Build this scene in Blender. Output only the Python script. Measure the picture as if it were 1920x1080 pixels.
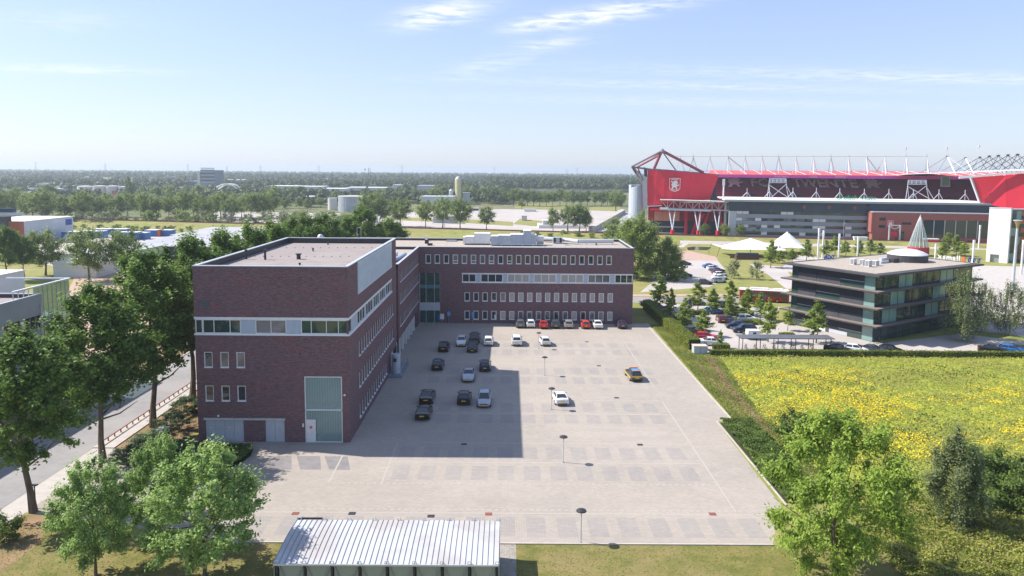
import bpy, math, random
import numpy as np
from mathutils import Vector, Matrix, Euler
S = bpy.context.scene
for o in list(bpy.data.objects): bpy.data.objects.remove(o)
COL = S.collection
R = math.radians
# ------------------------------------------------------------ camera
CAM_H, FOC, CX, CY = 30.0, 1350.0, 960.0, 458.0
PITCH, ROLL, YAW = math.atan(137 / 1350.0), 0.0077, 0.0044
cam_d = bpy.data.cameras.new('camera'); cam = bpy.data.objects.new('camera', cam_d); COL.objects.link(cam)
CM = Matrix.Rotation(-YAW, 3, 'Z') @ Matrix.Rotation(math.pi / 2 - PITCH, 3, 'X') @ Matrix.Rotation(ROLL, 3, 'Z')
cam.matrix_world = Matrix.Translation((0, 0, CAM_H)) @ CM.to_4x4()
cam_d.sensor_width = 36.0; cam_d.sensor_fit = 'HORIZONTAL'
cam_d.lens = 36.0 * FOC / 1920.0
cam_d.shift_y = -(540 - CY) / 1920.0
cam_d.clip_start = 0.5; cam_d.clip_end = 30000
S.camera = cam
# ------------------------------------------------------------ light
SUN_V = Vector((-18.6, 3.9, 19.2)).normalized()          # towards the sun
SUN_EL = math.asin(SUN_V.z); SUN_AZ = math.atan2(SUN_V.x, SUN_V.y)
W = bpy.data.worlds.new('World'); S.world = W; W.use_nodes = True
nt = W.node_tree; nt.nodes.clear()
def nd(t, typ, **kw):
    n = t.nodes.new(typ)
    for k, v in kw.items(): setattr(n, k, v)
    return n
sky = nd(nt, 'ShaderNodeTexSky', sky_type='NISHITA', sun_disc=False, sun_elevation=SUN_EL, sun_rotation=SUN_AZ,
         altitude=20, air_density=1.0, dust_density=0.5, ozone_density=1.0)
tc = nd(nt, 'ShaderNodeTexCoord'); sep = nd(nt, 'ShaderNodeSeparateXYZ'); nt.links.new(tc.outputs['Generated'], sep.inputs[0])
def mth(t, op, a, b=None, c=None, clamp=False):
    n = nd(t, 'ShaderNodeMath', operation=op, use_clamp=clamp)
    for i, v in enumerate((a, b, c)):
        if v is None: continue
        if isinstance(v, (int, float)): n.inputs[i].default_value = v
        else: t.links.new(v, n.inputs[i])
    return n.outputs[0]
X, Y, Z = sep.outputs
zc = mth(nt, 'MAXIMUM', Z, 0.02)
px_ = mth(nt, 'DIVIDE', X, zc); py_ = mth(nt, 'DIVIDE', Y, zc)     # a cloud layer seen from below
cv = nd(nt, 'ShaderNodeCombineXYZ'); nt.links.new(px_, cv.inputs[0]); nt.links.new(py_, cv.inputs[1])
mp = nd(nt, 'ShaderNodeMapping'); nt.links.new(cv.outputs[0], mp.inputs[0])
mp.inputs['Rotation'].default_value = (0, 0, R(35)); mp.inputs['Scale'].default_value = (3.6, 5.5, 1)
n1 = nd(nt, 'ShaderNodeTexNoise'); n1.inputs['Scale'].default_value = 1.0; n1.inputs['Detail'].default_value = 9
n1.inputs['Roughness'].default_value = 0.66; n1.inputs['Distortion'].default_value = 0.5
nt.links.new(mp.outputs[0], n1.inputs['Vector'])
# patches of cirrus, each a soft spot of the layer: (x, y, size along, size across, turn, strength)
tot = None
for (cx, cy, sx, sy, an, am) in ((-0.47, 4.8, .46, .19, -58, 1.15), (0.20, 5.0, .32, .15, -60, .85), (0.62, 4.7, .6, .2, -50, 1.0), (.32, 5.8, .35, .2, -50, .45), (-.2, 7.0, 1.0, .25, -65, .3), (-4.6, 7.5, .9, .35, 5, .5), (-3.1, 5.1, .5, .3, -20, .25),
                         (2.2, 8.5, 3.0, 0.4, 8, .32), (4.4, 7.6, 3.2, .45, 8, .42), (3.0, 10.5, 3.5, 0.7, 8, .3)):
    c_, s_ = math.cos(R(an)), math.sin(R(an)); ax = mth(nt, 'SUBTRACT', px_, cx); ay = mth(nt, 'SUBTRACT', py_, cy)
    dx = mth(nt, 'ADD', mth(nt, 'MULTIPLY', ax, c_ / sx), mth(nt, 'MULTIPLY', ay, s_ / sx)); dy = mth(nt, 'ADD', mth(nt, 'MULTIPLY', ax, -s_ / sy), mth(nt, 'MULTIPLY', ay, c_ / sy))
    r2 = mth(nt, 'ADD', mth(nt, 'MULTIPLY', dx, dx), mth(nt, 'MULTIPLY', dy, dy))
    g = mth(nt, 'MULTIPLY', mth(nt, 'POWER', 2.71828, mth(nt, 'MULTIPLY', r2, -1.0)), am)
    tot = g if tot is None else mth(nt, 'ADD', tot, g)
cl = mth(nt, 'MULTIPLY', mth(nt, 'MULTIPLY', mth(nt, 'SUBTRACT', n1.outputs[0], 0.37, clamp=True), 4.2, clamp=True), tot, clamp=True)
fade = mth(nt, 'MULTIPLY', mth(nt, 'SUBTRACT', Z, 0.03), 14.0, clamp=True)
cl = mth(nt, 'MULTIPLY', cl, fade)
mx = nd(nt, 'ShaderNodeMix', data_type='RGBA'); nt.links.new(cl, mx.inputs[0]); 
gm = nd(nt, 'ShaderNodeGamma'); gm.inputs[1].default_value = 0.56; nt.links.new(sky.outputs[0], gm.inputs[0])     # thin high haze evens the sky out
mu = nd(nt, 'ShaderNodeMix', data_type='RGBA', blend_type='MULTIPLY'); mu.inputs[0].default_value = 1; nt.links.new(gm.outputs[0], mu.inputs[6]); mu.inputs[7].default_value = (1.43, 1.545, 1.93, 1)
nt.links.new(mu.outputs[2], mx.inputs[6])
mx.inputs[7].default_value = (5.7, 5.75, 6.1, 1)
bg = nd(nt, 'ShaderNodeBackground'); bg.inputs[1].default_value = 0.11
out = nd(nt, 'ShaderNodeOutputWorld'); nt.links.new(mx.outputs[2], bg.inputs[0]); nt.links.new(bg.outputs[0], out.inputs[0])
sd = bpy.data.lights.new('sun', 'SUN'); sd.energy = 4.1; sd.angle = R(0.5); sd.color = (1.0, 0.95, 0.87)
sun = bpy.data.objects.new('sun', sd); COL.objects.link(sun); sun.rotation_euler = SUN_V.to_track_quat('Z', 'Y').to_euler(); sun.location = (-60, 20, 90)
vs = S.view_settings; S.display_settings.display_device = 'sRGB'
vs.view_transform = 'Standard'; vs.look = 'None'; vs.gamma = 1; vs.exposure = 0.92
S.cycles.max_bounces = 6; S.cycles.diffuse_bounces = 3; S.cycles.glossy_bounces = 3; S.cycles.transmission_bounces = 4
S.cycles.transparent_max_bounces = 8; S.cycles.volume_bounces = 0
S.cycles.use_denoising = True
S.cycles.caustics_reflective = False; S.cycles.caustics_refractive = False

# ------------------------------------------------------------ helpers
def ray(x, y): return CM @ Vector(((x - CX) / FOC, -(y - CY) / FOC, -1.0))
def at(x, y, z=0.0):
    "the point of the level plane z that the photograph shows at (x, y)"
    d = ray(x, y); return Vector((0, 0, CAM_H)) + d * ((z - CAM_H) / d.z)
def atY(x, y, Y):
    d = ray(x, y); return Vector((0, 0, CAM_H)) + d * (Y / d.y)
rng = random.Random(7); NP = np.random.default_rng(11)

def mat(name, c1, c2=None, scale=1.0, stretch=(1, 1, 1), rough=0.8, spec=0.3, metal=0.0, detail=5, lo=.35, hi=.65, bump=0.0, c3=None, s3=0.1, a3=.5, coat=0.0, objrand=0.0, coords='pos'):
    "procedural surface: two tones mixed by noise, a third by a larger noise"
    m = bpy.data.materials.new(name); m.use_nodes = True; t = m.node_tree; b = t.nodes['Principled BSDF']
    b.inputs['Roughness'].default_value = rough; b.inputs['Specular IOR Level'].default_value = spec; b.inputs['Metallic'].default_value = metal
    if coat: b.inputs['Coat Weight'].default_value = coat; b.inputs['Coat Roughness'].default_value = .05
    c1 = tuple(c1) + (1,)
    if c2 is None: b.inputs['Base Color'].default_value = c1; return m
    if coords == 'pos': src = nd(t, 'ShaderNodeNewGeometry').outputs['Position']
    else: src = nd(t, 'ShaderNodeTexCoord').outputs['Object']
    mpn = nd(t, 'ShaderNodeMapping'); mpn.inputs['Scale'].default_value = stretch; t.links.new(src, mpn.inputs[0])
    n = nd(t, 'ShaderNodeTexNoise'); n.inputs['Scale'].default_value = scale; n.inputs['Detail'].default_value = detail; n.inputs['Roughness'].default_value = .62
    t.links.new(mpn.outputs[0], n.inputs['Vector'])
    mr = nd(t, 'ShaderNodeMapRange'); mr.inputs[1].default_value = lo; mr.inputs[2].default_value = hi; t.links.new(n.outputs[0], mr.inputs[0])
    mixn = nd(t, 'ShaderNodeMix', data_type='RGBA'); mixn.inputs[6].default_value = c1; mixn.inputs[7].default_value = tuple(c2) + (1,)
    fac = mr.outputs[0]
    if objrand:
        oi = nd(t, 'ShaderNodeObjectInfo'); fac = mth(t, 'ADD', mth(t, 'MULTIPLY', fac, 1 - objrand), mth(t, 'MULTIPLY', oi.outputs['Random'], objrand))
    t.links.new(fac, mixn.inputs[0]); outc = mixn.outputs[2]
    if c3 is not None:
        nn = nd(t, 'ShaderNodeTexNoise'); nn.inputs['Scale'].default_value = s3; nn.inputs['Detail'].default_value = 4; t.links.new(src, nn.inputs['Vector'])
        m3 = nd(t, 'ShaderNodeMapRange'); m3.inputs[1].default_value = .42; m3.inputs[2].default_value = .62; m3.inputs[4].default_value = a3; t.links.new(nn.outputs[0], m3.inputs[0])
        mix3 = nd(t, 'ShaderNodeMix', data_type='RGBA'); t.links.new(m3.outputs[0], mix3.inputs[0]); t.links.new(outc, mix3.inputs[6]); mix3.inputs[7].default_value = tuple(c3) + (1,); outc = mix3.outputs[2]
    t.links.new(outc, b.inputs['Base Color'])
    if bump:
        bp = nd(t, 'ShaderNodeBump'); bp.inputs['Strength'].default_value = bump; bp.inputs['Distance'].default_value = .05; t.links.new(n.outputs[0], bp.inputs['Height']); t.links.new(bp.outputs[0], b.inputs['Normal'])
    return m

def leafmat(name, dark, light, trans=.3, rnd=.35):
    m = bpy.data.materials.new(name); m.use_nodes = True; t = m.node_tree; b = t.nodes['Principled BSDF']
    b.inputs['Roughness'].default_value = .55; b.inputs['Specular IOR Level'].default_value = .25
    at_ = nd(t, 'ShaderNodeAttribute', attribute_name='tint'); oi = nd(t, 'ShaderNodeObjectInfo')
    f = mth(t, 'ADD', mth(t, 'MULTIPLY', at_.outputs['Fac'], 1 - rnd), mth(t, 'MULTIPLY', oi.outputs['Random'], rnd))
    mx = nd(t, 'ShaderNodeMix', data_type='RGBA'); mx.inputs[6].default_value = tuple(dark) + (1,); mx.inputs[7].default_value = tuple(light) + (1,)
    t.links.new(f, mx.inputs[0]); t.links.new(mx.outputs[2], b.inputs['Base Color'])
    tr = nd(t, 'ShaderNodeBsdfTranslucent'); t.links.new(mx.outputs[2], tr.inputs[0])
    ms = nd(t, 'ShaderNodeMixShader'); ms.inputs[0].default_value = trans
    t.links.new(b.outputs[0], ms.inputs[1]); t.links.new(tr.outputs[0], ms.inputs[2]); t.links.new(ms.outputs[0], t.nodes['Material Output'].inputs[0])
    return m

def glassmat(name, tint, see=.5, rough=.03):
    m = bpy.data.materials.new(name); m.use_nodes = True; t = m.node_tree; b = t.nodes['Principled BSDF']
    b.inputs['Base Color'].default_value = tuple(tint) + (1,); b.inputs['Roughness'].default_value = rough; b.inputs['Specular IOR Level'].default_value = .8
    tr = nd(t, 'ShaderNodeBsdfTransparent'); tr.inputs[0].default_value = (.8, .92, .9, 1)
    ms = nd(t, 'ShaderNodeMixShader'); ms.inputs[0].default_value = see
    t.links.new(b.outputs[0], ms.inputs[1]); t.links.new(tr.outputs[0], ms.inputs[2]); t.links.new(ms.outputs[0], t.nodes['Material Output'].inputs[0])
    return m

class MB:
    "collects faces and links them as one mesh object"
    def __init__(s): s.v = []; s.f = []; s.m = []
    def face(s, pts, mi=0):
        b = len(s.v); s.v.extend([tuple(p) for p in pts]); s.f.append(tuple(range(b, b + len(pts)))); s.m.append(mi)
    def box(s, x0, x1, y0, y1, z0, z1, mi=0):
        s.hexa([(x0, y0, z0), (x1, y0, z0), (x1, y1, z0), (x0, y1, z0)], [(x0, y0, z1), (x1, y0, z1), (x1, y1, z1), (x0, y1, z1)], mi)
    def hexa(s, lo, hi, mi=0):
        b = len(s.v); n = len(lo); s.v.extend([tuple(p) for p in lo]); s.v.extend([tuple(p) for p in hi])
        s.f.append(tuple(b + i for i in reversed(range(n)))); s.m.append(mi); s.f.append(tuple(b + n + i for i in range(n))); s.m.append(mi)
        for i in range(n):
            j = (i + 1) % n; s.f.append((b + i, b + j, b + n + j, b + n + i)); s.m.append(mi)
    def prism(s, poly, z0, z1, mi=0): s.hexa([(p[0], p[1], z0) for p in poly], [(p[0], p[1], z1) for p in poly], mi)
    def obox(s, c, ux, hx, hy, z0, z1, mi=0):
        "box turned about z: centre c, unit direction ux, half sizes"
        ux = Vector((ux[0], ux[1])).normalized(); uy = Vector((-ux.y, ux.x)); c = Vector((c[0], c[1]))
        s.prism([c - ux * hx - uy * hy, c + ux * hx - uy * hy, c + ux * hx + uy * hy, c - ux * hx + uy * hy], z0, z1, mi)
    def tube(s, p0, p1, r0, r1=None, n=6, mi=0):
        p0 = Vector(p0); p1 = Vector(p1); r1 = r0 if r1 is None else r1; d = (p1 - p0)
        if d.length < 1e-6: return
        q = d.to_track_quat('Z', 'Y'); lo = []; hi = []
        for i in range(n):
            a = 2 * math.pi * i / n; e = q @ Vector((math.cos(a), math.sin(a), 0)); lo.append(p0 + e * r0); hi.append(p1 + e * r1)
        s.hexa(lo, hi, mi)
    def lathe(s, prof, n=16, c=(0, 0, 0), mi=0):
        b = len(s.v)
        for (r, z) in prof:
            for i in range(n):
                a = 2 * math.pi * i / n; s.v.append((c[0] + r * math.cos(a), c[1] + r * math.sin(a), c[2] + z))
        for k in range(len(prof) - 1):
            for i in range(n):
                j = (i + 1) % n; s.f.append((b + k * n + i, b + k * n + j, b + (k + 1) * n + j, b + (k + 1) * n + i)); s.m.append(mi)
        s.f.append(tuple(b + i for i in reversed(range(n)))); s.m.append(mi)
        s.f.append(tuple(b + (len(prof) - 1) * n + i for i in range(n))); s.m.append(mi)
    def mesh(s, name, mats, off=(0, 0, 0)):
        me = bpy.data.meshes.new(name)
        me.from_pydata([(x - off[0], y - off[1], z - off[2]) for x, y, z in s.v], [], s.f)
        for m in (mats if isinstance(mats, (list, tuple)) else [mats]): me.materials.append(m)
        me.polygons.foreach_set('material_index', s.m); me.update(); return me
    def build(s, name, mats, parent=None, loc=None):
        off = wloc(parent) if parent is not None else (loc or (0, 0, 0))
        o = bpy.data.objects.new(name, s.mesh(name, mats, off)); COL.objects.link(o)
        if parent is not None: o.parent = parent
        elif loc: o.location = loc
        return o
def wloc(o):
    v = Vector((0, 0, 0))
    while o is not None: v = v + o.location; o = o.parent
    return v
def tag(o, label=None, cat=None, group=None, kind=None):
    if label: o['label'] = label
    if cat: o['category'] = cat
    if group: o['group'] = group
    if kind: o['kind'] = kind
    return o
def empty(name, loc, label, cat, group=None, rz=0.0):
    o = bpy.data.objects.new(name, None); COL.objects.link(o); o.location = loc; o.rotation_euler = (0, 0, rz); o.empty_display_size = .5
    return tag(o, label, cat, group)
def inst(name, me, parent=None, loc=(0, 0, 0), rz=0.0, scale=None):
    o = bpy.data.objects.new(name, me); COL.objects.link(o); o.location = loc; o.rotation_euler = (0, 0, rz)
    if scale: o.scale = scale
    if parent is not None: o.parent = parent
    return o
def copy_tree(o, parent=None):
    c = o.copy(); COL.objects.link(c)
    if parent is not None: c.parent = parent
    for ch in o.children: copy_tree(ch, c)
    return c
ORD = ('first second third fourth fifth sixth seventh eighth ninth tenth eleventh twelfth thirteenth fourteenth fifteenth sixteenth seventeenth eighteenth nineteenth twentieth twenty-first twenty-second twenty-third twenty-fourth twenty-fifth twenty-sixth twenty-seventh twenty-eighth twenty-ninth thirtieth').split()
def struct(o): o['kind'] = 'structure'; return o
def sheet(name, poly, z, m, kind='structure', parent=None):
    mb = MB(); mb.face([(p[0], p[1], z) for p in poly]); o = mb.build(name, m, parent)
    if parent is None: o['kind'] = kind
    return o
def text_mesh(ch, size, ext, m, bold=0.0):
    c = bpy.data.curves.new('letter', 'FONT'); c.body = ch; c.size = size; c.extrude = ext; c.offset = bold; c.align_x = 'LEFT'; c.resolution_u = 2
    o = bpy.data.objects.new('letter_tmp', c); COL.objects.link(o); dg = bpy.context.evaluated_depsgraph_get()
    me = bpy.data.meshes.new_from_object(o.evaluated_get(dg)); w = (max([v.co.x for v in me.vertices]) if len(me.vertices) else size * .3)
    bpy.data.objects.remove(o); bpy.data.curves.remove(c); me.materials.clear(); me.materials.append(m); return me, w
def letters(s, size, m, parent, p0, ux, up=(0, 0, 1), ext=.08, gap=.12, name='letter', bold=0.0, width=1.0):
    "one mesh part per character, standing on the line p0 + ux"
    ux = Vector(ux).normalized(); up = Vector(up).normalized(); n = ux.cross(up); x = 0.0; cache = {}
    for ch in s:
        if ch == ' ': x += size * .38; continue
        if ch not in cache: cache[ch] = text_mesh(ch, size, ext, m, bold)
        me, w = cache[ch]; o = bpy.data.objects.new(name, me); COL.objects.link(o); o.parent = parent
        M4 = Matrix((ux * width, up, n)).transposed().to_4x4(); M4.translation = Vector(p0) + ux * x - wloc(parent); o.matrix_local = M4
        x += w * width + size * gap
    return x
def wall(mb, p0, u, w, z0, z1, holes, depth=.18, mi=0):
    "a wall face from p0 along u (inside lies to its left) with real openings (u0,u1,z0,z1) and reveals"
    u = Vector((u[0], u[1], 0)).normalized(); n = Vector((-u.y, u.x, 0)); p0 = Vector((p0[0], p0[1], 0))
    us = sorted({0.0, w} | {max(0, min(w, h[i])) for h in holes for i in (0, 1)}); zs = sorted({z0, z1} | {max(z0, min(z1, h[i])) for h in holes for i in (2, 3)})
    P = lambda a, z, d=0: p0 + u * a + n * d + Vector((0, 0, z))
    for j in range(len(zs) - 1):
        run = None
        for i in range(len(us) - 1):
            cu = (us[i] + us[i + 1]) / 2; cz = (zs[j] + zs[j + 1]) / 2
            hole = any(h[0] < cu < h[1] and h[2] < cz < h[3] for h in holes)
            if not hole and run is None: run = us[i]
            if run is not None and (hole or i == len(us) - 2):
                e = us[i] if hole else us[i + 1]
                mb.face([P(run, zs[j]), P(e, zs[j]), P(e, zs[j + 1]), P(run, zs[j + 1])], mi); run = None
    for (a, b, c, d) in holes:
        mb.face([P(a, c), P(b, c), P(b, c, depth), P(a, c, depth)], mi); mb.face([P(a, d), P(a, d, depth), P(b, d, depth), P(b, d)], mi)
        mb.face([P(a, c), P(a, c, depth), P(a, d, depth), P(a, d)], mi); mb.face([P(b, c), P(b, d), P(b, d, depth), P(b, c, depth)], mi)
_win = {}
def window(parent, p0, u, a, b, z0, z1, mf, mp, mulls=(), depth=.1, fw=.09, sill=None, trans=None, ms=None, name='window'):
    "window part (frame mesh) with its pane (and sill) as sub-parts, mesh data shared between alike windows"
    u = Vector((u[0], u[1], 0)).normalized(); n = Vector((-u.y, u.x, 0)); w = b - a; h = z1 - z0; mulls = tuple(round(x, 2) for x in mulls)
    key = (round(w, 2), round(h, 2), mulls, mf.name, mp.name, round(depth, 2), fw, sill, trans)
    if key not in _win:
        f = MB(); y0, y1 = depth - .07, depth + .04
        f.box(0, w, y0, y1, 0, fw); f.box(0, w, y0, y1, h - fw, h); f.box(0, fw, y0, y1, fw, h - fw); f.box(w - fw, w, y0, y1, fw, h - fw)
        for x in mulls: f.box(x - fw * .45, x + fw * .45, y0 + .01, y1, fw, h - fw)
        if trans: f.box(fw, w - fw, y0 + .012, y1, trans - fw / 2, trans + fw / 2)
        g = MB(); g.face([(fw * .6, depth, fw * .6), (w - fw * .6, depth, fw * .6), (w - fw * .6, depth, h - fw * .6), (fw * .6, depth, h - fw * .6)])
        sm = None
        if sill: sb = MB(); sb.box(-.02, w + .02, -sill, depth - .071, -.06, .03); sm = sb.mesh('sill', ms or mf)
        _win[key] = (f.mesh('window', mf), g.mesh('pane', mp), sm)
    fm, gm, sm = _win[key]
    rz = math.atan2(u.y, u.x); p = Vector((p0[0], p0[1], 0)) + u * a + Vector((0, 0, z0)) - wloc(parent)
    o = inst(name, fm, parent, p, rz); inst('pane', gm, o)
    if sm: inst('sill', sm, o)
    return o
# ------------------------------------------------------------ materials
M_ = {}
def brickmat(name, a, b_, c, mortar):
    m = bpy.data.materials.new(name); m.use_nodes = True; t = m.node_tree; b = t.nodes['Principled BSDF']; b.inputs['Roughness'].default_value = .85; b.inputs['Specular IOR Level'].default_value = .25
    g = nd(t, 'ShaderNodeNewGeometry'); s = nd(t, 'ShaderNodeSeparateXYZ'); t.links.new(g.outputs['Position'], s.inputs[0])
    run = mth(t, 'ADD', s.outputs[0], s.outputs[1]); v = nd(t, 'ShaderNodeCombineXYZ'); t.links.new(run, v.inputs[0]); t.links.new(s.outputs[2], v.inputs[1])
    def noise(sx, sy, sc, det):
        mp = nd(t, 'ShaderNodeMapping'); mp.inputs['Scale'].default_value = (sx, sy, 1); t.links.new(v.outputs[0], mp.inputs[0])
        n = nd(t, 'ShaderNodeTexNoise'); n.inputs['Scale'].default_value = sc; n.inputs['Detail'].default_value = det; n.inputs['Roughness'].default_value = .6; t.links.new(mp.outputs[0], n.inputs['Vector']); return n.outputs[0]
    def rng_(x, lo, hi):
        r = nd(t, 'ShaderNodeMapRange'); r.inputs[1].default_value = lo; r.inputs[2].default_value = hi; t.links.new(x, r.inputs[0]); return r.outputs[0]
    def mix(f, p, q):
        x = nd(t, 'ShaderNodeMix', data_type='RGBA'); t.links.new(f, x.inputs[0])
        for i, k in ((6, p), (7, q)):
            if isinstance(k, tuple): x.inputs[i].default_value = k + (1,)
            else: t.links.new(k, x.inputs[i])
        return x.outputs[2]
    col = mix(rng_(noise(1, 4.5, 1.5, 5), .36, .64), a, b_)            # rows of darker and lighter firing
    col = mix(mth(t, 'MULTIPLY', rng_(noise(.7, 2.2, .55, 5), .56, .70), .75), col, c)
    bt = nd(t, 'ShaderNodeTexBrick'); bt.inputs['Scale'].default_value = 1.0; bt.inputs['Brick Width'].default_value = .24; bt.inputs['Row Height'].default_value = .075; bt.inputs['Mortar Size'].default_value = .009
    t.links.new(v.outputs[0], bt.inputs['Vector']); bt.inputs['Color1'].default_value = (.75, .75, .75, 1); bt.inputs['Color2'].default_value = (1.25, 1.25, 1.25, 1); bt.inputs['Mortar'].default_value = mortar + (1,)
    mm = nd(t, 'ShaderNodeMix', data_type='RGBA', blend_type='MULTIPLY'); mm.inputs[0].default_value = 1; t.links.new(col, mm.inputs[6]); t.links.new(bt.outputs[0], mm.inputs[7])
    t.links.new(mm.outputs[2], b.inputs['Base Color']); return m
BRICK = brickmat('purple_brick', (.148, .088, .096), (.204, .130, .138), (.262, .096, .095), (.8, .8, .85))
REDBRICK = brickmat('red_brick', (.30, .10, .085), (.37, .13, .10), (.33, .10, .09), (1, 1, 1))
WHITE = mat('white_paint', (.78, .78, .77), (.70, .70, .70), 2.0, rough=.5)
COPING = mat('pale_metal_coping', (.62, .64, .67), (.54, .56, .60), 1.5, rough=.35, metal=.3)
LGREY = mat('light_grey_panel', (.50, .53, .57), (.44, .47, .52), 1.2, rough=.5)
BLUEGREY = mat('blue_grey_panel', (.44, .50, .58), (.38, .44, .52), 3.0, (1, 1, .2), rough=.45)
WHITEPAN = mat('translucent_white_panel', (.60, .68, .74), (.52, .60, .67), 1.2, (1, .4, 1), rough=.3)
STEEL = mat('galvanised_steel', (.42, .44, .46), (.34, .36, .38), 6, rough=.4, metal=.6)
DARKMETAL = mat('dark_metal', (.035, .036, .04), (.05, .05, .055), 4, rough=.5)
ROOFBIT = mat('brown_grey_roofing', (.275, .238, .22), (.33, .287, .266), .6, rough=.9, detail=7, c3=(.28, .235, .225), s3=.12, a3=.7)
GRAVEL = mat('roof_gravel', (.46, .39, .33), (.30, .26, .22), 2.2, rough=.95, detail=9, lo=.3, hi=.7)
BLACKRUB = mat('black_rubber', (.018, .018, .019), rough=.75)
PANE = mat('dark_window_glass', (.025, .035, .04), rough=.02, spec=1.0)
PANE2 = mat('greenish_window_glass', (.03, .06, .055), rough=.02, spec=1.0)
PANEB = mat('glass_with_blind', (.38, .37, .35), (.30, .29, .28), 9, (.2, .2, 6), rough=.12, spec=.7)
PANEH = mat('glass_with_half_blind', (.16, .16, .16), (.10, .10, .11), 5, (.2, .2, 4), rough=.06, spec=.9)
STAIRGLASS = glassmat('green_channel_glass', (.46, .58, .56), .6, .15)
CLEARGLASS = glassmat('clear_curtain_glass', (.10, .16, .15), .62, .02)
ASPHALT = mat('road_asphalt', (.30, .285, .28), (.245, .235, .235), .8, rough=.92, detail=8, c3=(.34, .32, .31), s3=.15, a3=.6)
def pavemat(name, c1, c2, c3, dark, bw, bh):
    "small paving blocks: joints, tonal drift, worn tracks and dark spills"
    m = mat(name, c1, c2, .5, rough=.9, detail=9, lo=.3, hi=.7, c3=c3, s3=.07, a3=.8); t = m.node_tree; b = t.nodes['Principled BSDF']; src = b.inputs['Base Color'].links[0].from_socket
    g = nd(t, 'ShaderNodeNewGeometry'); bt = nd(t, 'ShaderNodeTexBrick'); bt.inputs['Scale'].default_value = 1; bt.inputs['Brick Width'].default_value = bw; bt.inputs['Row Height'].default_value = bh; bt.inputs['Mortar Size'].default_value = .012; t.links.new(g.outputs['Position'], bt.inputs['Vector'])
    bt.inputs['Color1'].default_value = (.90, .90, .90, 1); bt.inputs['Color2'].default_value = (1.06, 1.05, 1.04, 1); bt.inputs['Mortar'].default_value = (.66, .65, .63, 1)
    m1 = nd(t, 'ShaderNodeMix', data_type='RGBA', blend_type='MULTIPLY'); m1.inputs[0].default_value = .8; t.links.new(src, m1.inputs[6]); t.links.new(bt.outputs[0], m1.inputs[7])
    mp = nd(t, 'ShaderNodeMapping'); mp.inputs['Scale'].default_value = (.05, .55, 1); t.links.new(g.outputs['Position'], mp.inputs[0]); n = nd(t, 'ShaderNodeTexNoise'); n.inputs['Scale'].default_value = 1; n.inputs['Detail'].default_value = 6; t.links.new(mp.outputs[0], n.inputs['Vector'])
    mr = nd(t, 'ShaderNodeMapRange'); mr.inputs[1].default_value = .5; mr.inputs[2].default_value = .72; mr.inputs[4].default_value = .55; t.links.new(n.outputs[0], mr.inputs[0])
    m2 = nd(t, 'ShaderNodeMix', data_type='RGBA'); t.links.new(mr.outputs[0], m2.inputs[0]); t.links.new(m1.outputs[2], m2.inputs[6]); m2.inputs[7].default_value = dark + (1,)
    n2 = nd(t, 'ShaderNodeTexNoise'); n2.inputs['Scale'].default_value = .9; n2.inputs['Detail'].default_value = 3; t.links.new(g.outputs['Position'], n2.inputs['Vector']); r2 = nd(t, 'ShaderNodeMapRange'); r2.inputs[1].default_value = .68; r2.inputs[2].default_value = .78; r2.inputs[4].default_value = .22; t.links.new(n2.outputs[0], r2.inputs[0])
    m3 = nd(t, 'ShaderNodeMix', data_type='RGBA'); t.links.new(r2.outputs[0], m3.inputs[0]); t.links.new(m2.outputs[2], m3.inputs[6]); m3.inputs[7].default_value = (.20, .19, .185, 1)
    t.links.new(m3.outputs[2], b.inputs['Base Color']); return m
PAVING = pavemat('pale_concrete_paving', (.395, .347, .30), (.345, .305, .266), (.42, .367, .317), (.335, .298, .262), .42, .21)
BAYGREY = pavemat('grey_paving_blocks', (.30, .275, .255), (.345, .312, .286), (.375, .335, .30), (.29, .265, .248), .42, .21)
BAYDARK = mat('darker_paving_blocks', (.20, .185, .18), (.26, .24, .235), 1.0, rough=.9, detail=8)
WHITELINE = mat('pale_block_line', (.43, .385, .345), (.39, .35, .31), 2.5, rough=.85)
PAVEMENT = mat('pavement_slabs', (.50, .46, .42), (.42, .385, .36), .9, rough=.9, detail=8)
DRYGRASS = mat('dry_verge', (.25, .155, .085), (.30, .20, .11), 1.2, rough=.95, detail=9, c3=(.15, .14, .05), s3=.3, a3=.6)
LAWN = mat('patchy_lawn', (.115, .125, .028), (.22, .185, .06), .8, rough=.95, detail=10, c3=(.25, .19, .085), s3=.22, a3=.7)
GRASSY = mat('rough_grass', (.16, .19, .04), (.29, .28, .08), .25, rough=.95, detail=10, c3=(.28, .23, .09), s3=.03, a3=.6)
MEADOWG = mat('meadow_green', (.24, .29, .035), (.38, .40, .055), .5, rough=.95, detail=10, c3=(.17, .13, .05), s3=.12, a3=.45)
FARLAND = mat('far_ground', (.08, .10, .04), (.17, .18, .07), .012, rough=.95, detail=10, c3=(.25, .22, .13), s3=.003, a3=.6)
PINKPATH = mat('reddish_path', (.42, .28, .22), (.48, .34, .27), .8, rough=.9)
YARD = mat('pale_yard', (.48, .43, .40), (.40, .36, .33), .06, rough=.9, detail=8)
WATER = mat('pond_water', (.05, .06, .045), (.07, .08, .05), .2, rough=.08, spec=.6)
BALLAST = mat('rail_ballast', (.20, .13, .095), (.26, .18, .14), 1.5, rough=.95)
BARK = mat('bark', (.10, .075, .055), (.17, .13, .10), 3, (1, 1, .3), rough=.95)
BIRCHBARK = mat('birch_bark', (.55, .52, .48), (.30, .28, .26), 4, (1, 1, 2), rough=.9)
RED = mat('stadium_red', (.68, .025, .055), (.62, .022, .05), .1, rough=.55)
PINKRED = mat('red_roof_sheet', (.72, .13, .12), (.64, .10, .10), .3, rough=.6)
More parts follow.
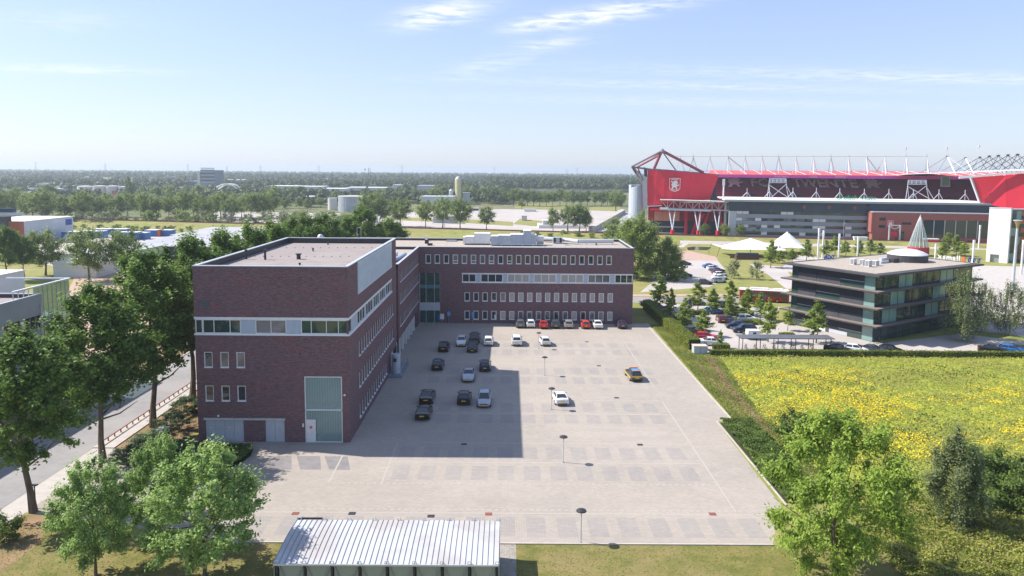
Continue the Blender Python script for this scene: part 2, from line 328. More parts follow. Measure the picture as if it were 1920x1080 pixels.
ORANGE = mat('orange_panel', (.55, .15, .05), rough=.6)
NAVY = mat('navy_cladding', (.032, .05, .078), (.045, .066, .096), .3, rough=.4)
MAGENTA = mat('magenta_fascia', (.80, .09, .58), (.86, .10, .46), .05, rough=.5)
SEATRED = mat('wine_red_seats', (.20, .018, .045), (.26, .024, .055), .12, (1, 1, 3), rough=.7)
SEATGREY = mat('grey_seats', (.90, .90, .92), rough=.7)
GREENSIGN = mat('green_sign', (.03, .33, .12), rough=.5)
TENT = mat('white_tent_fabric', (.82, .80, .78), (.76, .75, .74), .5, rough=.7)
BLUEBOX = mat('blue_container', (.03, .13, .36), (.05, .18, .44), 1.0, rough=.5)
BLUE = mat('blue_plastic', (.02, .08, .32), rough=.4)
CREAM = mat('cream_silo', (.66, .60, .30), (.58, .53, .27), .5, rough=.7)
TANKWHITE = mat('tank_white', (.70, .66, .62), (.62, .58, .55), .2, rough=.6)
TANKGREY = mat('tank_grey', (.32, .35, .40), (.40, .43, .47), .3, rough=.5)
HALLWHITE = mat('pale_hall_wall', (.60, .62, .64), (.54, .56, .58), .1, rough=.6)
ROOFWHITE = mat('bright_flat_roof', (.74, .73, .72), (.64, .64, .64), .06, rough=.6)
ROOFGREY = mat('grey_flat_roof', (.34, .34, .36), (.42, .42, .43), .08, rough=.8)
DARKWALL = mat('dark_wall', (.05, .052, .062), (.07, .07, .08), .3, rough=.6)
GREYWALL = mat('grey_green_render', (.34, .37, .375), (.38, .41, .415), .3, rough=.7)
BROWNRED = mat('brown_red_roof', (.22, .075, .055), (.28, .10, .075), .2, rough=.8)
YELLOWP = mat('yellow_plate', (.80, .50, .02), rough=.5)
TAIL = mat('red_lamp_lens', (.38, .012, .012), rough=.15, spec=.7)
HEAD = mat('clear_lamp_lens', (.75, .77, .8), rough=.08, spec=.9)
L_PLANE = leafmat('street_tree_leaf', (0.051, 0.114, 0.025), (0.250, 0.370, 0.062), 0.42, .15)
L_MAPLE = leafmat('maple_leaf', (0.147, 0.259, 0.072), (0.491, 0.637, 0.201), 0.42, .12)
L_ASH = leafmat('ash_leaf', (0.135, 0.239, 0.035), (0.431, 0.550, 0.096), 0.45, .12)
L_BIRCH = leafmat('weeping_birch_leaf', (0.112, 0.150, 0.068), (0.285, 0.330, 0.128), 0.4, .2)
L_BRIGHT = leafmat('bright_young_leaf', (0.138, 0.225, 0.035), (0.425, 0.500, 0.094), 0.5, .3)
L_WILLOW = leafmat('silver_willow_leaf', (0.130, 0.163, 0.085), (0.286, 0.312, 0.169), 0.4, .4)
L_MIX = leafmat('mixed_tree_leaf', (0.093, 0.160, 0.040), (0.362, 0.429, 0.118), 0.45, .45)
L_IVY = leafmat('ground_cover_leaf', (.055, .105, .020), (.20, .275, .055), 0.4, .2)
L_HEDGE = leafmat('clipped_hedge_leaf', (.06, .10, .014), (.33, .36, .035), .3, .05)
L_JUNI = leafmat('juniper_needle', (.05, .095, .045), (.20, .26, .13), 0.3, .3)
L_GRASS = leafmat('grass_blade', (0.143, 0.187, 0.033), (0.363, 0.374, 0.083), .4, 0)
L_GRASS2 = leafmat('meadow_blade', (.24, .28, .045), (.47, .47, .10), .45, 0)
L_FLOWER = leafmat('yellow_flower', (.70, .50, .008), (.90, .70, .012), .3, 0)
L_FOREST = leafmat('forest_canopy', (0.029, 0.054, 0.020), (0.123, 0.153, 0.054), 0.25, 0)
L_DRY = leafmat('dry_grass_blade', (.27, .20, .08), (.44, .36, .16), .4, 0)

# ------------------------------------------------------------ ground and setting
struct(sheet('ground', [(-9000, -60), (9000, -60), (9000, 11000), (-9000, 11000)], -0.02, FARLAND))
sheet('grassland', [(-70, -20), (140, -20), (420, 60), (520, 340), (104, 330), (-420, 440), (-470, 250), (-200, 60)], -0.01, GRASSY)
LOTX = -17.4
lot = sheet('parking_lot', [(-36, 76.9), (-42.1, 74), (-42.1, 60.4), (-34, 58.6), (-24, 55.6), (21.6, 55.6), (24.9, 62.5), (25.3, 84.6), (27.3, 84.8), (27.9, 141), (-17.9, 141), (-17.9, 77.2), (-36, 77.2)], 0.004, PAVING)
sheet('lawn', [(-42, 38), (30, 38), (30, 55.59), (-24, 55.55), (-30, 56.3), (-34, 57.5), (-42, 59)], 0.0, LAWN)
bays = MB(); bd = MB()
def bay_row(y0, y1, xs, w=1.62, m=BAYGREY, skew=0):
    for x in xs:
        mb = MB(); mb.face([(x, y0, .008), (x + w, y0, .008), (x + w, y1, .008), (x, y1, .008)]); mb.build('parking_bay', m, lot)
bx = [4.3 + 2.62 * i for i in range(-14, 7)]
bay_row(56.7, 60.0, [x for x in bx if -25 < x < 21])
bay_row(67.6, 70.9, [x for x in bx if -11.5 < x < 19.2])
bay_row(72.8, 76.0, [x - .1 for x in bx if -11.5 < x < 19.2])
bay_row(83.6, 86.6, [x + .1 for x in bx if -13.5 < x < 19.2])
bay_row(87.8, 91.2, [x for x in bx if -13.5 < x < 19.2])
bay_row(99.7, 102.9, [x - .1 for x in bx if -13.5 < x < 21])
bay_row(104.6, 108, [x for x in bx if -13.5 < x < 21])
bay_row(116, 119.3, [x for x in bx if -13 < x < 21])
bay_row(121, 124.2, [x + .1 for x in bx if -13 < x < 21])
for x in (-25.3, -22.3, -19.4):
    mb = MB(); mb.face([(x + 1.5, 69.8, .008), (x + 3.6, 69.8, .008), (x + 2.6, 73.2, .008), (x + .15, 73.2, .008)]); mb.build('parking_bay', BAYDARK, lot)
def line(x0, y0, x1, y1, w=.17, m=WHITELINE):
    d = Vector((x1 - x0, y1 - y0)).normalized(); n = Vector((-d.y, d.x)) * w / 2; mb = MB()
    mb.face([(x0 - n.x, y0 - n.y, .009), (x1 - n.x, y1 - n.y, .009), (x1 + n.x, y1 + n.y, .009), (x0 + n.x, y0 + n.y, .009)]); return mb.build('block_line', m, lot)
line(20.35, 61.2, 20.35, 92); line(20.5, 98.5, 20.6, 125)
line(-12.1, 66.8, -12.15, 77); line(-17.2, 66.8, -17.4, 74.2)
for y, x0, x1 in ((71.85, -11.5, 20), (86.95, -13, 20), (103.75, -13, 20), (120.2, -12, 20), (60.75, -24, 23.5), (77.2, -9, 20), (92.3, -12, 20)): line(x0, y, x1, y, .16)
for y, x0, x1 in ((66.62, -16, 20), (61.3, -24, 22)):       # dotted rows of pale blocks
    k = MB(); x = x0
    while x < x1:
        k.face([(x, y, .010), (x + .3, y, .010), (x + .3, y + .18, .010), (x, y + .18, .010)]); x += .62
    o = k.build('dotted_line', WHITELINE, lot); o['kind'] = 'stuff'
for (px, py, m) in ((554, 963, BROWNRED), (660, 963, DARKMETAL), (808, 968, DARKMETAL), (916, 964, BROWNRED), (1336, 964, BROWNRED), (870, 833, DARKMETAL), (1200, 834, DARKMETAL), (1156, 746, DARKMETAL), (1123, 686, DARKMETAL), (1100, 641, DARKMETAL)):
    p = at(px, py); k = MB(); k.box(p.x - .3, p.x + .3, p.y - .25, p.y + .25, .005, .03); k.build('drain_cover', m, lot)
# kerb round the lot
k = MB(); k.box(25.3, 25.45, 62.5, 84.6, 0, .1); k.box(27.3, 27.45, 84.8, 141, 0, .1); k.box(-24, 21.6, 55.42, 55.58, -.02, .09)
struct(k.build('kerb', PAVEMENT))
# street on the left
struct(sheet('road', [(-52.2, -10), (-44.6, -10), (-44.6, 330), (-52.2, 330)], 0.002, ASPHALT))
k = MB(); k.box(-44.6, -42.3, -10, 59, 0, .1); k.box(-44.6, -42.3, 75, 320, 0, .1)
struct(k.build('pavement', PAVEMENT))
sheet('driveway', [(-44.55, 59), (-42.0, 59.0), (-42.0, 75), (-44.55, 75)], .006, PAVEMENT)
k = MB(); k.box(-52.5, -52.21, -10, 330, 0, .1); struct(k.build('kerb', PAVEMENT))
sheet('verge', [(-42.29, 74.4), (-38.6, 74.4), (-37.0, 77), (-36, 77.4), (-36, 320), (-42.29, 320)], .004, DRYGRASS)
sheet('verge', [(-42.29, 20), (-37.5, 20), (-37.5, 55.5), (-40, 60), (-42.29, 60)], .004, DRYGRASS)
sheet('verge', [(-62, -10), (-52.51, -10), (-52.51, 330), (-62, 330)], .002, DRYGRASS)
sheet('front_path', [(-36, 76.2), (-17, 76.2), (-17, 77.4), (-36, 77.4)], .007, BAYGREY)
# strips on the right of the lot
sheet('verge', [(27.46, 84.8), (30.6, 84.8), (33.2, 118), (31.5, 150), (28.1, 141)], .003, GRASSY)
mead = [(30.3, 40), (120, 40), (120, 115.2), (33.5, 115.2), (30.6, 85)]
sheet('meadow', mead, .0, MEADOWG)
# office car park and streets on the right
sheet('car_park', [(33, 118.5), (33.2, 163), (62, 160), (53, 146), (62, 128), (66, 118.5)], .004, YARD)
sheet('forecourt', [(62, 116.6), (130, 116.6), (130, 123), (95, 126), (86, 134), (66.5, 125.5), (53.5, 146), (50, 140)], .006, YARD)
sheet('bus_road', [(24, 163.8), (60, 165.5), (90, 167), (90, 176), (55, 173), (24, 171)], .005, ASPHALT)
sheet('cycle_path', [(24, 172.2), (60, 174.5), (60, 177.5), (24, 175)], .006, PINKPATH)
p = [at(1200, 548), at(1240, 515), at(1265, 488), at(1345, 488), at(1360, 505), at(1352, 528), at(1330, 538)]
sheet('car_park', [(v.x, v.y) for v in p], .005, YARD)
p = [at(1405, 495), at(1470, 500), at(1500, 540), at(1475, 542), at(1440, 515)]
sheet('plaza_path', [(v.x, v.y) for v in p], .006, YARD)
p = [at(1460, 505), at(1500, 478), at(1600, 492), at(1920, 500), at(1990, 545), at(1990, 640), at(1830, 620), at(1690, 560)]
sheet('plaza', [(v.x, v.y) for v in p], .003, YARD)
p = [at(1275, 451), at(1920, 462), at(2100, 466), at(2100, 474), at(1920, 470), at(1275, 457)]
sheet('promenade', [(v.x, v.y) for v in p], .007, YARD)
p = [at(1288, 464), at(1300, 462.5), at(1334, 463.5), at(1326, 469), at(1290, 469)]
sheet('pond', [(v.x, v.y) for v in p], .006, WATER)
p = [at(1268, 464), at(1283, 456), at(1293, 456), at(1281, 464)]
sheet('foot_path', [(v.x, v.y) for v in p], .012, PAVEMENT)
p = [at(1245, 474), at(1290, 470), at(1345, 482), at(1345, 489), at(1275, 487)]
sheet('foot_path', [(v.x, v.y) for v in p], .008, PINKPATH)
# railway on its low bank
RU = Vector((.9745, -.2245, 0)); RN = Vector((.2245, .9745, 0)); RO = Vector((-14, 351, 0))
def rp(u, n, z): q = RO + RU * u + RN * n; return (q.x, q.y, z)
k = MB()
for (a, b) in (((-10, 0), (-4, 1.4)), ((-4, 1.4), (4, 1.4)), ((4, 1.4), (9, 0))):
    k.face([rp(-900, *a), rp(330, *a), rp(330, *b), rp(-900, *b)], 0 if a[1] != b[1] else 1)
struct(k.build('embankment', [GRASSY, BALLAST]))
k = MB()
for n in (-2.6, -1.1, 1.1, 2.6):
    k.hexa([rp(-900, n - .04, 1.4), rp(330, n - .04, 1.4), rp(330, n + .04, 1.4), rp(-900, n + .04, 1.4)], [rp(-900, n - .04, 1.6), rp(330, n - .04, 1.6), rp(330, n + .04, 1.6), rp(-900, n + .04, 1.6)])
struct(k.build('rails', BROWNRED))
p = [at(660, 425), at(1150, 442), at(1180, 395), at(940, 392), at(640, 402)]
sheet('works_yard', [(v.x, v.y) for v in p], .01, YARD)
for q in ([(720, 412), (815, 416), (810, 409), (720, 406)], [(855, 417), (962, 424), (962, 416), (860, 410)], [(962, 420), (1040, 428), (1030, 416), (975, 410)], [(965, 391), (1160, 396), (1165, 388), (965, 384)]):
    sheet('grass_patch', [(at(*v).x, at(*v).y) for v in q], .03, GRASSY)
p = [at(40, 465), at(330, 462), at(345, 440), at(50, 436)]
sheet('container_yard', [(v.x, v.y) for v in p], .006, YARD)
p = [at(0, 475), at(230, 530), at(330, 500), at(240, 465), at(60, 462)]
sheet('side_road', [(at(120, 560).x, at(120, 560).y), (at(280, 545).x, at(280, 545).y), (at(260, 505).x, at(260, 505).y), (at(140, 520).x, at(140, 520).y)], .005, PINKPATH)
sheet('courtyard', [(-96, 96), (-62.7, 96), (-62.7, 150), (-96, 150)], .006, PINKPATH)
sheet('side_yard', [(v.x, v.y) for v in p], .004, YARD)
p = [at(400, 414), at(640, 424), at(640, 400), at(400, 396)]
sheet('works_yard', [(v.x, v.y) for v in p], .012, YARD)
# ------------------------------------------------------------ the brick office building
FY, FX0, FX1, FH, FBK = 77.1, -34.1, -17.4, 19.55, 110.3
BY, BX1, BH, BBK, WX, WY0 = 140.3, 24.55, 15.1, 158.6, -17.6, 113.6
off = empty('brick_office', ((FX0 + FX1) / 2, FY, 0), 'long dark purple brick office with a tall front block and a rear wing', 'office building')
# openings of the front wall (u measured from the left corner)
fh = []
cols = [(-33.2 + 1.76 * i, -32.27 + 1.76 * i) for i in range(3)]
for a, b in cols: fh += [(a - FX0, b - FX0, 8.4, 10.12), (a - FX0, b - FX0, 4.63, 6.36)]
rib = (0.05, FX1 - FX0 - .02, 12.05, 13.97); fh.append(rib)
gar = [(-33.3, -29.1), (-26.72, -24.6)]
for a, b in gar: fh.append((a - FX0, b - FX0, 0, 2.5))
st = (-22.3, -18.2); fh.append((st[0] - FX0, st[1] - FX0, 0, 7.45))
mb = MB(); wall(mb, (FX0, FY), (1, 0), FX1 - FX0, 0, FH, [h for h in fh if h is not fh[-1]] + [fh[-1]], .22)
mb.build('front_wall', BRICK, off)
# side wall towards the car park
sh = [(0.02, 29.0, 11.95, 13.95)]
for r, (z0, z1) in enumerate(((8.4, 10.12), (4.63, 6.36), (.95, 2.62))):
    for i in range(18):
        y = 82.3 + 1.5 * i
        if (r == 2 and y > 101) or y > 107.5: continue
        sh.append((y - FY, y + .93 - FY, z0, z1))
mb = MB(); wall(mb, (FX1, FY), (0, 1), FBK - FY, 0, FH, sh + [(27.6, FBK - FY, 0, 2.9)], .22); mb.build('side_wall', BRICK, off)
mb = MB(); wall(mb, (FX0, FBK), (0, -1), FBK - FY, 0, FH, []); mb.face([(FX1, FBK, 0), (FX0, FBK, 0), (FX0, FBK, FH), (FX1, FBK, FH)]); mb.build('rear_wall', BRICK, off)
# long low wing
wh = []
for z0, z1 in ((11.95, 13.6), (8.4, 10.12), (4.63, 6.36)):
    for i in range(16):
        y = 115.6 + 1.5 * i
        if y < 138.5: wh.append((y - WY0, y + .93 - WY0, z0, z1))
mb = MB(); wall(mb, (WX, WY0), (0, 1), BY - WY0, 0, BH, wh + [(0.0, 22.5, 0, 2.9)], .22)
mb.face([(WX - 1, WY0, 0), (WX, WY0, 0), (WX, WY0, BH), (WX - 1, WY0, BH)]); mb.build('wing_wall', BRICK, off)
# slot between block and wing with a tall teal window
mb = MB(); mb.face([(WX - 1, FBK, 0), (WX - 1, WY0, 0), (WX - 1, WY0, BH), (WX - 1, FBK, BH)]); mb.build('slot_wall', BRICK, off)
mb = MB(); mb.box(WX - .95, WX - .25, FBK + .35, FBK + 2.4, 6.7, 12.3); mb.build('slot_window', mat('teal_glass', (.05, .17, .19), rough=.1, spec=.8), off)
# rear wing
bh = []
top = [(-16.31 + 1.774 * i) for i in range(21)]
mid = [(-8.67 + 1.765 * i) for i in range(17)]
for x in top: bh.append((x - WX, x + 1.04 - WX, 11.88, 13.65))
for x in mid: bh += [(x - WX, x + 1.04 - WX, 4.42, 6.18), (x - WX, x + 1.04 - WX, .76, 2.5)]
bh.append((-9.2 - WX, BX1 - .02 - WX, 8.1, 10.0)); bh.append((.06, -13.5 - WX, 0, 9.95))
mb = MB(); wall(mb, (WX, BY), (1, 0), BX1 - WX, 0, BH, bh, .22); mb.build('rear_wing_wall', BRICK, off)
mb = MB(); wall(mb, (BX1, BY), (0, 1), BBK - BY, 0, BH, [(0.02, 5.4, 8.1, 10.0)], .22); wall(mb, (BX1, BBK), (-1, 0), BX1 - FX0, 0, BH, []); wall(mb, (FX0, BBK), (0, -1), BBK - FBK, 0, BH, []); mb.build('rear_wing_wall', BRICK, off)
# roofs with parapets
def roof(name, x0, x1, y0, y1, h, drop, m, skip=''):
    mb = MB(); mb.face([(x0 + .3, y0 + .3, h - drop), (x1 - .3, y0 + .3, h - drop), (x1 - .3, y1 - .3, h - drop), (x0 + .3, y1 - .3, h - drop)]); r = mb.build(name, m, off)
    p = MB(); t = .32
    for k, (a, b, c, d) in dict(f=(x0, x1, y0, y0 + t), b=(x0, x1, y1 - t, y1), l=(x0, x0 + t, y0 + t, y1 - t), r=(x1 - t, x1, y0 + t, y1 - t)).items():
        if k in skip: continue
        p.box(a + .004, b - .004, c + .004, d - .004, h - drop - .2, h - .005, 1); p.box(a - .05, b + .05, c - .05 * (k in 'fb'), d + .05 * (k in 'fb'), h, h + .09, 0)
    p.build('parapet', [COPING, DARKMETAL], r); return r
rf = roof('roof', FX0, FX1, FY, FBK, FH, .75, ROOFBIT)
rb = roof('roof', FX0, BX1, BY, BBK, BH, .45, GRAVEL, 'l')
mb = MB(); mb.face([(FX0, FBK, BH - .5), (WX - .3, FBK, BH - .5), (WX - .3, BY + .3, BH - .5), (FX0, BY + .3, BH - .5)]); rw = mb.build('roof', GRAVEL, off)
mb = MB(); mb.box(WX - .36, WX + .05, WY0, BY - .06, BH, BH + .09); mb.box(WX - .32, WX - .004, WY0, BY, BH - .6, BH - .004, 1); mb.build('parapet', [COPING, BRICK], rw)
# windows ------------------------------------------------
U0 = (FX0, FY)
panes = [PANE, PANE2, PANEH, PANE, PANEB]
k = 0
for z0, z1 in ((8.4, 10.12), (4.63, 6.36)):
    for a, b in cols:
        window(off, U0, (1, 0), a - FX0, b - FX0, z0, z1, WHITE, PANE if k != 2 else PANEH, depth=.12, sill=.06); k += 1
# ribbon of the front wall: lintel and sill boards, panes and panels
mb = MB(); mb.box(FX0 - .03, FX1 + .03, FY - .03, FY + .2, 13.72, 14.0); mb.box(FX0 - .05, FX1 + .05, FY - .09, FY + .2, 12.0, 12.2)
mb.box(FX1 - .2, FX1 + .03, FY + .21, 106.1, 13.72, 13.98); mb.box(FX1 - .2, FX1 + .09, FY + .21, 106.1, 11.93, 12.15); mb.build('ribbon_trim', WHITE, off)
for a, b, mu in ((.08, .85, ()), (.88, 5.0, (1.2, 2.95)), (6.6, 9.95, (1.68,)), (11.55, 16.66, (1.1, 2.75, 4.05))):
    window(off, U0, (1, 0), a, b, 12.2, 13.72, WHITE, [PANE, PANE2, PANEH, PANE2][int(a) % 4] if a > 6 else PANE2, mu, depth=.1, fw=.08)
for a, b in ((5.0, 6.6), (9.95, 11.55)):
    mb = MB(); mb.box(FX0 + a, FX0 + b, FY + .02, FY + .15, 12.2, 13.72); mb.build('panel', BLUEGREY, off)
V0 = (FX1, FY)
for i, (a, b) in enumerate(((.1, 1.9), (4.9, 9.2), (9.9, 14.2), (14.9, 18.9), (19.6, 23.6), (24.3, 28.8))):
    window(off, V0, (0, 1), a, b, 12.15, 13.72, WHITE, PANE2 if i % 2 else PANE, () if i == 0 else ((b - a) / 3, 2 * (b - a) / 3), depth=.1, fw=.09)
for a, b in ((1.9, 4.9), (9.2, 9.9), (14.2, 14.9), (18.9, 19.6), (23.6, 24.3)):
    mb = MB(); mb.box(FX1 - .15, FX1 - .02, FY + a, FY + b, 12.15, 13.72); mb.build('panel', BLUEGREY, off)
for h in sh[1:]: window(off, V0, (0, 1), *h, WHITE, PANE, depth=.16, fw=.07, sill=.10)
for h in wh: window(off, (WX, WY0), (0, 1), *h, WHITE, PANE, depth=.16, fw=.07, sill=.10)
q = random.Random(3)
for i, x in enumerate(top): window(off, (WX, BY), (1, 0), x - WX, x + 1.04 - WX, 11.88, 13.65, WHITE, PANE2 if i < 2 else (PANEH if i in (3, 4, 5, 6, 7) else PANE), depth=.1, fw=.13, sill=.05, trans=.55 if i in (3, 5, 7, 9) else None)
for i, x in enumerate(mid):
    window(off, (WX, BY), (1, 0), x - WX, x + 1.04 - WX, 4.42, 6.18, WHITE, PANE if i < 4 else (PANEH if i == 4 else PANEB), depth=.1, fw=.13, sill=.05)
    window(off, (WX, BY), (1, 0), x - WX, x + 1.04 - WX, .76, 2.5, WHITE, PANEB if i in (4, 5, 12, 16) else (PANEH if i in (6, 7, 8, 11, 14, 15) else PANE), depth=.1, fw=.13, sill=.05)
xx = -9.2
groups = [(-9.14, -6.4, 2), (-5.5, -1.1, 3), (-.25, 4.1, 3), (4.95, 9.4, 3), (10.25, 14.75, 3), (15.6, 20.0, 3), (20.9, 24.45, 3)]
for i, (a, b, n) in enumerate(groups):
    window(off, (WX, BY), (1, 0), a - WX, b - WX, 8.2, 9.9, WHITE, (PANE, PANE, PANEB, PANEB, PANEB, PANEH, PANE)[i], [(b - a) * j / n for j in range(1, n)], depth=.08, fw=.15)
    if i: mb = MB(); mb.box(groups[i - 1][1], a, BY + .02, BY + .15, 8.2, 9.9); mb.build('panel', BLUEGREY, off)
mb = MB(); mb.box(-9.22, BX1 + .03, BY - .03, BY + .2, 9.9, 10.03); mb.box(-9.22, BX1 + .04, BY - .06, BY + .2, 8.05, 8.2); mb.box(BX1 - .2, BX1 + .03, BY + .21, BY + 5.5, 9.9, 10.03); mb.box(BX1 - .2, BX1 + .03, BY + .21, BY + 5.5, 8.05, 8.2); mb.build('ribbon_trim', WHITE, off)
window(off, (BX1, BY), (0, 1), .1, 5.3, 8.2, 9.9, WHITE, PANE, (1.7, 3.4), depth=.08, fw=.12)
# white wall panel beside the top of the side wall: one part per sheet
for i in range(12):
    y = 82.1 + i * 1.98; mb = MB(); mb.box(FX1 + .003, FX1 + .1, y + .015, y + 1.965, 15.85, 19.42); mb.build('wall_panel', WHITEPAN, off)
mb = MB(); mb.box(FX1 + .002, FX1 + .13, 82.0, 105.95, 19.43, 19.5); mb.box(FX1 + .002, FX1 + .13, 82.0, 105.95, 15.76, 15.84); mb.build('panel_rail', WHITE, off)
# garage doors, beam, stair window, door
for a, b in gar:
    n = int(round((b - a) / 1.05)); w = (b - a) / n
    for i in range(n):
        mb = MB(); mb.box(a + i * w + .012, a + (i + 1) * w - .012, FY + .08, FY + .14, .02, 2.5); d = mb.build('garage_door', LGREY, off)
        if n == 4 and i in (0, 2): m2 = MB(); m2.box(a + i * w + .45, a + i * w + .6, FY + .03, FY + .079, 1.55, 1.66); m2.build('handle', WHITE, d)
mb = MB(); mb.box(-33.45, -24.5, FY - .12, FY + .1, 2.505, 2.72); mb.build('door_lintel', COPING, off)
mb = MB(); mb.box(-34.05, -33.4, FY - .01, FY + .02, 0, .1)
sr = MB(); sr.face([(st[0] - .6, FY + 2.6, 0), (st[1] + .6, FY + 2.6, 0), (st[1] + .6, FY + 2.6, 7.6), (st[0] - .6, FY + 2.6, 7.6)]); sr.box(st[0] - .6, st[1] + .6, FY + .3, FY + 2.6, 7.5, 7.6); sr.box(st[0] - .7, st[0] - .6, FY + .23, FY + 2.6, 0, 7.5); sr.box(st[1] + .6, st[1] + .7, FY + .23, FY + 2.6, 0, 7.5); sr.box(st[0] - .6, st[1] + .6, FY + .3, FY + 2.6, 3.6, 3.75)
sr.build('stairwell', mat('stairwell_plaster', (.75, .78, .76), rough=.8), off)
for z in (0.05, 3.75):
    mb = MB(); n = 14
    for i in range(n): mb.box(st[0] + 1.3 + i * .17, st[0] + 1.3 + (i + 1) * .17, FY + 1.1, FY + 2.1, z + i * .15, z + i * .15 + .16)
    a = Vector((st[0] + 1.2, FY + 1.0, z + .1)); b = Vector((st[0] + 3.8, FY + 1.0, z + 2.4)); mb.tube(a, b, .10, n=4, mi=1); mb.tube(a + Vector((0, 0, .9)), b + Vector((0, 0, .9)), .035, n=4, mi=2)
    mb.build('staircase', [LGREY, WHITE, ORANGE], off)
for r, (z0, z1) in enumerate(((3.76, 7.35), (.08, 3.62))):
    n = 14; w = (st[1] - st[0] - .2) / n
    for i in range(n):
        x = st[0] + .1 + i * w
        if r == 1 and x < -21.2: 
            z0b = 2.62
        else: z0b = z0
        mb = MB(); mb.box(x + .008, x + w - .008, FY + .08, FY + .1, z0b, z1); mb.build('glass_strip', STAIRGLASS, off)
mb = MB()
for b in ((st[0], st[1], 7.35, 7.45), (st[0], st[1], 3.62, 3.75), (st[0], st[0] + .09, 0, 7.35), (st[1] - .09, st[1], 0, 7.35), (st[0] + .09, st[1] - .09, 0, .08)): mb.box(b[0], b[1], FY - .02, FY + .14, b[2], b[3])
mb.build('stair_window_frame', WHITE, off)
mb = MB(); mb.box(-22.2, -21.15, FY + .03, FY + .075, .09, 2.58); d = mb.build('door', WHITE, off)
mb = MB(); mb.box(-21.85, -21.55, FY + .015, FY + .029, 1.55, 1.85); mb.build('door_sticker', mat('red_sticker', (.7, .12, .15), rough=.5), d)
mb = MB(); mb.box(-22.62, -22.46, FY - .06, FY - .003, 1.75, 2.15); mb.build('call_box', WHITE, off)
mb = MB()
for i in range(7): mb.box(-33.3, -32.36, FY - .03, FY - .004, 15.12 + i * .11, 15.2 + i * .11)
mb.build('vent_grille', mat('grille_grey', (.10, .115, .135), rough=.6), off)
for x, z in ((-31.8, 2.86), (-17.9, 5.3)):
    mb = MB(); mb.lathe([(.02, 0), (.12, .05), (.13, .2), (.02, .26)], 10, (x, FY - .14, z)); mb.build('wall_lamp', WHITE, off)
# entrance glazing of the rear wing
e0, e1 = WX + .06, -13.5
mb = MB(); mb.box(e0, e1, BY + 3.5, BY + 3.6, 0, 9.9); mb.box(e0, e1, BY + .25, BY + 3.5, 3.9, 4.15); mb.box(e0, e1, BY + .25, BY + 3.5, 7.0, 7.6); mb.box(e0, e1, BY + .2, BY + 3.5, 9.9, 9.95); mb.build('entrance_hall', mat('hall_interior', (.18, .17, .13), (.05, .05, .05), .7, rough=.7), off)
for (a, b) in ((e0 + .05, -16.3), (-16.22, -14.65), (-14.57, e1 - .05)):
    for (c, d, m) in ((7.75, 9.85, CLEARGLASS), (6.9, 7.65, mat('teal_spandrel', (.10, .22, .24), rough=.2)), (4.15, 6.8, CLEARGLASS), (.1, 2.4, CLEARGLASS)):
        mb = MB(); mb.box(a, b, BY + .1, BY + .12, c, d); mb.build('glass_pane', m, off)
    mb = MB(); mb.box(a, b, BY + .04, BY + .16, 2.5, 4.08); mb.build('canopy_panel', LGREY, off)
mb = MB()
for x in (e0, -16.3, -14.65, e1 - .06): mb.box(x, x + .08, BY + .03, BY + .17, 0, 9.95)
mb.build('mullion', COPING, off)
# colonnade on the ground floor of the wing
mb = MB(); mb.box(WX - 3.3, WX - 3.2, 104.8, 136.2, 0, 3); mb.box(WX - 3.2, WX, 104.7, 104.8, 0, 2.9); mb.box(WX - 3.2, WX, 136.2, 136.3, 0, 2.9); mb.face([(WX - 3.2, 104.8, 2.92), (WX - .21, 104.8, 2.92), (WX - .21, 136.2, 2.92), (WX - 3.2, 136.2, 2.92)]); mb.build('arcade_recess', mat('arcade_glass', (.06, .10, .13), rough=.2, spec=.6), off)
for y in (107.3, 111.6, 115.2, 119, 122.6, 126.2, 129.8, 133.2):
    mb = MB(); mb.box(WX - .45, WX - .02, y, y + .5, 0, 2.91); mb.build('column', WHITE, off)
mb = MB(); mb.box(-18.4, -15.4, 102.2, 109.6, .01, .32); mb.build('entrance_platform', mat('blue_grey_slab', (.25, .29, .33), (.2, .24, .28), 1, rough=.8), off)
mb = MB(); mb.lathe([(.62, 0), (.62, 2.8), (.56, 2.86)], 18, (-16.45, 103.7, .32)); bo = mb.build('entrance_column', LGREY, off)
mb = MB(); mb.box(-16.75, -16.3, 103.02, 103.06, 2.1, 2.65); mb.build('dark_emblem', DARKMETAL, bo)
mb = MB(); mb.box(-15.6, -15.5, 102.2, 102.3, .32, 1.2); mb.box(-15.6, -15.5, 109.3, 109.4, .32, 1.2); mb.box(-15.58, -15.52, 102.25, 109.35, 1.2, 1.26); mb.build('handrail', STEEL, off)
# roof fittings
def pipe(px, py, zr, r, h, nm, m, rfp, cap=True):
    p = at(px, py, zr); mb = MB(); pr = [(r, 0), (r, h)]
    if cap: pr += [(r * 1.5, h), (r * 1.5, h + .12)]
    mb.lathe(pr, 10, (p.x, p.y, zr)); return mb.build(nm, m, rfp)
zr = FH - .75
pipe(461.7, 486, zr, .13, 1.1, 'vent_pipe', DARKMETAL, rf); pipe(497.3, 487, zr, .14, 1.2, 'vent_pipe', DARKMETAL, rf); pipe(560, 486, zr, .26, .6, 'vent_pipe', DARKMETAL, rf)
pipe(562, 497, zr, .1, .15, 'vent_pipe', DARKMETAL, rf); pipe(672, 452, zr, .18, .45, 'vent_pipe', DARKMETAL, rf); pipe(587, 471, zr, .1, .3, 'vent_pipe', DARKMETAL, rf); pipe(615, 459, zr, .1, .3, 'vent_pipe', DARKMETAL, rf)
p = at(601, 452, zr); mb = MB(); mb.lathe([(.7, 0), (.75, .25), (.5, .5), (.45, .8), (.3, 1.0), (.05, 1.1)], 14, (p.x, p.y, zr)); mb.build('roof_fan', COPING, rf)
mb = MB()
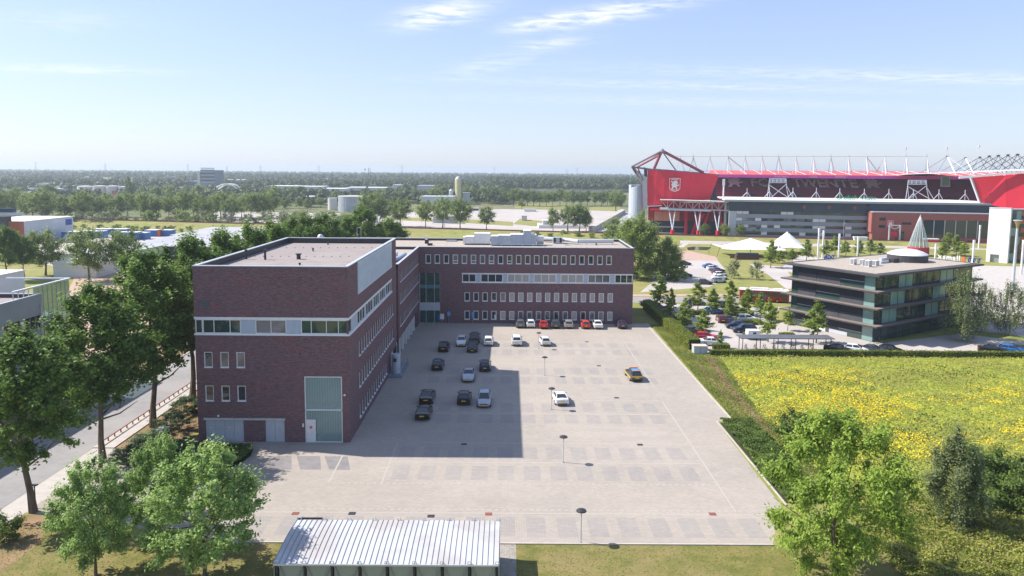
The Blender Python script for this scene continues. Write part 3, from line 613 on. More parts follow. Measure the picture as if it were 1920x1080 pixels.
for yy in (465, 481):
    for i in range(13):
        p = at(505 + 16 * i if yy == 465 else 462 + 16 * i, yy, zr); mb.lathe([(.07, 0), (.07, .08)], 6, (p.x, p.y, zr))
o = mb.build('roof_anchor', DARKMETAL, rf); o['kind'] = 'stuff'
zb = BH - .45
mb = MB(); mb.box(-23, -22.94, 152, 152.06, zb, zb + 1.4); mb.box(-22.3, -22.24, 152, 152.06, zb, zb + 1.4); mb.box(-23, -22.24, 152, 152.06, zb + 1.3, zb + 1.36)
mb = MB()
for (a, b, h) in ((868, 873, 1.6), (873, 889, 1.75), (889, 919, 2.4)):
    p0 = at(a, 459, zb); p1 = at(b, 459, zb); mb.box(p0.x, p1.x - .03, p0.y, p0.y + 2.6, zb + .25, zb + h)
for a in (872, 884, 898, 912): p0 = at(a, 459, zb); mb.box(p0.x, p0.x + .3, p0.y + .1, p0.y + 2.4, zb, zb + .24, 1)
mb.build('air_handler', [WHITE, DARKMETAL], rb)
mb = MB()
for (a, b, h, dd) in ((920, 934, 1.95, 3), (934, 957, 2.1, 3.2), (957, 981, 2.3, 3.2), (981, 996, 3.1, 3.2), (996, 1006, 2.2, 3.0)):
    p0 = at(a, 461, zb); p1 = at(b, 461, zb); n = max(2, int((p1.x - p0.x) / .5)); w = (p1.x - p0.x) / n
    for i in range(n): mb.box(p0.x + i * w + .015, p0.x + (i + 1) * w - .015, p0.y + .02 * (i % 2), p0.y + dd, zb + .15, zb + h)
    mb.box(p0.x, p1.x, p0.y - .05, p0.y + dd + .05, zb + h, zb + h + .08, 1)
mb.build('plant_enclosure', [BLUEGREY, WHITE], rb)
p0 = at(1006, 460, zb); mb = MB(); mb.box(p0.x + .1, p0.x + 1.5, p0.y, p0.y + 1.5, zb + .9, zb + 1.9); mb.box(p0.x + .1, p0.x + 1.5, p0.y + .2, p0.y + 1.3, zb + .2, zb + .7, 1); mb.build('air_handler', [WHITE, STEEL], rb)
p0 = at(1037, 457, zb); mb = MB(); mb.box(p0.x, p0.x + 1.9, p0.y, p0.y + 1.2, zb + .15, zb + 1.35); mb.box(p0.x + .12, p0.x + .6, p0.y - .03, p0.y - .003, zb + .25, zb + 1.25, 1); mb.box(p0.x + 1.4, p0.x + 1.85, p0.y - .03, p0.y - .003, zb + .25, zb + 1.25, 1); mb.build('condenser', [BLUEGREY, DARKMETAL], rb)
mb = MB(); pts = [at(1018, 447, zb + .8), at(1058, 449, zb + .8), at(1085, 452.5, zb + .7), at(1150, 452, zb + .7)]
for a, b in zip(pts, pts[1:]): mb.tube(a, b, .42, n=10)
for v in pts[1:]: mb.box(v.x - .3, v.x - .2, v.y - .3, v.y + .3, zb, v.z - .2)
mb.build('roof_duct', COPING, rb)
for (px, py, w, h, m) in ((800, 457, .8, .8, DARKMETAL), (806, 460.5, 1.0, .45, DARKMETAL), (799, 452, .5, 1.1, WHITE), (846, 453, 2.2, .25, STEEL), (1118, 460, .35, .4, DARKMETAL), (1064, 460, 1.0, .2, STEEL), (1100, 459, .3, .5, WHITE)):
    p0 = at(px, py, zb); mb = MB(); mb.box(p0.x - w / 2, p0.x + w / 2, p0.y, p0.y + w * .7, zb, zb + h); mb.build('roof_vent', m, rb)
mb = MB(); mb.tube((-21.6, 118, BH - .05), (-19.0, 121, BH - .05), .45, n=8); mb.tube((-19, 121, BH - .05), (-18.6, 128, BH), .4, n=8); mb.box(-21.5, -19.5, 123, 126, BH - .5, BH + .7); mb.build('roof_duct', BLUEGREY, rw)
mb = MB()
for i in range(12):
    x = -1.5 + 2.1 * i; mb.tube((x, BY + .7, zb), (x, BY + .7, zb + 1.05), .035, n=5)
mb.tube((-1.5, BY + .7, zb + 1.05), (21.6, BY + .7, zb + 1.05), .025, n=5); mb.tube((-1.5, BY + .7, zb + .6), (21.6, BY + .7, zb + .6), .02, n=5)
mb.build('roof_railing', WHITE, rb)
p0 = at(669, 446, BH - .5); mb = MB()
for dx in (0, .9): mb.box(p0.x + dx, p0.x + dx + .1, p0.y, p0.y + .1, BH - .5, BH + 1.9)
mb.box(p0.x, p0.x + 1, p0.y, p0.y + .1, BH + 1.8, BH + 1.9); mb.build('roof_ladder', WHITE, rw)
# small signs before the rear wing
def notice(px, py, h, w, sh_, m, lab, post=True):
    p = at(px, py); e = empty('notice_sign', (p.x, p.y, 0), lab, 'sign', 'small signs before the rear wing')
    if post: mb = MB(); mb.tube((p.x, p.y, 0), (p.x, p.y, h), .05, n=6); mb.build('post', STEEL, e)
    mb = MB(); mb.box(p.x - w / 2, p.x + w / 2, p.y - .1, p.y - .055, h - sh_, h); mb.build('sign_board', m, e)
LBLUE = mat('light_blue_sign', (.10, .38, .75), rough=.4)
notice(829, 606, 1.9, .8, 1.1, WHITE, 'white and green notice right of the glazed entrance'); notice(841.5, 606, 2.3, .6, .8, LBLUE, 'light blue square sign just right of the glazed entrance')
notice(887, 606, 2.2, .5, 1.0, LBLUE, 'narrow light blue sign before the second ground floor window'); notice(930, 606, 1.7, .65, .95, WHITE, 'small white board before the fifth ground floor window')
notice(822, 608, 1.8, .35, 1.2, mat('deep_blue_sign', (.02, .10, .32), rough=.4), 'slim dark blue sign at the door of the glazed entrance')
# low bicycle stands by the entrance
k = at(806, 611); e = empty('bicycle_rack', (k.x, k.y, 0), 'low steel bicycle rack on the paving before the glazed entrance', 'bicycle rack')
for i in range(5):
    mb = MB(); x = k.x - 1.2 + i * .6
    mb.tube((x, k.y - .35, 0), (x, k.y - .35, .75), .03); mb.tube((x, k.y - .35, .75), (x, k.y + .35, .75), .03); mb.tube((x, k.y + .35, .75), (x, k.y + .35, 0), .03); mb.build('hoop', STEEL, e)
# ------------------------------------------------------------ the bicycle shelter in the foreground
SX0, SX1, SY0, SY1 = -16.3, -.55, 48.0, 53.45
shd = empty('metal_shed', ((SX0 + SX1) / 2, SY0, 0), 'low long shed with a curved ribbed white metal roof in the foreground', 'shed')
def zs(y): t = (y - SY0) / (SY1 - SY0); return 2.58 + .20 * math.sin(math.pi * (.08 + .84 * t)) + .30 * t
ROOFM = mat('white_coated_sheet', (.54, .55, .575), (.47, .48, .51), .35, (1, 3, 1), rough=.5, metal=0, c3=(.42, .37, .33), s3=.33, a3=.7)
n = 40; w = (SX1 - SX0) / n; ys = [SY0 - .15 + (SY1 - SY0 + .3) * i / 10 for i in range(11)]
for i in range(n):
    mb = MB(); x0 = SX0 + i * w + .006; x1 = x0 + w - .012
    for a, b in zip(ys, ys[1:]):
        mb.face([(x0 + .03, a, zs(a)), (x1 - .03, a, zs(a)), (x1 - .03, b, zs(b)), (x0 + .03, b, zs(b))])
        mb.face([(x0, a, zs(a) + .012), (x0 + .03, a, zs(a)), (x0 + .03, b, zs(b)), (x0, b, zs(b) + .012)]); mb.face([(x1 - .03, a, zs(a)), (x1, a, zs(a) + .012), (x1, b, zs(b) + .012), (x1 - .03, b, zs(b))])
    mb.build('roof_sheet', ROOFM, shd)
mb = MB()
for i in range(n + 1):
    x = SX0 + i * w
    for a, b in zip(ys, ys[1:]): mb.hexa([(x - .02, a, zs(a) + .01), (x + .02, a, zs(a) + .01), (x + .02, b, zs(b) + .01), (x - .02, b, zs(b) + .01)], [(x - .016, a, zs(a) + .045), (x + .016, a, zs(a) + .045), (x + .016, b, zs(b) + .045), (x - .016, b, zs(b) + .045)])
o = mb.build('roof_seam', mat('grey_seam', (.24, .25, .27), rough=.5), shd); o['kind'] = 'stuff'
PAN = mat('olive_grey_wall_panel', (.30, .335, .27), (.36, .39, .32), 3, (8, 8, .3), rough=.6)
for i in range(8):
    x0 = SX0 + .2 + i * 1.93
    for (yy, d) in ((SY0 + .12, 1), (SY1 - .2, -1)):
        mb = MB(); mb.box(x0 + .12, x0 + 1.82, yy, yy + .05, .1, zs(yy) - .2); mb.build('wall_panel', PAN, shd)
    mb = MB()
    for s in (0, 1):
        xa = x0 + .06 if s == 0 else x0 + 1.87; mb.tube((xa, SY0 + .05, zs(SY0) - .15), (x0 + .97, SY0 + .05, .4), .04, n=5)
    mb.build('brace', STEEL, shd)
for i in range(9):
    x = SX0 + .2 + i * 1.93
    for yy in (SY0, SY1 - .1):
        mb = MB(); mb.box(x - .06, x + .06, yy - .02, yy + .1, 0, zs(yy) - .05); mb.build('post', DARKMETAL, shd)
    for yy in (SY0 - .12, SY1 + .12):
        mb = MB(); z = zs(yy) + .02; mb.tube((x - .16, yy, z - .05), (x - .1, yy, z + .17), .035, n=5); mb.tube((x - .1, yy, z + .17), (x + .1, yy, z + .17), .035, n=5); mb.tube((x + .1, yy, z + .17), (x + .16, yy, z - .05), .035, n=5); mb.build('gutter_clip', COPING, shd)
mb = MB(); mb.box(SX0, SX1, SY0 - .24, SY0 - .16, zs(SY0) - .14, zs(SY0) - .02); mb.build('gutter', COPING, shd)
mb = MB(); mb.box(SX0 - .02, SX0 + 2.0, SY1 + .2, SY1 + .32, zs(SY1) - .1, zs(SY1) + .1); mb.build('gutter', DARKMETAL, shd)
mb = MB(); mb.box(SX0 - .03, SX0 + .02, SY0, SY1, .1, 2.5); mb.box(SX1 - .02, SX1 + .03, SY0, SY1, .1, 2.5); mb.build('end_wall', PAN, shd)
sheet('shed_path', [(SX1, 46), (SX1 + 1.3, 46), (SX1 + 1.3, 55.4), (SX1, 55.4)], .012, BAYGREY)
# ------------------------------------------------------------ lamp posts of the car park
def lamp(px, py, hz, lab, grp='low mushroom lamps down the middle of the car park', proto=[None]):
    p = at(px, py)
    if proto[0] is None:
        e = empty('car_park_lamp', (0, 0, 0), lab, 'lamp post', grp)
        mb = MB(); mb.tube((0, 0, 0), (0, 0, 2.65), .055, .045, 8); mb.build('post', COPING, e)
        mb = MB(); mb.lathe([(.05, 2.6), (.12, 2.66), (.43, 2.70), (.40, 2.78), (.15, 2.88), (.02, 2.9)], 16); mb.build('lamp_head', DARKMETAL, e)
        mb = MB(); mb.lathe([(.11, 0), (.11, .06)], 8); mb.build('foot_plate', STEEL, e); proto[0] = e
    else: e = copy_tree(proto[0]); e['label'] = lab
    e.location = (p.x, p.y, 0.004); return e
for px, py, lab in ((1010, 654, 'mushroom lamp post nearest the rear wing, by the white hatchback'), (1021, 704, 'mushroom lamp post second from the rear wing, alone between empty bays'), (1034, 768, 'mushroom lamp post standing beside the white coupe'), (1056, 867, 'mushroom lamp post with its shadow on the pale paving, second nearest'), (1089, 1018, 'mushroom lamp post at the lawn edge, nearest of the row')):
    lamp(px, py, 0, lab)
# ------------------------------------------------------------ trees
def unit(n):
    v = NP.normal(size=(n, 3)); return v / np.linalg.norm(v, axis=1)[:, None]
def leaf_mesh(name, C, N, size, tint, m, aspect=.62, droop=None, fold=.25):
    "one rhombic leaf (or leaf spray) at each point C, facing N"
    n = len(C); N = N / np.linalg.norm(N, axis=1)[:, None]
    a = NP.normal(size=(n, 3))
    if droop is not None: a = a * (1 - droop) + np.array([0, 0, -1.6]) * droop
    T = a - (a * N).sum(1)[:, None] * N; T /= np.linalg.norm(T, axis=1)[:, None] + 1e-9; B = np.cross(N, T)
    s = size * (0.7 + .6 * NP.random(n))[:, None]
    V = np.empty((n, 4, 3)); V[:, 0] = C - T * s * .5; V[:, 2] = C + T * s * .5; V[:, 1] = C + B * s * aspect * .5 - N * s * fold * .3; V[:, 3] = C - B * s * aspect * .5 - N * s * fold * .3
    me = bpy.data.meshes.new(name); me.vertices.add(n * 4); me.vertices.foreach_set('co', V.reshape(-1).astype(np.float32))
    me.loops.add(n * 4); me.loops.foreach_set('vertex_index', np.arange(n * 4, dtype=np.int32))
    me.polygons.add(n); me.polygons.foreach_set('loop_start', np.arange(0, n * 4, 4, dtype=np.int32)); me.polygons.foreach_set('loop_total', np.full(n, 4, dtype=np.int32))
    at_ = me.attributes.new('tint', 'FLOAT', 'POINT'); at_.data.foreach_set('value', np.repeat(np.clip(tint, 0, 1), 4).astype(np.float32))
    me.materials.append(m); me.update(); me.validate(); return me
def crown_points(rx, ry, rz, z0, ncl, nleaf, shape='round', rc=(.22, .36), flat=.8, spread=1.0):
    "clumps spread through the crown, leaves gathered on the skin of each clump"
    cs = []
    while len(cs) < ncl:
        p = NP.uniform(-1, 1, 3); r = np.linalg.norm(p)
        if r > 1 or r < .35 * NP.random() + .25: continue
        h = (p[2] + 1) / 2
        if shape == 'cone': k = .28 + .85 * (1 - h) ** .8 if h > .1 else .75
        elif shape == 'broad': k = 1.05 if h < .55 else 1.05 - (h - .55) * .75
        elif shape == 'egg': k = 1.12 - .5 * h
        elif shape == 'tier': k = (1.05 - .85 * h) * (.8 + .35 * math.sin(h * 22))
        else: k = 1.0
        cs.append((p[0] * k, p[1] * k, p[2]))
    cs = np.array(cs); rad = NP.uniform(rc[0], rc[1], ncl); ct = NP.random(ncl)
    w = rad ** 2; idx = NP.choice(ncl, nleaf, p=w / w.sum()); u = unit(nleaf)
    ax = cs + np.array([0, 0, .45]); ax /= np.linalg.norm(ax, axis=1)[:, None] + 1e-6; ax = ax[idx]      # sprays reach outwards and up
    rr = rad[idx] * np.minimum(np.abs(NP.normal(size=nleaf)), 2.0) * .50; off_ = u * rr[:, None]; along = (off_ * ax).sum(1)[:, None]; off_ = off_ + ax * along * .9
    off_[:, 2] *= flat
    P = (cs[idx] + off_) * np.array([rx, ry, rz]); P[:, 2] += z0 + rz
    nrm = u * .45 + unit(nleaf) * .75 + np.array([0, 0, .55]) + cs[idx] * .25
    tint = .45 * ct[idx] + .55 * NP.random(nleaf)
    return P, nrm, tint
def trunk_mb(h, r, z0, rx, rz, nb=6, lean=0.0, seed=0):
    q = random.Random(seed); mb = MB(); p = Vector((0, 0, 0)); ps = [p]; segs = 5
    top = z0 + rz * 1.1
    for i in range(segs): p = p + Vector((q.uniform(-.05, .05) * h * .3 + lean, q.uniform(-.05, .05) * h * .3, top / segs)); ps.append(p)
    for i in range(segs): mb.tube(ps[i], ps[i + 1], r * (1 - .72 * i / segs) * (1.25 if i == 0 else 1), r * (1 - .72 * (i + 1) / segs), 7)
    for b in range(nb):
        t = q.uniform(.35, .95) * segs; i = min(int(t), segs - 1); s = ps[i].lerp(ps[i + 1], t - i)
        if s.z < z0 * .85: s = Vector((ps[2].x, ps[2].y, z0 * .95))
        a = b * 2.4 + q.uniform(-.4, .4); e = s + Vector((math.cos(a) * rx * q.uniform(.5, .8), math.sin(a) * rx * q.uniform(.5, .8), rz * q.uniform(.25, .7)))
        mid = s.lerp(e, .5) + Vector((0, 0, -.06 * rz)); mb.tube(s, mid, r * .36, r * .24, 5); mb.tube(mid, e, r * .24, r * .07, 5)
    return mb
class Kind:
    def __init__(s, name, m, h, rx, z0, ncl, nleaf, leaf, shape='round', bark=BARK, r=.22, nb=6, rc=(.22, .36), flat=.8, droop=None, aspect=.62, variants=2, ry=None, trunk=True):
        s.name = name; s.h = h; s.v = []
        for k in range(variants):
            rz = (h - z0) / 2 * .93; P, N, t = crown_points(rx, ry or rx, rz, z0, ncl, nleaf, shape, rc, flat)
            if droop: P[:, 2] -= NP.random(len(P)) ** 2 * droop
            P[:, 2] *= h / max(np.percentile(P[:, 2], 99.0), .1); P[:, 2] = np.maximum(P[:, 2], .15)
            cm = leaf_mesh('crown', P, N, leaf, t, m, aspect, .6 if droop else None)
            tm = trunk_mb(h, r, z0, rx, rz, nb, seed=k + 5).mesh('trunk', bark) if trunk else None
            s.v.append((cm, tm))
    def place(s, x, y, h, label, cat='tree', group=None, w=1.0, name=None, z=0.0, rz=None):
        i = rng.randrange(len(s.v)); cm, tm = s.v[i]; k = h / s.h
        e = empty(name or s.name, (x, y, z), label, cat, group, rng.uniform(0, 6.28) if rz is None else rz); e.scale = (k * w, k * w, k)
        inst('crown', cm, e)
        if tm: inst('trunk', tm, e)
        return e
PLANE = Kind('street_tree', L_PLANE, 18, 5.0, 5.3, 150, 46000, .33, 'egg', r=.30, nb=9, rc=(.10, .21), variants=3)
MAPLE = Kind('maple_tree', L_MAPLE, 8.5, 4.0, 1.2, 170, 36000, .22, 'egg', r=.14, nb=8, rc=(.09, .18), flat=1.0, variants=3)
ASH = Kind('ash_tree', L_ASH, 12.3, 5.0, 1.2, 130, 42000, .27, 'egg', r=.20, nb=10, rc=(.10, .2), aspect=.42, droop=.5, variants=1)
BIRCHN = Kind('birch_tree', L_BIRCH, 8, 2.3, .5, 70, 20000, .18, 'cone', BIRCHBARK, .09, 6, (.2, .34), droop=1.2, aspect=.5, variants=1)
BIRCH = Kind('birch_tree', L_BIRCH, 12, 4.2, 1.5, 60, 10000, .36, 'egg', BIRCHBARK, .16, 7, (.18, .32), droop=2.2, aspect=.45, variants=2)
OAK = Kind('layered_tree', L_BRIGHT, 7, 2.3, 1.1, 70, 6500, .28, 'tier', r=.09, nb=6, rc=(.13, .26), flat=.45, variants=3)
BIG = Kind('chestnut_tree', L_MIX, 17, 7.4, .6, 120, 36000, .46, 'egg', r=.5, nb=8, rc=(.18, .30), variants=2)
MID = Kind('avenue_tree', L_MIX, 13, 4.8, 2.9, 60, 8500, .52, 'round', r=.30, nb=6, rc=(.26, .42), variants=4)
MIDB = Kind('bushy_tree', L_MIX, 11, 4.8, .6, 55, 7500, .55, 'egg', r=.25, nb=4, rc=(.26, .42), variants=3)
WILL = Kind('willow_bush', L_WILLOW, 6, 3.0, .2, 40, 3600, .36, 'egg', r=.12, nb=4, rc=(.22, .4), aspect=.4, variants=2)
SHRUB = Kind('shrub', L_IVY, 3, 2.1, .0, 40, 7000, .22, 'round', r=.06, nb=3, rc=(.25, .42), variants=2)
MSHRUB = Kind('shrub', L_MIX, 3, 2.0, .0, 30, 1500, .4, 'round', r=.06, nb=2, rc=(.25, .42), variants=2)
JUNI = Kind('juniper_bush', L_JUNI, 1.6, 2.6, .0, 44, 7500, .24, 'broad', r=.06, nb=3, rc=(.2, .34), flat=.5, aspect=.3, variants=2)
CONIF = Kind('conifer_tree', L_PLANE, 20, 4.0, 1.0, 60, 3600, .7, 'cone', r=.3, nb=4, rc=(.2, .3), variants=1)
POP = Kind('poplar_tree', L_PLANE, 10, 1.6, .6, 30, 1800, .5, 'egg', r=.2, nb=2, rc=(.3, .45), variants=1)

# street trees along the verge
G1 = 'street trees in the verge along the left street'
for i, (y, h, w, lab) in enumerate(((60.5, 14.8, 1.05, 'nearest street tree, broad dark crown at the left edge above the street'), (71.6, 16.8, 1.0, 'second street tree, its bare trunk beside the driveway'),
        (81.6, 19.0, 1.0, 'third street tree, trunk standing just before the low junipers'), (92.6, 19.6, .95, 'fourth street tree, close beside the left edge of the brick front block'),
        (103, 19.5, .9, 'fifth street tree, half behind the left edge of the brick block'), (114, 19.6, .9, 'sixth street tree, top showing over the brick roof edge'), (125, 19.4, .9, 'seventh street tree, top level with the flat roof'),
        (137, 19.2, .9, 'eighth street tree behind the flat brown roof'), (149, 18.8, .9, 'ninth street tree behind the flat brown roof'), (162, 18.5, .9, 'tenth street tree, last of the row before the railway'))):
    PLANE.place(-41.4 + rng.uniform(-.2, .2), y, h + .9, lab, group=G1, w=w * 1.12)
for i, (x, y, h) in enumerate(((-40, 178, 17.5), (-39.5, 192, 19.5), (-33, 200, 16))):
    PLANE.place(x, y, h, ('dense green tree past the end of the street row', 'tall rounded tree with lit left side behind the flat roof', 'lower dark tree right of the tall rounded one')[i], group='trees behind the flat brown roof', w=1.25)
WILL.place(at(765, 446).x, 262, 11, 'bright yellow green tree top just above the rear roof edge', group='trees behind the flat brown roof', w=1.2, name='willow_tree')
WILL.place(-60, 240, 15, 'silvery loose tree behind the street row', group='trees behind the flat brown roof', w=1.1, name='willow_tree')
WILL.place(-74, 250, 16, 'grey green willow near the railway behind the street row', group='trees behind the flat brown roof', w=1.1, name='willow_tree')
# left side of the street, around the grey office
GL = 'garden trees left of the street'
for px, Y_, h, w, lab, k in ((80, 200, 12.5, 1.0, 'round olive tree left of the street beyond the grey office', MID), (163, 190, 13.5, 1.0, 'round olive tree standing clear beside the reddish side road', MID), (232, 196, 12.5, 1.05, 'olive tree half hidden behind the street trees', MID),
                             (40, 195, 11, .9, 'fresh green layered tree behind the white box', PLANE), (8, 190, 14, 1.1, 'dark tree at the left edge beyond the white box', PLANE), (20, 232, 9, 1.2, 'bushy green tree at the left edge before the navy building', MIDB), (45, 228, 7, 1.3, 'wide bright bush left of the parked cars', MIDB), (222, 265, 7, 1.0, 'small rounded tree before the blue containers', MIDB)):
    p = at(px, 560); k.place((px - 954) / 1350 * Y_, Y_, h, lab, group=GL, w=w)
# maples in the lower left
GM = 'young maples on the lawn at the lower left'
MAPLE.place(-30.3, 50.5, 8.6, 'pale green young maple at the lower left corner', group=GM, w=.78)
MAPLE.place(-28.0, 55.6, 8.3, 'pale green maple between the other two, farthest from the camera', group=GM, w=.72)
MAPLE.place(-22.3, 50.6, 9.4, 'broadest pale green maple, left of the ribbed shed roof', group=GM, w=1.0)
# right foreground
ASH.place(24.4, 50.6, 12.4, 'large bright green ash at the lower right over the lawn edge', group=None, w=1.14)
BIRCHN.place(38.2, 59.0, 8.3, 'grey green weeping birch in the meadow at the right', w=1.2)
SHRUB.place(31.8, 76.5, 3.7, 'rounded grey green bush at the meadow edge above the ash', 'bush', 'bushes at the meadow edge', w=.95)
SHRUB.place(34.0, 75.5, 2.6, 'smaller bush attached right of the rounded bush', 'bush', 'bushes at the meadow edge', w=.8)
for x, y, h, lab in ((45.0, 62, 3.3, 'dark bush right of the weeping birch'), (47.2, 60.5, 3.0, 'dark bush at the right edge'), (46.0, 66.5, 3.8, 'brownish taller bush at the right edge behind the dark ones'), (48, 65, 3.4, 'bush at the right edge farthest from the birch')):
    SHRUB.place(x, y, h, lab, 'bush', 'bushes right of the birch', w=1.0)
# junipers and ground cover by the front block
GJ = 'low junipers between the street and the front block'
for px, py, h, w, lab in ((350, 775, 2.0, .8, 'pale juniper against the left side wall of the brick block'), (322, 806, 1.9, .85, 'dark juniper behind the black bin'), (290, 842, 1.9, .9, 'spreading juniper in front of the third street tree'), (245, 868, 1.7, .9, 'juniper at the tip of the dry verge by the driveway'), (265, 850, 1.6, .8, 'juniper in the middle of the verge group'), (345, 850, 1.5, .7, 'dark juniper at the left end of the ground cover bed')):
    p = at(px, py); JUNI.place(p.x, p.y, h, lab, 'bush', GJ, w=w * .78)
p = at(12, 1015); SHRUB.place(p.x, p.y, 2.2, 'dark clipped bush at the lower left edge', 'bush', w=.8)

def hedge(name, label, pts, width, h, m, dens=90, leaf=.2, core=BARK, cat='hedge', group=None, ragged=.12, kind=None):
    "a hedge: a dark core with leaves on its top and flanks"
    C = []; N = []
    for a, b in zip(pts, pts[1:]):
        a = np.array([a[0], a[1], 0.0]); b = np.array([b[0], b[1], 0.0]); L = np.linalg.norm(b - a); d = (b - a) / L; nn = np.array([-d[1], d[0], 0])
        per = width + 2 * h; n = int(dens * L * per); s = NP.random(n) * L; q = NP.random(n) * per
        side = q < h; oth = q > h + width; lat = np.where(side, -width / 2, np.where(oth, width / 2, q - h - width / 2)); z = np.where(side, q, np.where(oth, q - h - width, h))
        P = a + d * s[:, None] + nn * lat[:, None]; P[:, 2] = z; P += NP.normal(size=(n, 3)) * ragged * .6
        nr = np.where(side[:, None], -nn, np.where(oth[:, None], nn, np.array([0, 0, 1.0]))) + unit(n) * .6; C.append(P); N.append(nr)
    C = np.concatenate(C); N = np.concatenate(N); C[:, 2] = np.maximum(C[:, 2], .03)
    c0 = pts[0]; me = leaf_mesh('foliage', C - np.array([c0[0], c0[1], 0]), N, leaf, NP.random(len(C)) * .6 + .4 * (np.sin(C[:, 0] * .9) * .5 + .5), m)
    mb = MB()
    for a, b in zip(pts, pts[1:]):
        a = Vector(a); b = Vector(b); d = (b - a).normalized(); nn = Vector((-d.y, d.x)) * (width / 2 - .05)
        mb.prism([a - nn, b - nn, b + nn, a + nn], 0, h - .06)
    if kind:
        o = inst(name, me, loc=(c0[0], c0[1], 0)); return tag(o, kind=kind)
    e = empty(name, (c0[0], c0[1], 0), label, cat, group); inst('foliage', me, e); mb.build('branches', mat('hedge_core', (.03, .045, .012), rough=.95), e); return e
def rug(name, poly, h, m, n, leaf, kind='stuff', label=None, cat=None, amp=.25):
    "low ground cover over a polygon"
    P2 = np.array(poly); lo = P2.min(0); hi = P2.max(0); pts = NP.uniform(lo, hi, (n * 2, 2)); ins = np.zeros(len(pts), bool); j = len(P2) - 1
    for i in range(len(P2)):
        a, b = P2[i], P2[j]; c = (a[1] > pts[:, 1]) != (b[1] > pts[:, 1]); x = (b[0] - a[0]) * (pts[:, 1] - a[1]) / (b[1] - a[1] + 1e-12) + a[0]; ins ^= c & (pts[:, 0] < x); j = i
    pts = pts[ins]; k = len(pts); z = h * (.6 + amp * (np.sin(pts[:, 0] * 1.7 + np.sin(pts[:, 1] * 1.1)) * np.cos(pts[:, 1] * 1.4)) + .25 * NP.random(k))
    C = np.column_stack([pts, z]); me = leaf_mesh(name, C, unit(k) * .7 + np.array([0, 0, .9]), leaf, NP.random(k) * .6 + .4 * (np.sin(pts[:, 0] * .8 + pts[:, 1] * .6) * .5 + .5), m)
    o = inst(name, me); o['kind'] = kind
    return o
# ground cover bed before the garages and along the lot
p = [at(318, 845), at(350, 838), at(475, 842), at(470, 855), at(425, 888), at(330, 882), at(300, 868)]
pl = [(v.x, v.y) for v in p]; sheet('planting_bed', pl, .03, mat('bed_soil', (.03, .04, .018), rough=.95)); rug('ground_cover', pl, .75, L_IVY, 14000, .19)
pl = [(25.5, 63), (29.4, 63), (29.6, 70), (29.2, 84.2), (25.6, 84.2)]; sheet('planting_bed', pl, .02, mat('bed_soil', (.04, .05, .02), rough=.95)); rug('ground_cover', pl, .75, L_IVY, 22000, .21, amp=.45)
pl = [(27.5, 85), (29.6, 84.5), (31.2, 84), (34.6, 115.6), (31.0, 119), (30.2, 139), (28.1, 140)]; rug('rough_grass', pl, .22, L_GRASS, 34000, .2)
pl = [(29.5, 62), (31.6, 62), (31.9, 85), (29.2, 85)]; rug('rough_grass', pl, .25, L_GRASS, 12000, .2)
pl = [(30.0, 80), (30.8, 80), (31.2, 96), (33.2, 114), (32.2, 115), (30.3, 100)]; rug('dry_grass', pl, .30, L_DRY, 9000, .2)
pl = [(28.9, 86), (29.3, 86), (30.2, 112), (29.6, 112)]; rug('dry_grass', pl, .27, L_DRY, 2500, .2)
hedge('clipped_hedge', 'tall clipped yellow green hedge between the lot and the office car park', [(30.7, 157), (30.9, 140), (31.6, 119.5)], 2.0, 1.9, L_HEDGE, 70, .2, group='clipped hedges by the office')
hedge('clipped_hedge', 'long low clipped hedge along the back edge of the meadow', [(33.3, 116.2), (60, 116.3), (118, 116.2)], 1.0, .95, L_HEDGE, 60, .2, group='clipped hedges by the office')
for i, (px, py, L, lab) in enumerate(((1352, 655, 2.8, 'short dark hedge right of the white cabinet'), (1275, 609, 3.0, 'short hedge behind the black car by the boundary'), (1400, 608, 5.0, 'low hedge behind the two dark parked cars'), (1405, 633, 2.2, 'short hedge at the white box with a blue mark'), (1475, 633, 2.6, 'short hedge beside the layered tree before the bicycle canopy'), (1385, 592, 6, 'low hedge in the middle of the office car park'), (1300, 590, 5, 'low hedge under the bright trees by the boundary'))):
    q = at(px, py); hedge('car_park_hedge', lab, [(q.x - L / 2, q.y), (q.x + L / 2, q.y)], 1.2, .9, L_HEDGE, 60, .2, group='short hedges in the office car park')
# flowering meadow
pl = [(31.2, 60), (62, 44), (118, 100), (118, 115.4), (34.4, 115.4), (31.3, 88)]
def scatter(poly, n):
    P2 = np.array(poly); lo = P2.min(0); hi = P2.max(0); pts = NP.uniform(lo, hi, (n, 2)); ins = np.zeros(n, bool); j = len(P2) - 1
    for i in range(len(P2)):
        a, b = P2[i], P2[j]; c = (a[1] > pts[:, 1]) != (b[1] > pts[:, 1]); x = (b[0] - a[0]) * (pts[:, 1] - a[1]) / (b[1] - a[1] + 1e-12) + a[0]; ins ^= c & (pts[:, 0] < x); j = i
    return pts[ins]
def patch(p): # clumping of the flowers
    x, y = p[:, 0], p[:, 1]; return (np.sin(x * .31 + 1.3 * np.sin(y * .17)) + np.sin(y * .43 - x * .12) + .8 * np.sin(x * .9 + y * .7) + .6 * np.sin(y * 1.9 - x * 1.3)) / 3.4
g = scatter(pl, 120000); k = len(g); hh = .14 + .2 * NP.random(k) + .14 * patch(g)
me = leaf_mesh('meadow_grass', np.column_stack([g, np.maximum(hh, .05)]), unit(k) * .6 + np.array([-.25, 0, .95]), .34, NP.random(k) * .55 + .45 * (patch(g) * .5 + .5), L_GRASS2, .4)
o = inst('meadow_grass', me); o['kind'] = 'stuff'
g = scatter(pl, 90000); pf = patch(g) + NP.normal(size=len(g)) * .22; edge = np.exp(-((g[:, 0] - 40) / 10) ** 2 - ((g[:, 1] - 95) / 16) ** 2) * 1.0
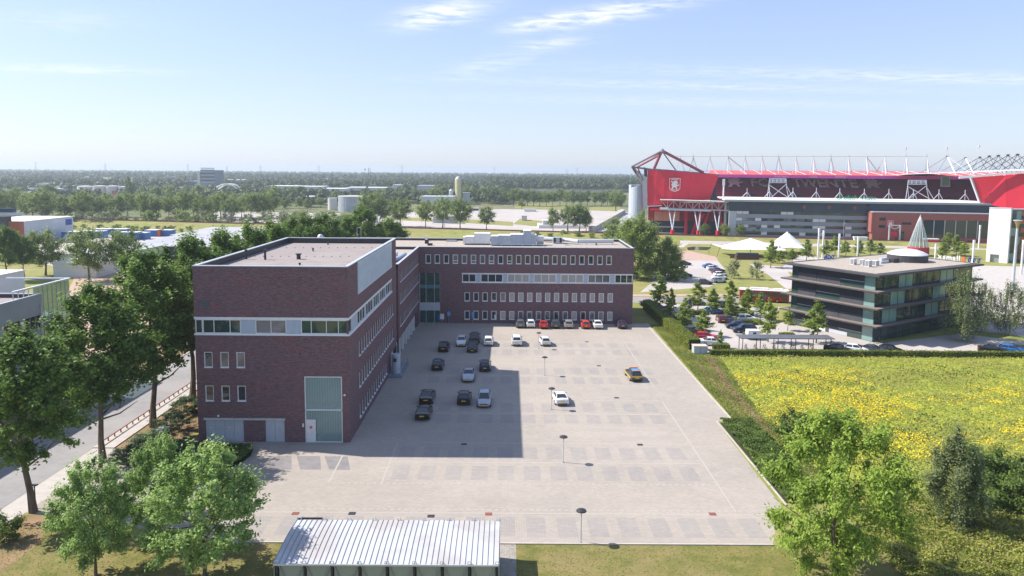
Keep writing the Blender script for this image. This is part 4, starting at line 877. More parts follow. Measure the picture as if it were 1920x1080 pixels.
band = .5 * np.exp(-((g[:, 1] - 82) / 16) ** 2); g = g[(pf + edge + band * 1.0 - .035 * np.maximum(g[:, 1] - 103, 0)) > .74]; k = len(g)
me = leaf_mesh('meadow_flowers', np.column_stack([g, .62 + .22 * NP.random(k)]), unit(k) * .4 + np.array([-.2, 0, 1.0]), .19, NP.random(k), L_FLOWER, .8)
o = inst('meadow_flowers', me); o['kind'] = 'stuff'
g = scatter(pl, 26000); g = g[(patch(g * 1.3 + 7) + NP.normal(size=len(g)) * .25) > .62]; k = len(g)
me = leaf_mesh('dry_weeds', np.column_stack([g, .35 + .35 * NP.random(k)]), unit(k) + np.array([0, 0, .3]), .34, NP.random(k), L_DRY, .35); o = inst('dry_weeds', me); o['kind'] = 'stuff'
g = scatter(pl, 30000); g = g[(patch(g * .8 + 31) + NP.normal(size=len(g)) * .25) > .55]; k = len(g)
me = leaf_mesh('green_weeds', np.column_stack([g, .4 + .4 * NP.random(k)]), unit(k) + np.array([0, 0, .3]), .36, NP.random(k) * .7, L_IVY, .5); o = inst('green_weeds', me); o['kind'] = 'stuff'
# tall weeds along the lower right
pl = [(29.5, 45), (60, 45), (62, 60), (44, 62), (33, 64), (30, 62)]; rug('tall_weeds', pl, .5, L_GRASS, 42000, .2, amp=.4); rug('tall_weeds', pl, .65, L_GRASS2, 14000, .2, amp=.45); rug('tall_weeds', pl, .6, L_IVY, 4500, .2, amp=.45); rug('tall_weeds', pl, .7, L_DRY, 4000, .18, amp=.4)
# lawn tufts
g = scatter([(-42, 44), (30, 44), (25, 55.4), (-24, 55.4), (-34, 57), (-42, 58.5)], 24000); k = len(g)
me = leaf_mesh('lawn_grass', np.column_stack([g, .012 + .02 * NP.random(k)]), unit(k) * .2 + np.array([0, 0, 1]), .14, NP.random(k), L_GRASS, .5); o = inst('lawn_grass', me); o['kind'] = 'stuff'
# chestnuts right of the rear wing
GB = 'big trees at the right end of the rear wing'
BIG.place(36.8, 203, 17.2, 'largest dark round tree right of the rear wing', group=GB, w=1.1); BIG.place(44.8, 200, 11.5, 'lower dark tree at the right foot of the largest one', group=GB, w=.85); BIG.place(33.5, 214, 11.5, 'dark tree half hidden behind the right end of the brick wing', group=GB, w=.8)
MSHRUB.place(46.5, 198, 4.5, 'dark shrub at the right foot of the big trees', 'bush', w=1.2)
MIDB.place(at(1140, 440).x, 330, 9, 'dense bush left of the big trees near the railway', group='bushes near the stadium side of the railway', w=1.2); MIDB.place(at(1158, 440).x, 318, 8, 'second dense bush beside the railway, nearer the stadium', group='bushes near the stadium side of the railway', w=1.2)
# office car park trees
GC = 'young layered trees in the office car park'
for px, py, top, wpx, lab in ((1237, 578, 520, 42, 'dark layered tree at the hedge corner by the rear wing'), (1258, 600, 545, 26, 'slim dark tree just right of the hedge corner'), (1308, 580, 534, 40, 'bright tree behind the car park row near the bus road'), (1283, 618, 562, 40, 'loose bright tree by the boundary hedge'),
        (1336, 590, 545, 38, 'bright yellow green tree in the middle of the car park'), (1318, 630, 585, 42, 'low spreading tree before the middle of the car park'), (1366, 603, 556, 28, 'dark narrow tree in the middle of the car park'), (1370, 582, 530, 34, 'tall bright tree behind the narrow dark one'),
        (1400, 592, 545, 40, 'bright tree in front of the red bus'), (1440, 641, 565, 46, 'tall layered tree left of the bicycle canopy'), (1530, 643, 568, 54, 'tall layered tree against the dark office facade'), (1477, 620, 582, 26, 'thin sapling before the dark office entrance'), (1350, 652, 622, 14, 'tiny sapling right of the white car'), (1425, 600, 552, 30, 'light tree at the red front end of the bus')):
    q = at(px, py); sc = 1350 / q.y; OAK.place(q.x, q.y, (py - top) / sc * 1.0 * (30 - 0) / 30 + .4, lab, group=GC, w=(wpx / sc) / ((py - top) / sc) * 7 / 4.0)
BIRCH.place(at(1806, 638).x, at(1806, 638).y, 12.2, 'large weeping birch at the right corner of the dark office', group='birches right of the dark office', w=.92)
BIRCH.place(at(1840, 622).x, at(1840, 622).y, 9.2, 'lower birch between the two larger ones', group='birches right of the dark office', w=.8); BIRCH.place(at(1893, 628).x, at(1893, 628).y, 9.8, 'weeping birch near the right edge of the picture', group='birches right of the dark office', w=.9)
for px, py, h, lab in ((1376, 522, 5.4, 'silver grey bush left of its twin on the grass'), (1418, 524, 5.2, 'silver grey bush right of its twin on the grass')):
    q = at(px, py); WILL.place(q.x, q.y, h, lab, 'bush', 'silver willow bushes by the small car park', w=.8)
GP = 'young trees round the plaza'
for px, py, h, w, lab in ((1445, 502, 9.0, 1.0, 'dark layered plaza tree in front of the tent'), (1462, 494, 4.5, 1.7, 'low bright plaza tree right of the tent front'), (1485, 492, 4.6, 1.7, 'second low bright plaza tree behind the dark office'), (1512, 488, 7.5, 1.1, 'dark plaza tree left of the white masts'), (1548, 484, 6.5, 1.3, 'plaza tree behind the first pair of masts'), (1565, 480, 7.5, 1.2, 'plaza tree behind the third white mast'), (1585, 482, 6.2, 1.3, 'bright plaza tree right of the third mast'), (1610, 480, 6.0, 1.3, 'plaza tree left of the fourth white mast'), (1632, 478, 6.2, 1.3, 'plaza tree near the brick hall corner'), (1650, 480, 5.0, 1.5, 'low plaza tree before the banner frame'),
        (1775, 478, 8.5, 1.1, 'tall bright tree right of the glass cone'), (1793, 480, 8.0, 1.1, 'second bright tree right of the glass cone'), (1768, 486, 6.0, 1.3, 'lower bright tree beside the glass cone'), (1808, 484, 6.0, 1.3, 'bright low tree left of the mast by the white tower')):
    q = at(px, py); OAK.place(q.x, q.y, h * .95, lab, group=GP, w=w * 1.25)
GQ = 'small trees before the stadium offices'
for px, lab in ((1322, 'first small tree before the red stadium columns'), (1358, 'small tree at the left corner of the stadium offices'), (1388, 'small tree before the striped offices, third from the left'), (1420, 'small tree before the striped offices, fourth from the left'), (1454, 'small tree before the striped offices, fifth from the left')):
    q = at(px, 446.5); MID.place(q.x, q.y, 6.4, lab, group=GQ, w=.95)
# ------------------------------------------------------------ vehicles
GLASSCAR = mat('car_glass', (.018, .022, .028), rough=.03, spec=1.0)
_pc = {}
def paint(name, c, metal=.0):
    if name not in _pc: _pc[name] = mat(name + '_car_paint', c, rough=.3, spec=.35, metal=metal, coat=.3)
    return _pc[name]
PAINTS = dict(black=(.012, .012, .014), white=(.72, .72, .72), silver=(.42, .44, .47), grey=(.16, .165, .175), darkgrey=(.06, .063, .07), red=(.48, .02, .03), orangered=(.55, .06, .035), navy=(.018, .026, .06), blue=(.02, .13, .38), purple=(.05, .035, .06), palegold=(.38, .36, .33), midblue=(.05, .15, .30), darkred=(.14, .015, .02))
TYPES = dict(hatch=(3.95, .86, 1.48, dict(rg=(-1.93, -1.45), wg=(.85, .12), hood=.98, nose=.74, tail=.98)),
             sedan=(4.65, .90, 1.44, dict(rg=(-1.62, -.85), wg=(.95, .2), hood=.96, nose=.70, tail=.98)),
             suv=(4.45, .93, 1.66, dict(rg=(-2.12, -1.75), wg=(1.0, .35), hood=1.10, nose=.86, tail=1.10)),
             estate=(4.65, .90, 1.48, dict(rg=(-2.22, -1.7), wg=(.95, .2), hood=.97, nose=.72, tail=.98)),
             mpv=(4.3, .90, 1.66, dict(rg=(-2.05, -1.8), wg=(1.35, .55), hood=1.02, nose=.80, tail=1.02)),
             coupe=(4.4, .90, 1.33, dict(rg=(-1.75, -.75), wg=(.85, .15), hood=.92, nose=.68, tail=.95)))
def lerp3(a, b, t): return tuple(a[i] + (b[i] - a[i]) * t for i in range(3))
def car_shapes(typ):
    L, w, H, d = TYPES[typ]; h2 = L / 2; wf = d['wg'][0]
    st = [(-h2, d['tail'] - .12, .86, .34), (-h2 + .06, d['tail'] - .03, .93, .26), (-h2 + .5, d['tail'], 1.0, .2), (d['rg'][1], d['tail'] + .02, 1.0, .2), (0, d['hood'] - .03, 1.0, .2), (wf, d['hood'], .99, .2), (h2 - .75, (d['hood'] + d['nose']) / 2 + .05, .97, .2), (h2 - .2, d['nose'], .90, .24), (h2, d['nose'] - .16, .76, .32)]
    body = MB(); rings = []
    for (y, zb, k, lo) in st:
        W_ = w * k; half = [(W_ * .88, lo), (W_ * .99, lo + .13), (W_, .6), (W_ * .965, zb - .07), (W_ * .88, zb), (0, zb + .035)]
        rings.append([(x, y, z) for x, z in half] + [(-x, y, z) for x, z in reversed(half[:-1])])
    b = len(body.v)
    for r in rings: body.v.extend(r)
    n = len(rings[0])
    for i in range(len(rings) - 1):
        for j in range(n):
            k = (j + 1) % n; body.f.append((b + i * n + j, b + i * n + k, b + (i + 1) * n + k, b + (i + 1) * n + j)); body.m.append(0)
    body.f.append(tuple(b + j for j in range(n))); body.m.append(0); body.f.append(tuple(b + (len(rings) - 1) * n + j for j in reversed(range(n)))); body.m.append(0)
    yr0, yr1 = d['rg']; yf0, yf1 = d['wg']; zb = d['hood'] - .02; zt = H - .05; wb, wt = w * .86, w * .68
    lo = [(-wb, yr0, d['tail'] - .02), (wb, yr0, d['tail'] - .02), (wb, yf0, zb), (-wb, yf0, zb)]; hi = [(-wt, yr1, zt - .03), (wt, yr1, zt - .03), (wt, yf1, zt), (-wt, yf1, zt)]
    body.hexa(lo, hi); hi2 = [(-wt * .8, yr1 + .12, H - .02), (wt * .8, yr1 + .12, H - .02), (wt * .8, yf1 - .12, H), (-wt * .8, yf1 - .12, H)]
    body.hexa([(x, y, z + .001) for x, y, z in hi], hi2)
    def quad(a, b_, c, d_, ins, push):
        A, B, C, D = map(Vector, (a, b_, c, d_)); ctr = (A + B + C + D) / 4; nn = (B - A).cross(D - A).normalized()
        if nn.dot(ctr - Vector((0, -.2, .9))) < 0: nn = -nn; 
        q = []
        for P_ in (A, B, C, D): q.append(P_.lerp(ctr, ins) + nn * push)
        mb = MB(); mb.face(q); return mb
    g = {'rear_window': quad(lo[0], lo[1], hi[1], hi[0], .14, .012), 'windscreen': quad(lo[3], lo[2], hi[2], hi[3], .09, .012)}
    ym = (yr0 + yf0) / 2 - .05; tb = (ym - yr0) / (yf0 - yr0)
    for s, (a, b_, c, d_) in (('r', (lo[1], lo[2], hi[2], hi[1])), ('l', (lo[0], lo[3], hi[3], hi[0]))):
        m0, m1 = lerp3(a, b_, tb), lerp3(d_, c, tb); g['side_window' + s + '0'] = quad(a, m0, m1, d_, .13, .012); g['side_window' + s + '1'] = quad(m0, b_, c, m1, .13, .012)
    wz = .32; wheel = MB(); wheel.tube((-.1, 0, 0), (.1, 0, 0), wz, n=16); rim = MB(); rim.tube((-.112, 0, 0), (.112, 0, 0), wz * .66, n=10)
    lamps = {}
    hl = MB(); zz = d['nose'] - .10; x0 = w * .76; y0 = h2 - .07; hl.hexa([(x0 - .22, y0 + .03, zz - .09), (x0 + .02, y0 - .14, zz - .09), (x0 + .03, y0 - .3, zz - .09), (x0 - .22, y0 - .1, zz - .09)], [(x0 - .22, y0 - .0, zz + .07), (x0 + .03, y0 - .17, zz + .08), (x0 + .06, y0 - .34, zz + .10), (x0 - .22, y0 - .1, zz + .08)])
    tl = MB(); zz = d['tail'] - .2; x0 = w * .86; tl.hexa([(x0 - .2, -h2 - .012, zz - .12), (x0 + .0, -h2 + .02, zz - .12), (x0 + .07, -h2 + .2, zz - .1), (x0 - .2, -h2 + .2, zz - .1)], [(x0 - .2, -h2 + .03, zz + .13), (x0 + .03, -h2 + .05, zz + .13), (x0 + .07, -h2 + .22, zz + .13), (x0 - .2, -h2 + .2, zz + .13)])
    mir = MB(); mir.box(w * .9, w * 1.1, wf - .42, wf - .3, d['hood'] + .02, d['hood'] + .16)
    def mirror(mb): k = MB(); k.v = [(-x, y, z) for x, y, z in mb.v]; k.f = [tuple(reversed(f)) for f in mb.f]; k.m = mb.m[:]; return k
    pr = MB(); pz = .58 if typ != 'sedan' else .62; pr.box(-.28, .28, -h2 - .03, -h2 - .004, pz, pz + .13); pf = MB(); pf.box(-.28, .28, h2 + .004, h2 + .03, .36, .48)
    gr = MB(); gr.box(-w * .5, w * .5, h2 - .03, h2 + .006, .5, d['nose'] - .2); gr.box(-w * .62, w * .62, h2 - .06, h2 - .005, .28, .35)
    dif = MB(); dif.box(-w * .7, w * .7, -h2 - .006, -h2 + .1, .3, .42)
    return dict(L=L, w=w, body=body, glass=g, wheel=wheel, rim=rim, hl=(hl, mirror(hl)), tl=(tl, mirror(tl)), mir=(mir, mirror(mir)), pr=pr, pf=pf, gr=gr, dif=dif, wy=(-h2 * .6, h2 * .62), wz=wz)
_cs, _cm = {}, {}
def smooth(me):
    me.polygons.foreach_set('use_smooth', [True] * len(me.polygons)); me.set_sharp_from_angle(angle=R(32)); return me
def car(px, py, head, typ, col, label, group, z=0.005, extra=None, cat='car', name='parked_car', simple=False, xy=None):
    "head: compass turn in degrees, 0 = driving away from the camera"
    p = xy if xy is not None else at(px, py)
    if typ not in _cs: _cs[typ] = car_shapes(typ)
    c = _cs[typ]; pm = paint(col, PAINTS[col], .35 if col in ('silver', 'grey', 'palegold') else 0)
    rz = R(-head)
    if simple:
        key = (typ, col, 's')
        if key not in _cm:
            mb = MB()
            def add(o, mi, dx=0, dy=0, dz=0):
                b = len(mb.v); mb.v.extend([(x + dx, y + dy, z + dz) for x, y, z in o.v]); mb.f.extend([tuple(i + b for i in f) for f in o.f]); mb.m.extend([mi] * len(o.f))
            add(c['body'], 0); [add(v, 1) for v in c['glass'].values()]; [add(v, 3) for v in c['tl']]; [add(v, 4) for v in c['hl']]
            for y in c['wy']:
                for s in (-1, 1): add(c['wheel'], 2, s * (c['w'] - .09), y, c['wz'])
            _cm[key] = mb.mesh('car', [pm, GLASSCAR, BLACKRUB, TAIL, HEAD])
        o = inst(name, _cm[key], loc=(p.x, p.y, z), rz=rz); return tag(o, label, cat, group)
    key = (typ, col)
    if key not in _cm:
        _cm[key] = True
        if typ not in _cm:
            _cm[typ] = dict(glass={k: v.mesh(k.rstrip('lr01'), GLASSCAR) for k, v in c['glass'].items()}, wheel=c['wheel'].mesh('tyre', BLACKRUB), rim=c['rim'].mesh('rim', STEEL), hl=[m.mesh('headlight', HEAD) for m in c['hl']], tl=[m.mesh('tail_light', TAIL) for m in c['tl']],
                            pr=c['pr'].mesh('number_plate', YELLOWP), pf=c['pf'].mesh('number_plate', YELLOWP), gr=c['gr'].mesh('grille', BLACKRUB), dif=c['dif'].mesh('bumper_insert', BLACKRUB))
        _cm[key] = dict(body=smooth(c['body'].mesh('body', pm)), mir=[m.mesh('wing_mirror', pm) for m in c['mir']])
    T, B = _cm[typ], _cm[key]; e = empty(name, (p.x, p.y, z), label, cat, group, rz)
    inst('body', B['body'], e); inst('grille', T['gr'], e); inst('bumper_insert', T['dif'], e)
    for k, me in T['glass'].items(): inst(k.rstrip('lr01') if k.startswith('side') else k, me, e)
    for k, nm in (('hl', 'headlight'), ('tl', 'tail_light')):
        for me in T[k]: inst(nm, me, e)
    for me in B['mir']: inst('wing_mirror', me, e)
    inst('number_plate', T['pr'], e); inst('number_plate', T['pf'], e)
    for y in c['wy']:
        for s in (-1, 1): o = inst('wheel', T['wheel'], e, (s * (c['w'] - .09), y, c['wz'])); inst('rim', T['rim'], o)
    if extra: extra(e, c)
    return e
GL_ = 'cars parked in the brick office car park'
def lotcar(px, py, rear, typ, col, label, extra=None, turn=0):
    "px, py: where the nearer bumper touches the ground"
    p = at(px, py); L = TYPES[typ][0]; p.y += L / 2 - .1; return car(0, 0, (0 if rear else 180) + turn, typ, col, label, GL_, extra=extra, xy=p)
lotcar(830.5, 661, 1, 'hatch', 'black', 'black hatchback, its tail towards us, nearest the brick wing below the white one')
lotcar(864, 651, 0, 'hatch', 'white', 'white hatchback facing us in the shade near the entrance')
lotcar(889, 645, 1, 'suv', 'darkgrey', 'dark grey tall car directly behind a black one facing us')
lotcar(885, 662, 0, 'hatch', 'black', 'black hatchback facing us, bumper to bumper with the dark grey car')
lotcar(915.5, 650, 1, 'hatch', 'white', 'white small car at the edge of the building shadow, red tail lights')
lotcar(969, 650, 1, 'suv', 'white', 'white car with dark rear window, alone in the sun left of the lamp post')
lotcar(1022, 650, 1, 'hatch', 'white', 'white hatchback right beside the farthest lamp post', turn=-6)
for px, py, typ, col, lab in ((976, 616, 'estate', 'grey', 'grey car at the left end of the row before the rear wing'), (995.5, 616, 'hatch', 'white', 'white car between the grey and the red one at the wall'), (1020, 617.5, 'coupe', 'red', 'bright red low car in the row at the wall'), (1042.5, 617, 'estate', 'darkgrey', 'dark grey car right of the bright red one at the wall'),
                              (1067, 617, 'estate', 'palegold', 'pale silver car in the middle of the row at the wall'), (1099, 617.5, 'hatch', 'orangered', 'orange red hatchback at the wall'), (1122.5, 618, 'sedan', 'white', 'white saloon next to the orange red car at the wall'), (1168, 617.5, 'sedan', 'purple', 'dark purple car alone at the right end of the rear wing')):
    lotcar(px, py, 1, typ, col, lab)
lotcar(819, 696, 1, 'hatch', 'navy', 'very dark blue hatchback alone in the shade nearest the wing')
lotcar(909, 698, 1, 'hatch', 'navy', 'dark blue hatchback behind the silver saloon at the shadow edge')
lotcar(877, 718, 0, 'sedan', 'silver', 'silver saloon facing us in the shade')
lotcar(798, 760, 1, 'sedan', 'black', 'black saloon, the farther of two parked in line')
lotcar(791, 790, 1, 'coupe', 'black', 'black coupe, the nearest car in the car park')
lotcar(869, 761, 1, 'hatch', 'black', 'black hatchback left of the silver people carrier')
lotcar(907, 766, 0, 'mpv', 'silver', 'silver people carrier facing us')
lotcar(1052, 762, 1, 'coupe', 'white', 'white coupe in the sun beside a lamp post', turn=-5)
def patrol(e, c):
    h2 = c['L'] / 2; YS = mat('yellow_stripe', (.75, .50, .02), rough=.5); OS = mat('orange_stripe', (.70, .18, .02), rough=.5); BS = mat('blue_roof_panel', (.10, .28, .55), rough=.4)
    mb = MB(); mb.box(-c['w'] * .84, c['w'] * .84, -h2 - .018, -h2 - .004, .74, .92); mb.build('yellow_stripe', YS).parent = e
    for s in (-1, 1): mb = MB(); mb.box(s * (c['w'] + .006) - .005, s * (c['w'] + .006) + .005, -1.9, 1.7, .5, .66); mb.build('side_stripe', YS).parent = e
    mb = MB(); mb.box(-.5, .5, -1.55, -.2, 1.485, 1.5); mb.build('roof_panel', BS).parent = e
    mb = MB(); mb.box(-.6, .6, -.15, .1, 1.5, 1.62); mb.box(-.62, .62, -1.72, -1.6, 1.47, 1.55); mb.build('roof_bar', OS).parent = e
lotcar(1192.5, 717, 1, 'estate', 'darkgrey', 'dark estate car with yellow stripes and an orange roof bar', extra=patrol, turn=-4)
GO = 'cars in the dark office car park'
for px, py, hd, typ, col, lab in ((1218, 573, 88, 'sedan', 'darkgrey', 'dark grey car at the far left corner of the hedge'), (1238, 583, 88, 'sedan', 'black', 'black car behind the hedge beside the dark red one'), (1247, 592, 92, 'hatch', 'darkred', 'dark red car parked against the boundary hedge'), (1275, 606, 95, 'sedan', 'black', 'black car parked across, inside the boundary hedge'),
        (1298, 626, 95, 'sedan', 'darkgrey', 'dark car before the red one by the boundary hedge'), (1324, 637, 97, 'hatch', 'red', 'red car between the dark and the white one'), (1336, 647, 97, 'sedan', 'white', 'white saloon nearest the white cabinet'), (1306, 572, 90, 'hatch', 'navy', 'dark blue car behind the bright trees'),
        (1341, 588, 90, 'estate', 'midblue', 'blue grey estate behind the narrow dark tree'), (1357, 576, 90, 'hatch', 'purple', 'purple car farthest back in the middle row'), (1383, 586, 90, 'hatch', 'darkgrey', 'dark car under the tree by the bus'), (1352, 603, 5, 'hatch', 'darkred', 'small dark red car seen from behind in the lane'),
        (1366, 604, 90, 'estate', 'grey', 'grey estate left of the white one'), (1401, 604, 90, 'suv', 'white', 'white tall car in the middle of the office car park'), (1379, 615, -92, 'hatch', 'navy', 'dark blue hatchback half behind the dark estate'), (1395, 623, -92, 'suv', 'navy', 'dark blue tall estate in front of the hedge with the white box')):
    car(px, py, hd, typ, col, lab, GO)
for px, py, hd, typ, col, lab in ((1572, 661, 118, 'sedan', 'black', 'black car at the left of four before the dark office'), (1606, 661, 118, 'hatch', 'white', 'white car among the four before the dark office'), (1637, 662, 118, 'sedan', 'darkgrey', 'dark grey car third of four before the dark office'), (1671, 663, 118, 'hatch', 'black', 'black car at the right of four before the dark office'),
        (1863, 662, 118, 'sedan', 'black', 'black car at the right edge behind the meadow hedge'), (1897, 662, 118, 'hatch', 'blue', 'bright blue car at the right edge'), (1920, 661, 118, 'hatch', 'darkgrey', 'dark car cut by the right edge')):
    car(px, py, hd, typ, col, lab, 'cars behind the meadow hedge')
GS = 'cars in the small car park by the big trees'
for px, py, hd, typ, col, lab in ((1284.5, 497, 92, 'hatch', 'purple', 'dark car farthest in the small car park by the big trees'), (1285, 519, 80, 'hatch', 'navy', 'dark blue car in the tree shade'), (1322, 533, 100, 'hatch', 'darkgrey', 'dark car nearest us in the small car park'), (1331, 502, 80, 'sedan', 'blue', 'blue car at the far end of the short row'), (1337, 506, 80, 'hatch', 'white', 'white car second in the short row'),
        (1345, 510, 80, 'sedan', 'navy', 'dark blue car third in the short row'), (1347, 514, 80, 'hatch', 'darkred', 'dark red car in the middle of the short row'), (1351, 518, 80, 'hatch', 'white', 'white car fifth in the short row'), (1350, 524, 80, 'sedan', 'white', 'white saloon near the end of the short row'), (1348, 530, 80, 'hatch', 'silver', 'silver car at the near end of the short row')):
    car(px, py, hd, typ, col, lab, GS, simple=True)
GY = 'pale cars in the yard by the blue containers'
for r, (y, xs, where) in enumerate(((446, (62, 74, 86, 98), 'back row'), (452, (58, 70, 82, 95, 108), 'middle row'), (457, (64, 77, 90), 'front row'), (449, (128, 140), 'back pair at the right'), (455, (122, 134, 148), 'front three at the right'))):
    for i, x in enumerate(xs):
        cn_ = ('white', 'silver', 'white', 'silver', 'grey')[(i * 2 + r) % 5]
        car(x, y, 62 + rng.uniform(-4, 4), ('hatch', 'sedan', 'suv')[(i + r) % 3], cn_, cn_ + ' car, ' + ORD[i] + ' from the left in the ' + where + ', container yard', GY, simple=True)
car(142, 566, 20, 'sedan', 'darkgrey', 'dark car beyond the glass wall of the grey office', 'cars beside the grey office'); car(141, 583, 20, 'hatch', 'silver', 'silver car just before the dark one beyond the glass wall', 'cars beside the grey office')
# city bus
p0, p1 = at(1386, 563), at(1478, 567.5); d = (p1 - p0); L = d.length; rzb = math.atan2(d.y, d.x); c0 = (p0 + p1) / 2
bus = empty('city_bus', (c0.x, c0.y, .005), 'red single deck city bus with a white roof on the street behind the car park', 'bus', rz=rzb)
def bpart(nm, m, fn, par=None): mb = MB(); fn(mb); o = bpy.data.objects.new(nm, mb.mesh(nm, m)); COL.objects.link(o); o.parent = par or bus; return o
h = L / 2
bpart('body', mat('bus_red', (.50, .03, .03), (.44, .025, .025), .6, rough=.35), lambda m: (m.box(-h, h, -1.25, 1.25, .35, 2.75),))
bpart('roof', WHITE, lambda m: (m.hexa([(-h, -1.25, 2.755), (h, -1.25, 2.755), (h, 1.25, 2.755), (-h, 1.25, 2.755)], [(-h + .1, -1.05, 2.95), (h - .1, -1.05, 2.95), (h - .1, 1.05, 2.95), (-h + .1, 1.05, 2.95)]), m.box(-3, 1, -.8, .8, 2.96, 3.2), m.box(2.2, 4.2, -.7, .7, 2.96, 3.15)))
for i in range(6):
    x = -h + .5 + i * (L - 1) / 6; bpart('side_window', GLASSCAR, lambda m: m.box(x + .05, x + (L - 1) / 6 - .05, -1.262, -1.252, 1.35, 2.4)); bpart('side_window', GLASSCAR, lambda m: m.box(x + .05, x + (L - 1) / 6 - .05, 1.252, 1.262, 1.35, 2.4))
bpart('windscreen', GLASSCAR, lambda m: m.box(h + .002, h + .012, -1.1, 1.1, 1.1, 2.5)); bpart('rear_window', GLASSCAR, lambda m: m.box(-h - .012, -h - .002, -1, 1, 1.4, 2.4))
for x in (-h + 2.4, h - 2.6):
    for s in (-1, 1):
        o = bpart('wheel', BLACKRUB, lambda m: m.tube((x, s * 1.27 - .13, .48), (x, s * 1.27 + .0, .48), .48, n=14)); bpart('rim', STEEL, lambda m: m.tube((x, s * 1.28 - .14, .48), (x, s * 1.28 + .01, .48), .25, n=10), o)
bpart('door', GLASSCAR, lambda m: m.box(h - 1.5, h - .5, -1.266, -1.253, .5, 2.35)); bpart('door', GLASSCAR, lambda m: m.box(-.8, .4, -1.266, -1.253, .5, 2.35))
for s in (-1, 1): bpart('headlight', HEAD, lambda m: m.box(h + .002, h + .03, s * .95 - .15, s * .95 + .15, .7, .88))
# white box trailer with a blue mark, utility cabinet, bin
p = at(1413, 638); e = empty('box_trailer', (p.x, p.y, 0), 'small white box with a blue mark beside the hedge in the office car park', 'trailer')
mb = MB(); mb.box(p.x - 1, p.x + 1, p.y, p.y + 1.6, .35, 1.75); mb.build('box', WHITE, e); mb = MB(); mb.box(p.x - .15, p.x + .45, p.y - .02, p.y - .004, .9, 1.45); mb.build('blue_mark', BLUE, e)
for s in (-.8, .8): mb = MB(); mb.tube((p.x + s - .08, p.y + .8, .3), (p.x + s + .08, p.y + .8, .3), .3, n=12); mb.build('wheel', BLACKRUB, e)
p = at(1313, 665); e = empty('utility_cabinet', (p.x, p.y, 0), 'white utility cabinet with a flat tan top at the hedge corner', 'cabinet')
mb = MB(); mb.box(p.x - 1.05, p.x + 1.15, p.y, p.y + 1.5, 0, 1.35); mb.build('housing', LGREY, e); mb = MB(); mb.box(p.x - 1.12, p.x + 1.22, p.y - .07, p.y + 1.57, 1.352, 1.45); mb.build('lid', mat('tan_lid', (.55, .46, .38), rough=.7), e); mb = MB(); mb.box(p.x - .03, p.x + .01, p.y - .012, p.y - .003, .1, 1.3); mb.build('door_joint', DARKMETAL, e)
p = at(306, 826); e = empty('waste_bin', (p.x, p.y, 0), 'black wheeled bin among the junipers by the street', 'bin')
mb = MB(); mb.hexa([(p.x - .5, p.y - .45, .12), (p.x + .5, p.y - .45, .12), (p.x + .5, p.y + .45, .12), (p.x - .5, p.y + .45, .12)], [(p.x - .62, p.y - .55, 1.2), (p.x + .62, p.y - .55, 1.2), (p.x + .62, p.y + .55, 1.2), (p.x - .62, p.y + .55, 1.2)]); mb.build('body', BLACKRUB, e)
mb = MB(); mb.hexa([(p.x - .65, p.y - .58, 1.205), (p.x + .65, p.y - .58, 1.205), (p.x + .65, p.y + .58, 1.205), (p.x - .65, p.y + .58, 1.205)], [(p.x - .6, p.y - .3, 1.42), (p.x + .6, p.y - .3, 1.42), (p.x + .6, p.y + .5, 1.42), (p.x - .6, p.y + .5, 1.42)]); mb.build('lid', mat('grey_lid', (.22, .24, .26), rough=.4), e)
# white mast and reflector lamp at the garages
p = at(366, 900); e = empty('slim_mast', (p.x, p.y, 0), 'slim white mast standing at the ground cover bed', 'mast'); mb = MB(); mb.tube((p.x, p.y, 0), (p.x, p.y, 3.0), .07, .055, 8); mb.build('pole', WHITE, e); mb = MB(); mb.tube((p.x, p.y, 3.0), (p.x, p.y, 4.5), .03, n=6); mb.build('finial', DARKMETAL, e)
p = at(384, 884); e = empty('bollard_lamp', (p.x, p.y, 0), 'short mushroom lamp standing in the ground cover bed', 'lamp'); mb = MB(); mb.tube((p.x, p.y, 0), (p.x, p.y, 1.1), .05, n=8); mb.build('post', STEEL, e); mb = MB(); mb.lathe([(.08, 1.1), (.42, 1.18), (.3, 1.35), (.02, 1.42)], 14, (p.x, p.y, 0)); mb.build('lamp_head', COPING, e)
p = at(67, 953); e = empty('street_lamp', (p.x, p.y, 0), 'thin dark street lamp beside the nearest street tree', 'street lamp'); mb = MB(); mb.tube((p.x, p.y, 0), (p.x, p.y, 2.1), .05, n=8); mb.build('post', DARKMETAL, e); mb = MB(); mb.box(p.x - .28, p.x + .28, p.y - .12, p.y + .12, 2.1, 2.2); mb.build('lamp_head', DARKMETAL, e)
# low orange barrier along the street
e = empty('low_barrier', (-44.0, 76, 0), 'long low rusty rail between the street and the pavement', 'barrier')
n = 22
for i in range(n):
    y = 75.6 + i * 1.3; mb = MB(); mb.box(-44.05, -43.95, y, y + .1, .1, .45); mb.build('post', BROWNRED, e)
mb = MB(); mb.box(-44.06, -43.94, 75.4, 75.4 + n * 1.3, .455, .53); mb.build('rail', BROWNRED, e)
p = at(213, 962); e = empty('entrance_sign', (p.x, p.y, 0), 'small dark two legged sign between the maples by the driveway', 'sign'); mb = MB(); mb.box(p.x - .5, p.x + .5, p.y, p.y + .08, .6, 1.5); mb.build('sign_board', DARKMETAL, e)
for s in (-.4, .4): mb = MB(); mb.box(p.x + s - .04, p.x + s + .04, p.y - .01, p.y + .09, 0, .59); mb.build('leg', STEEL, e)
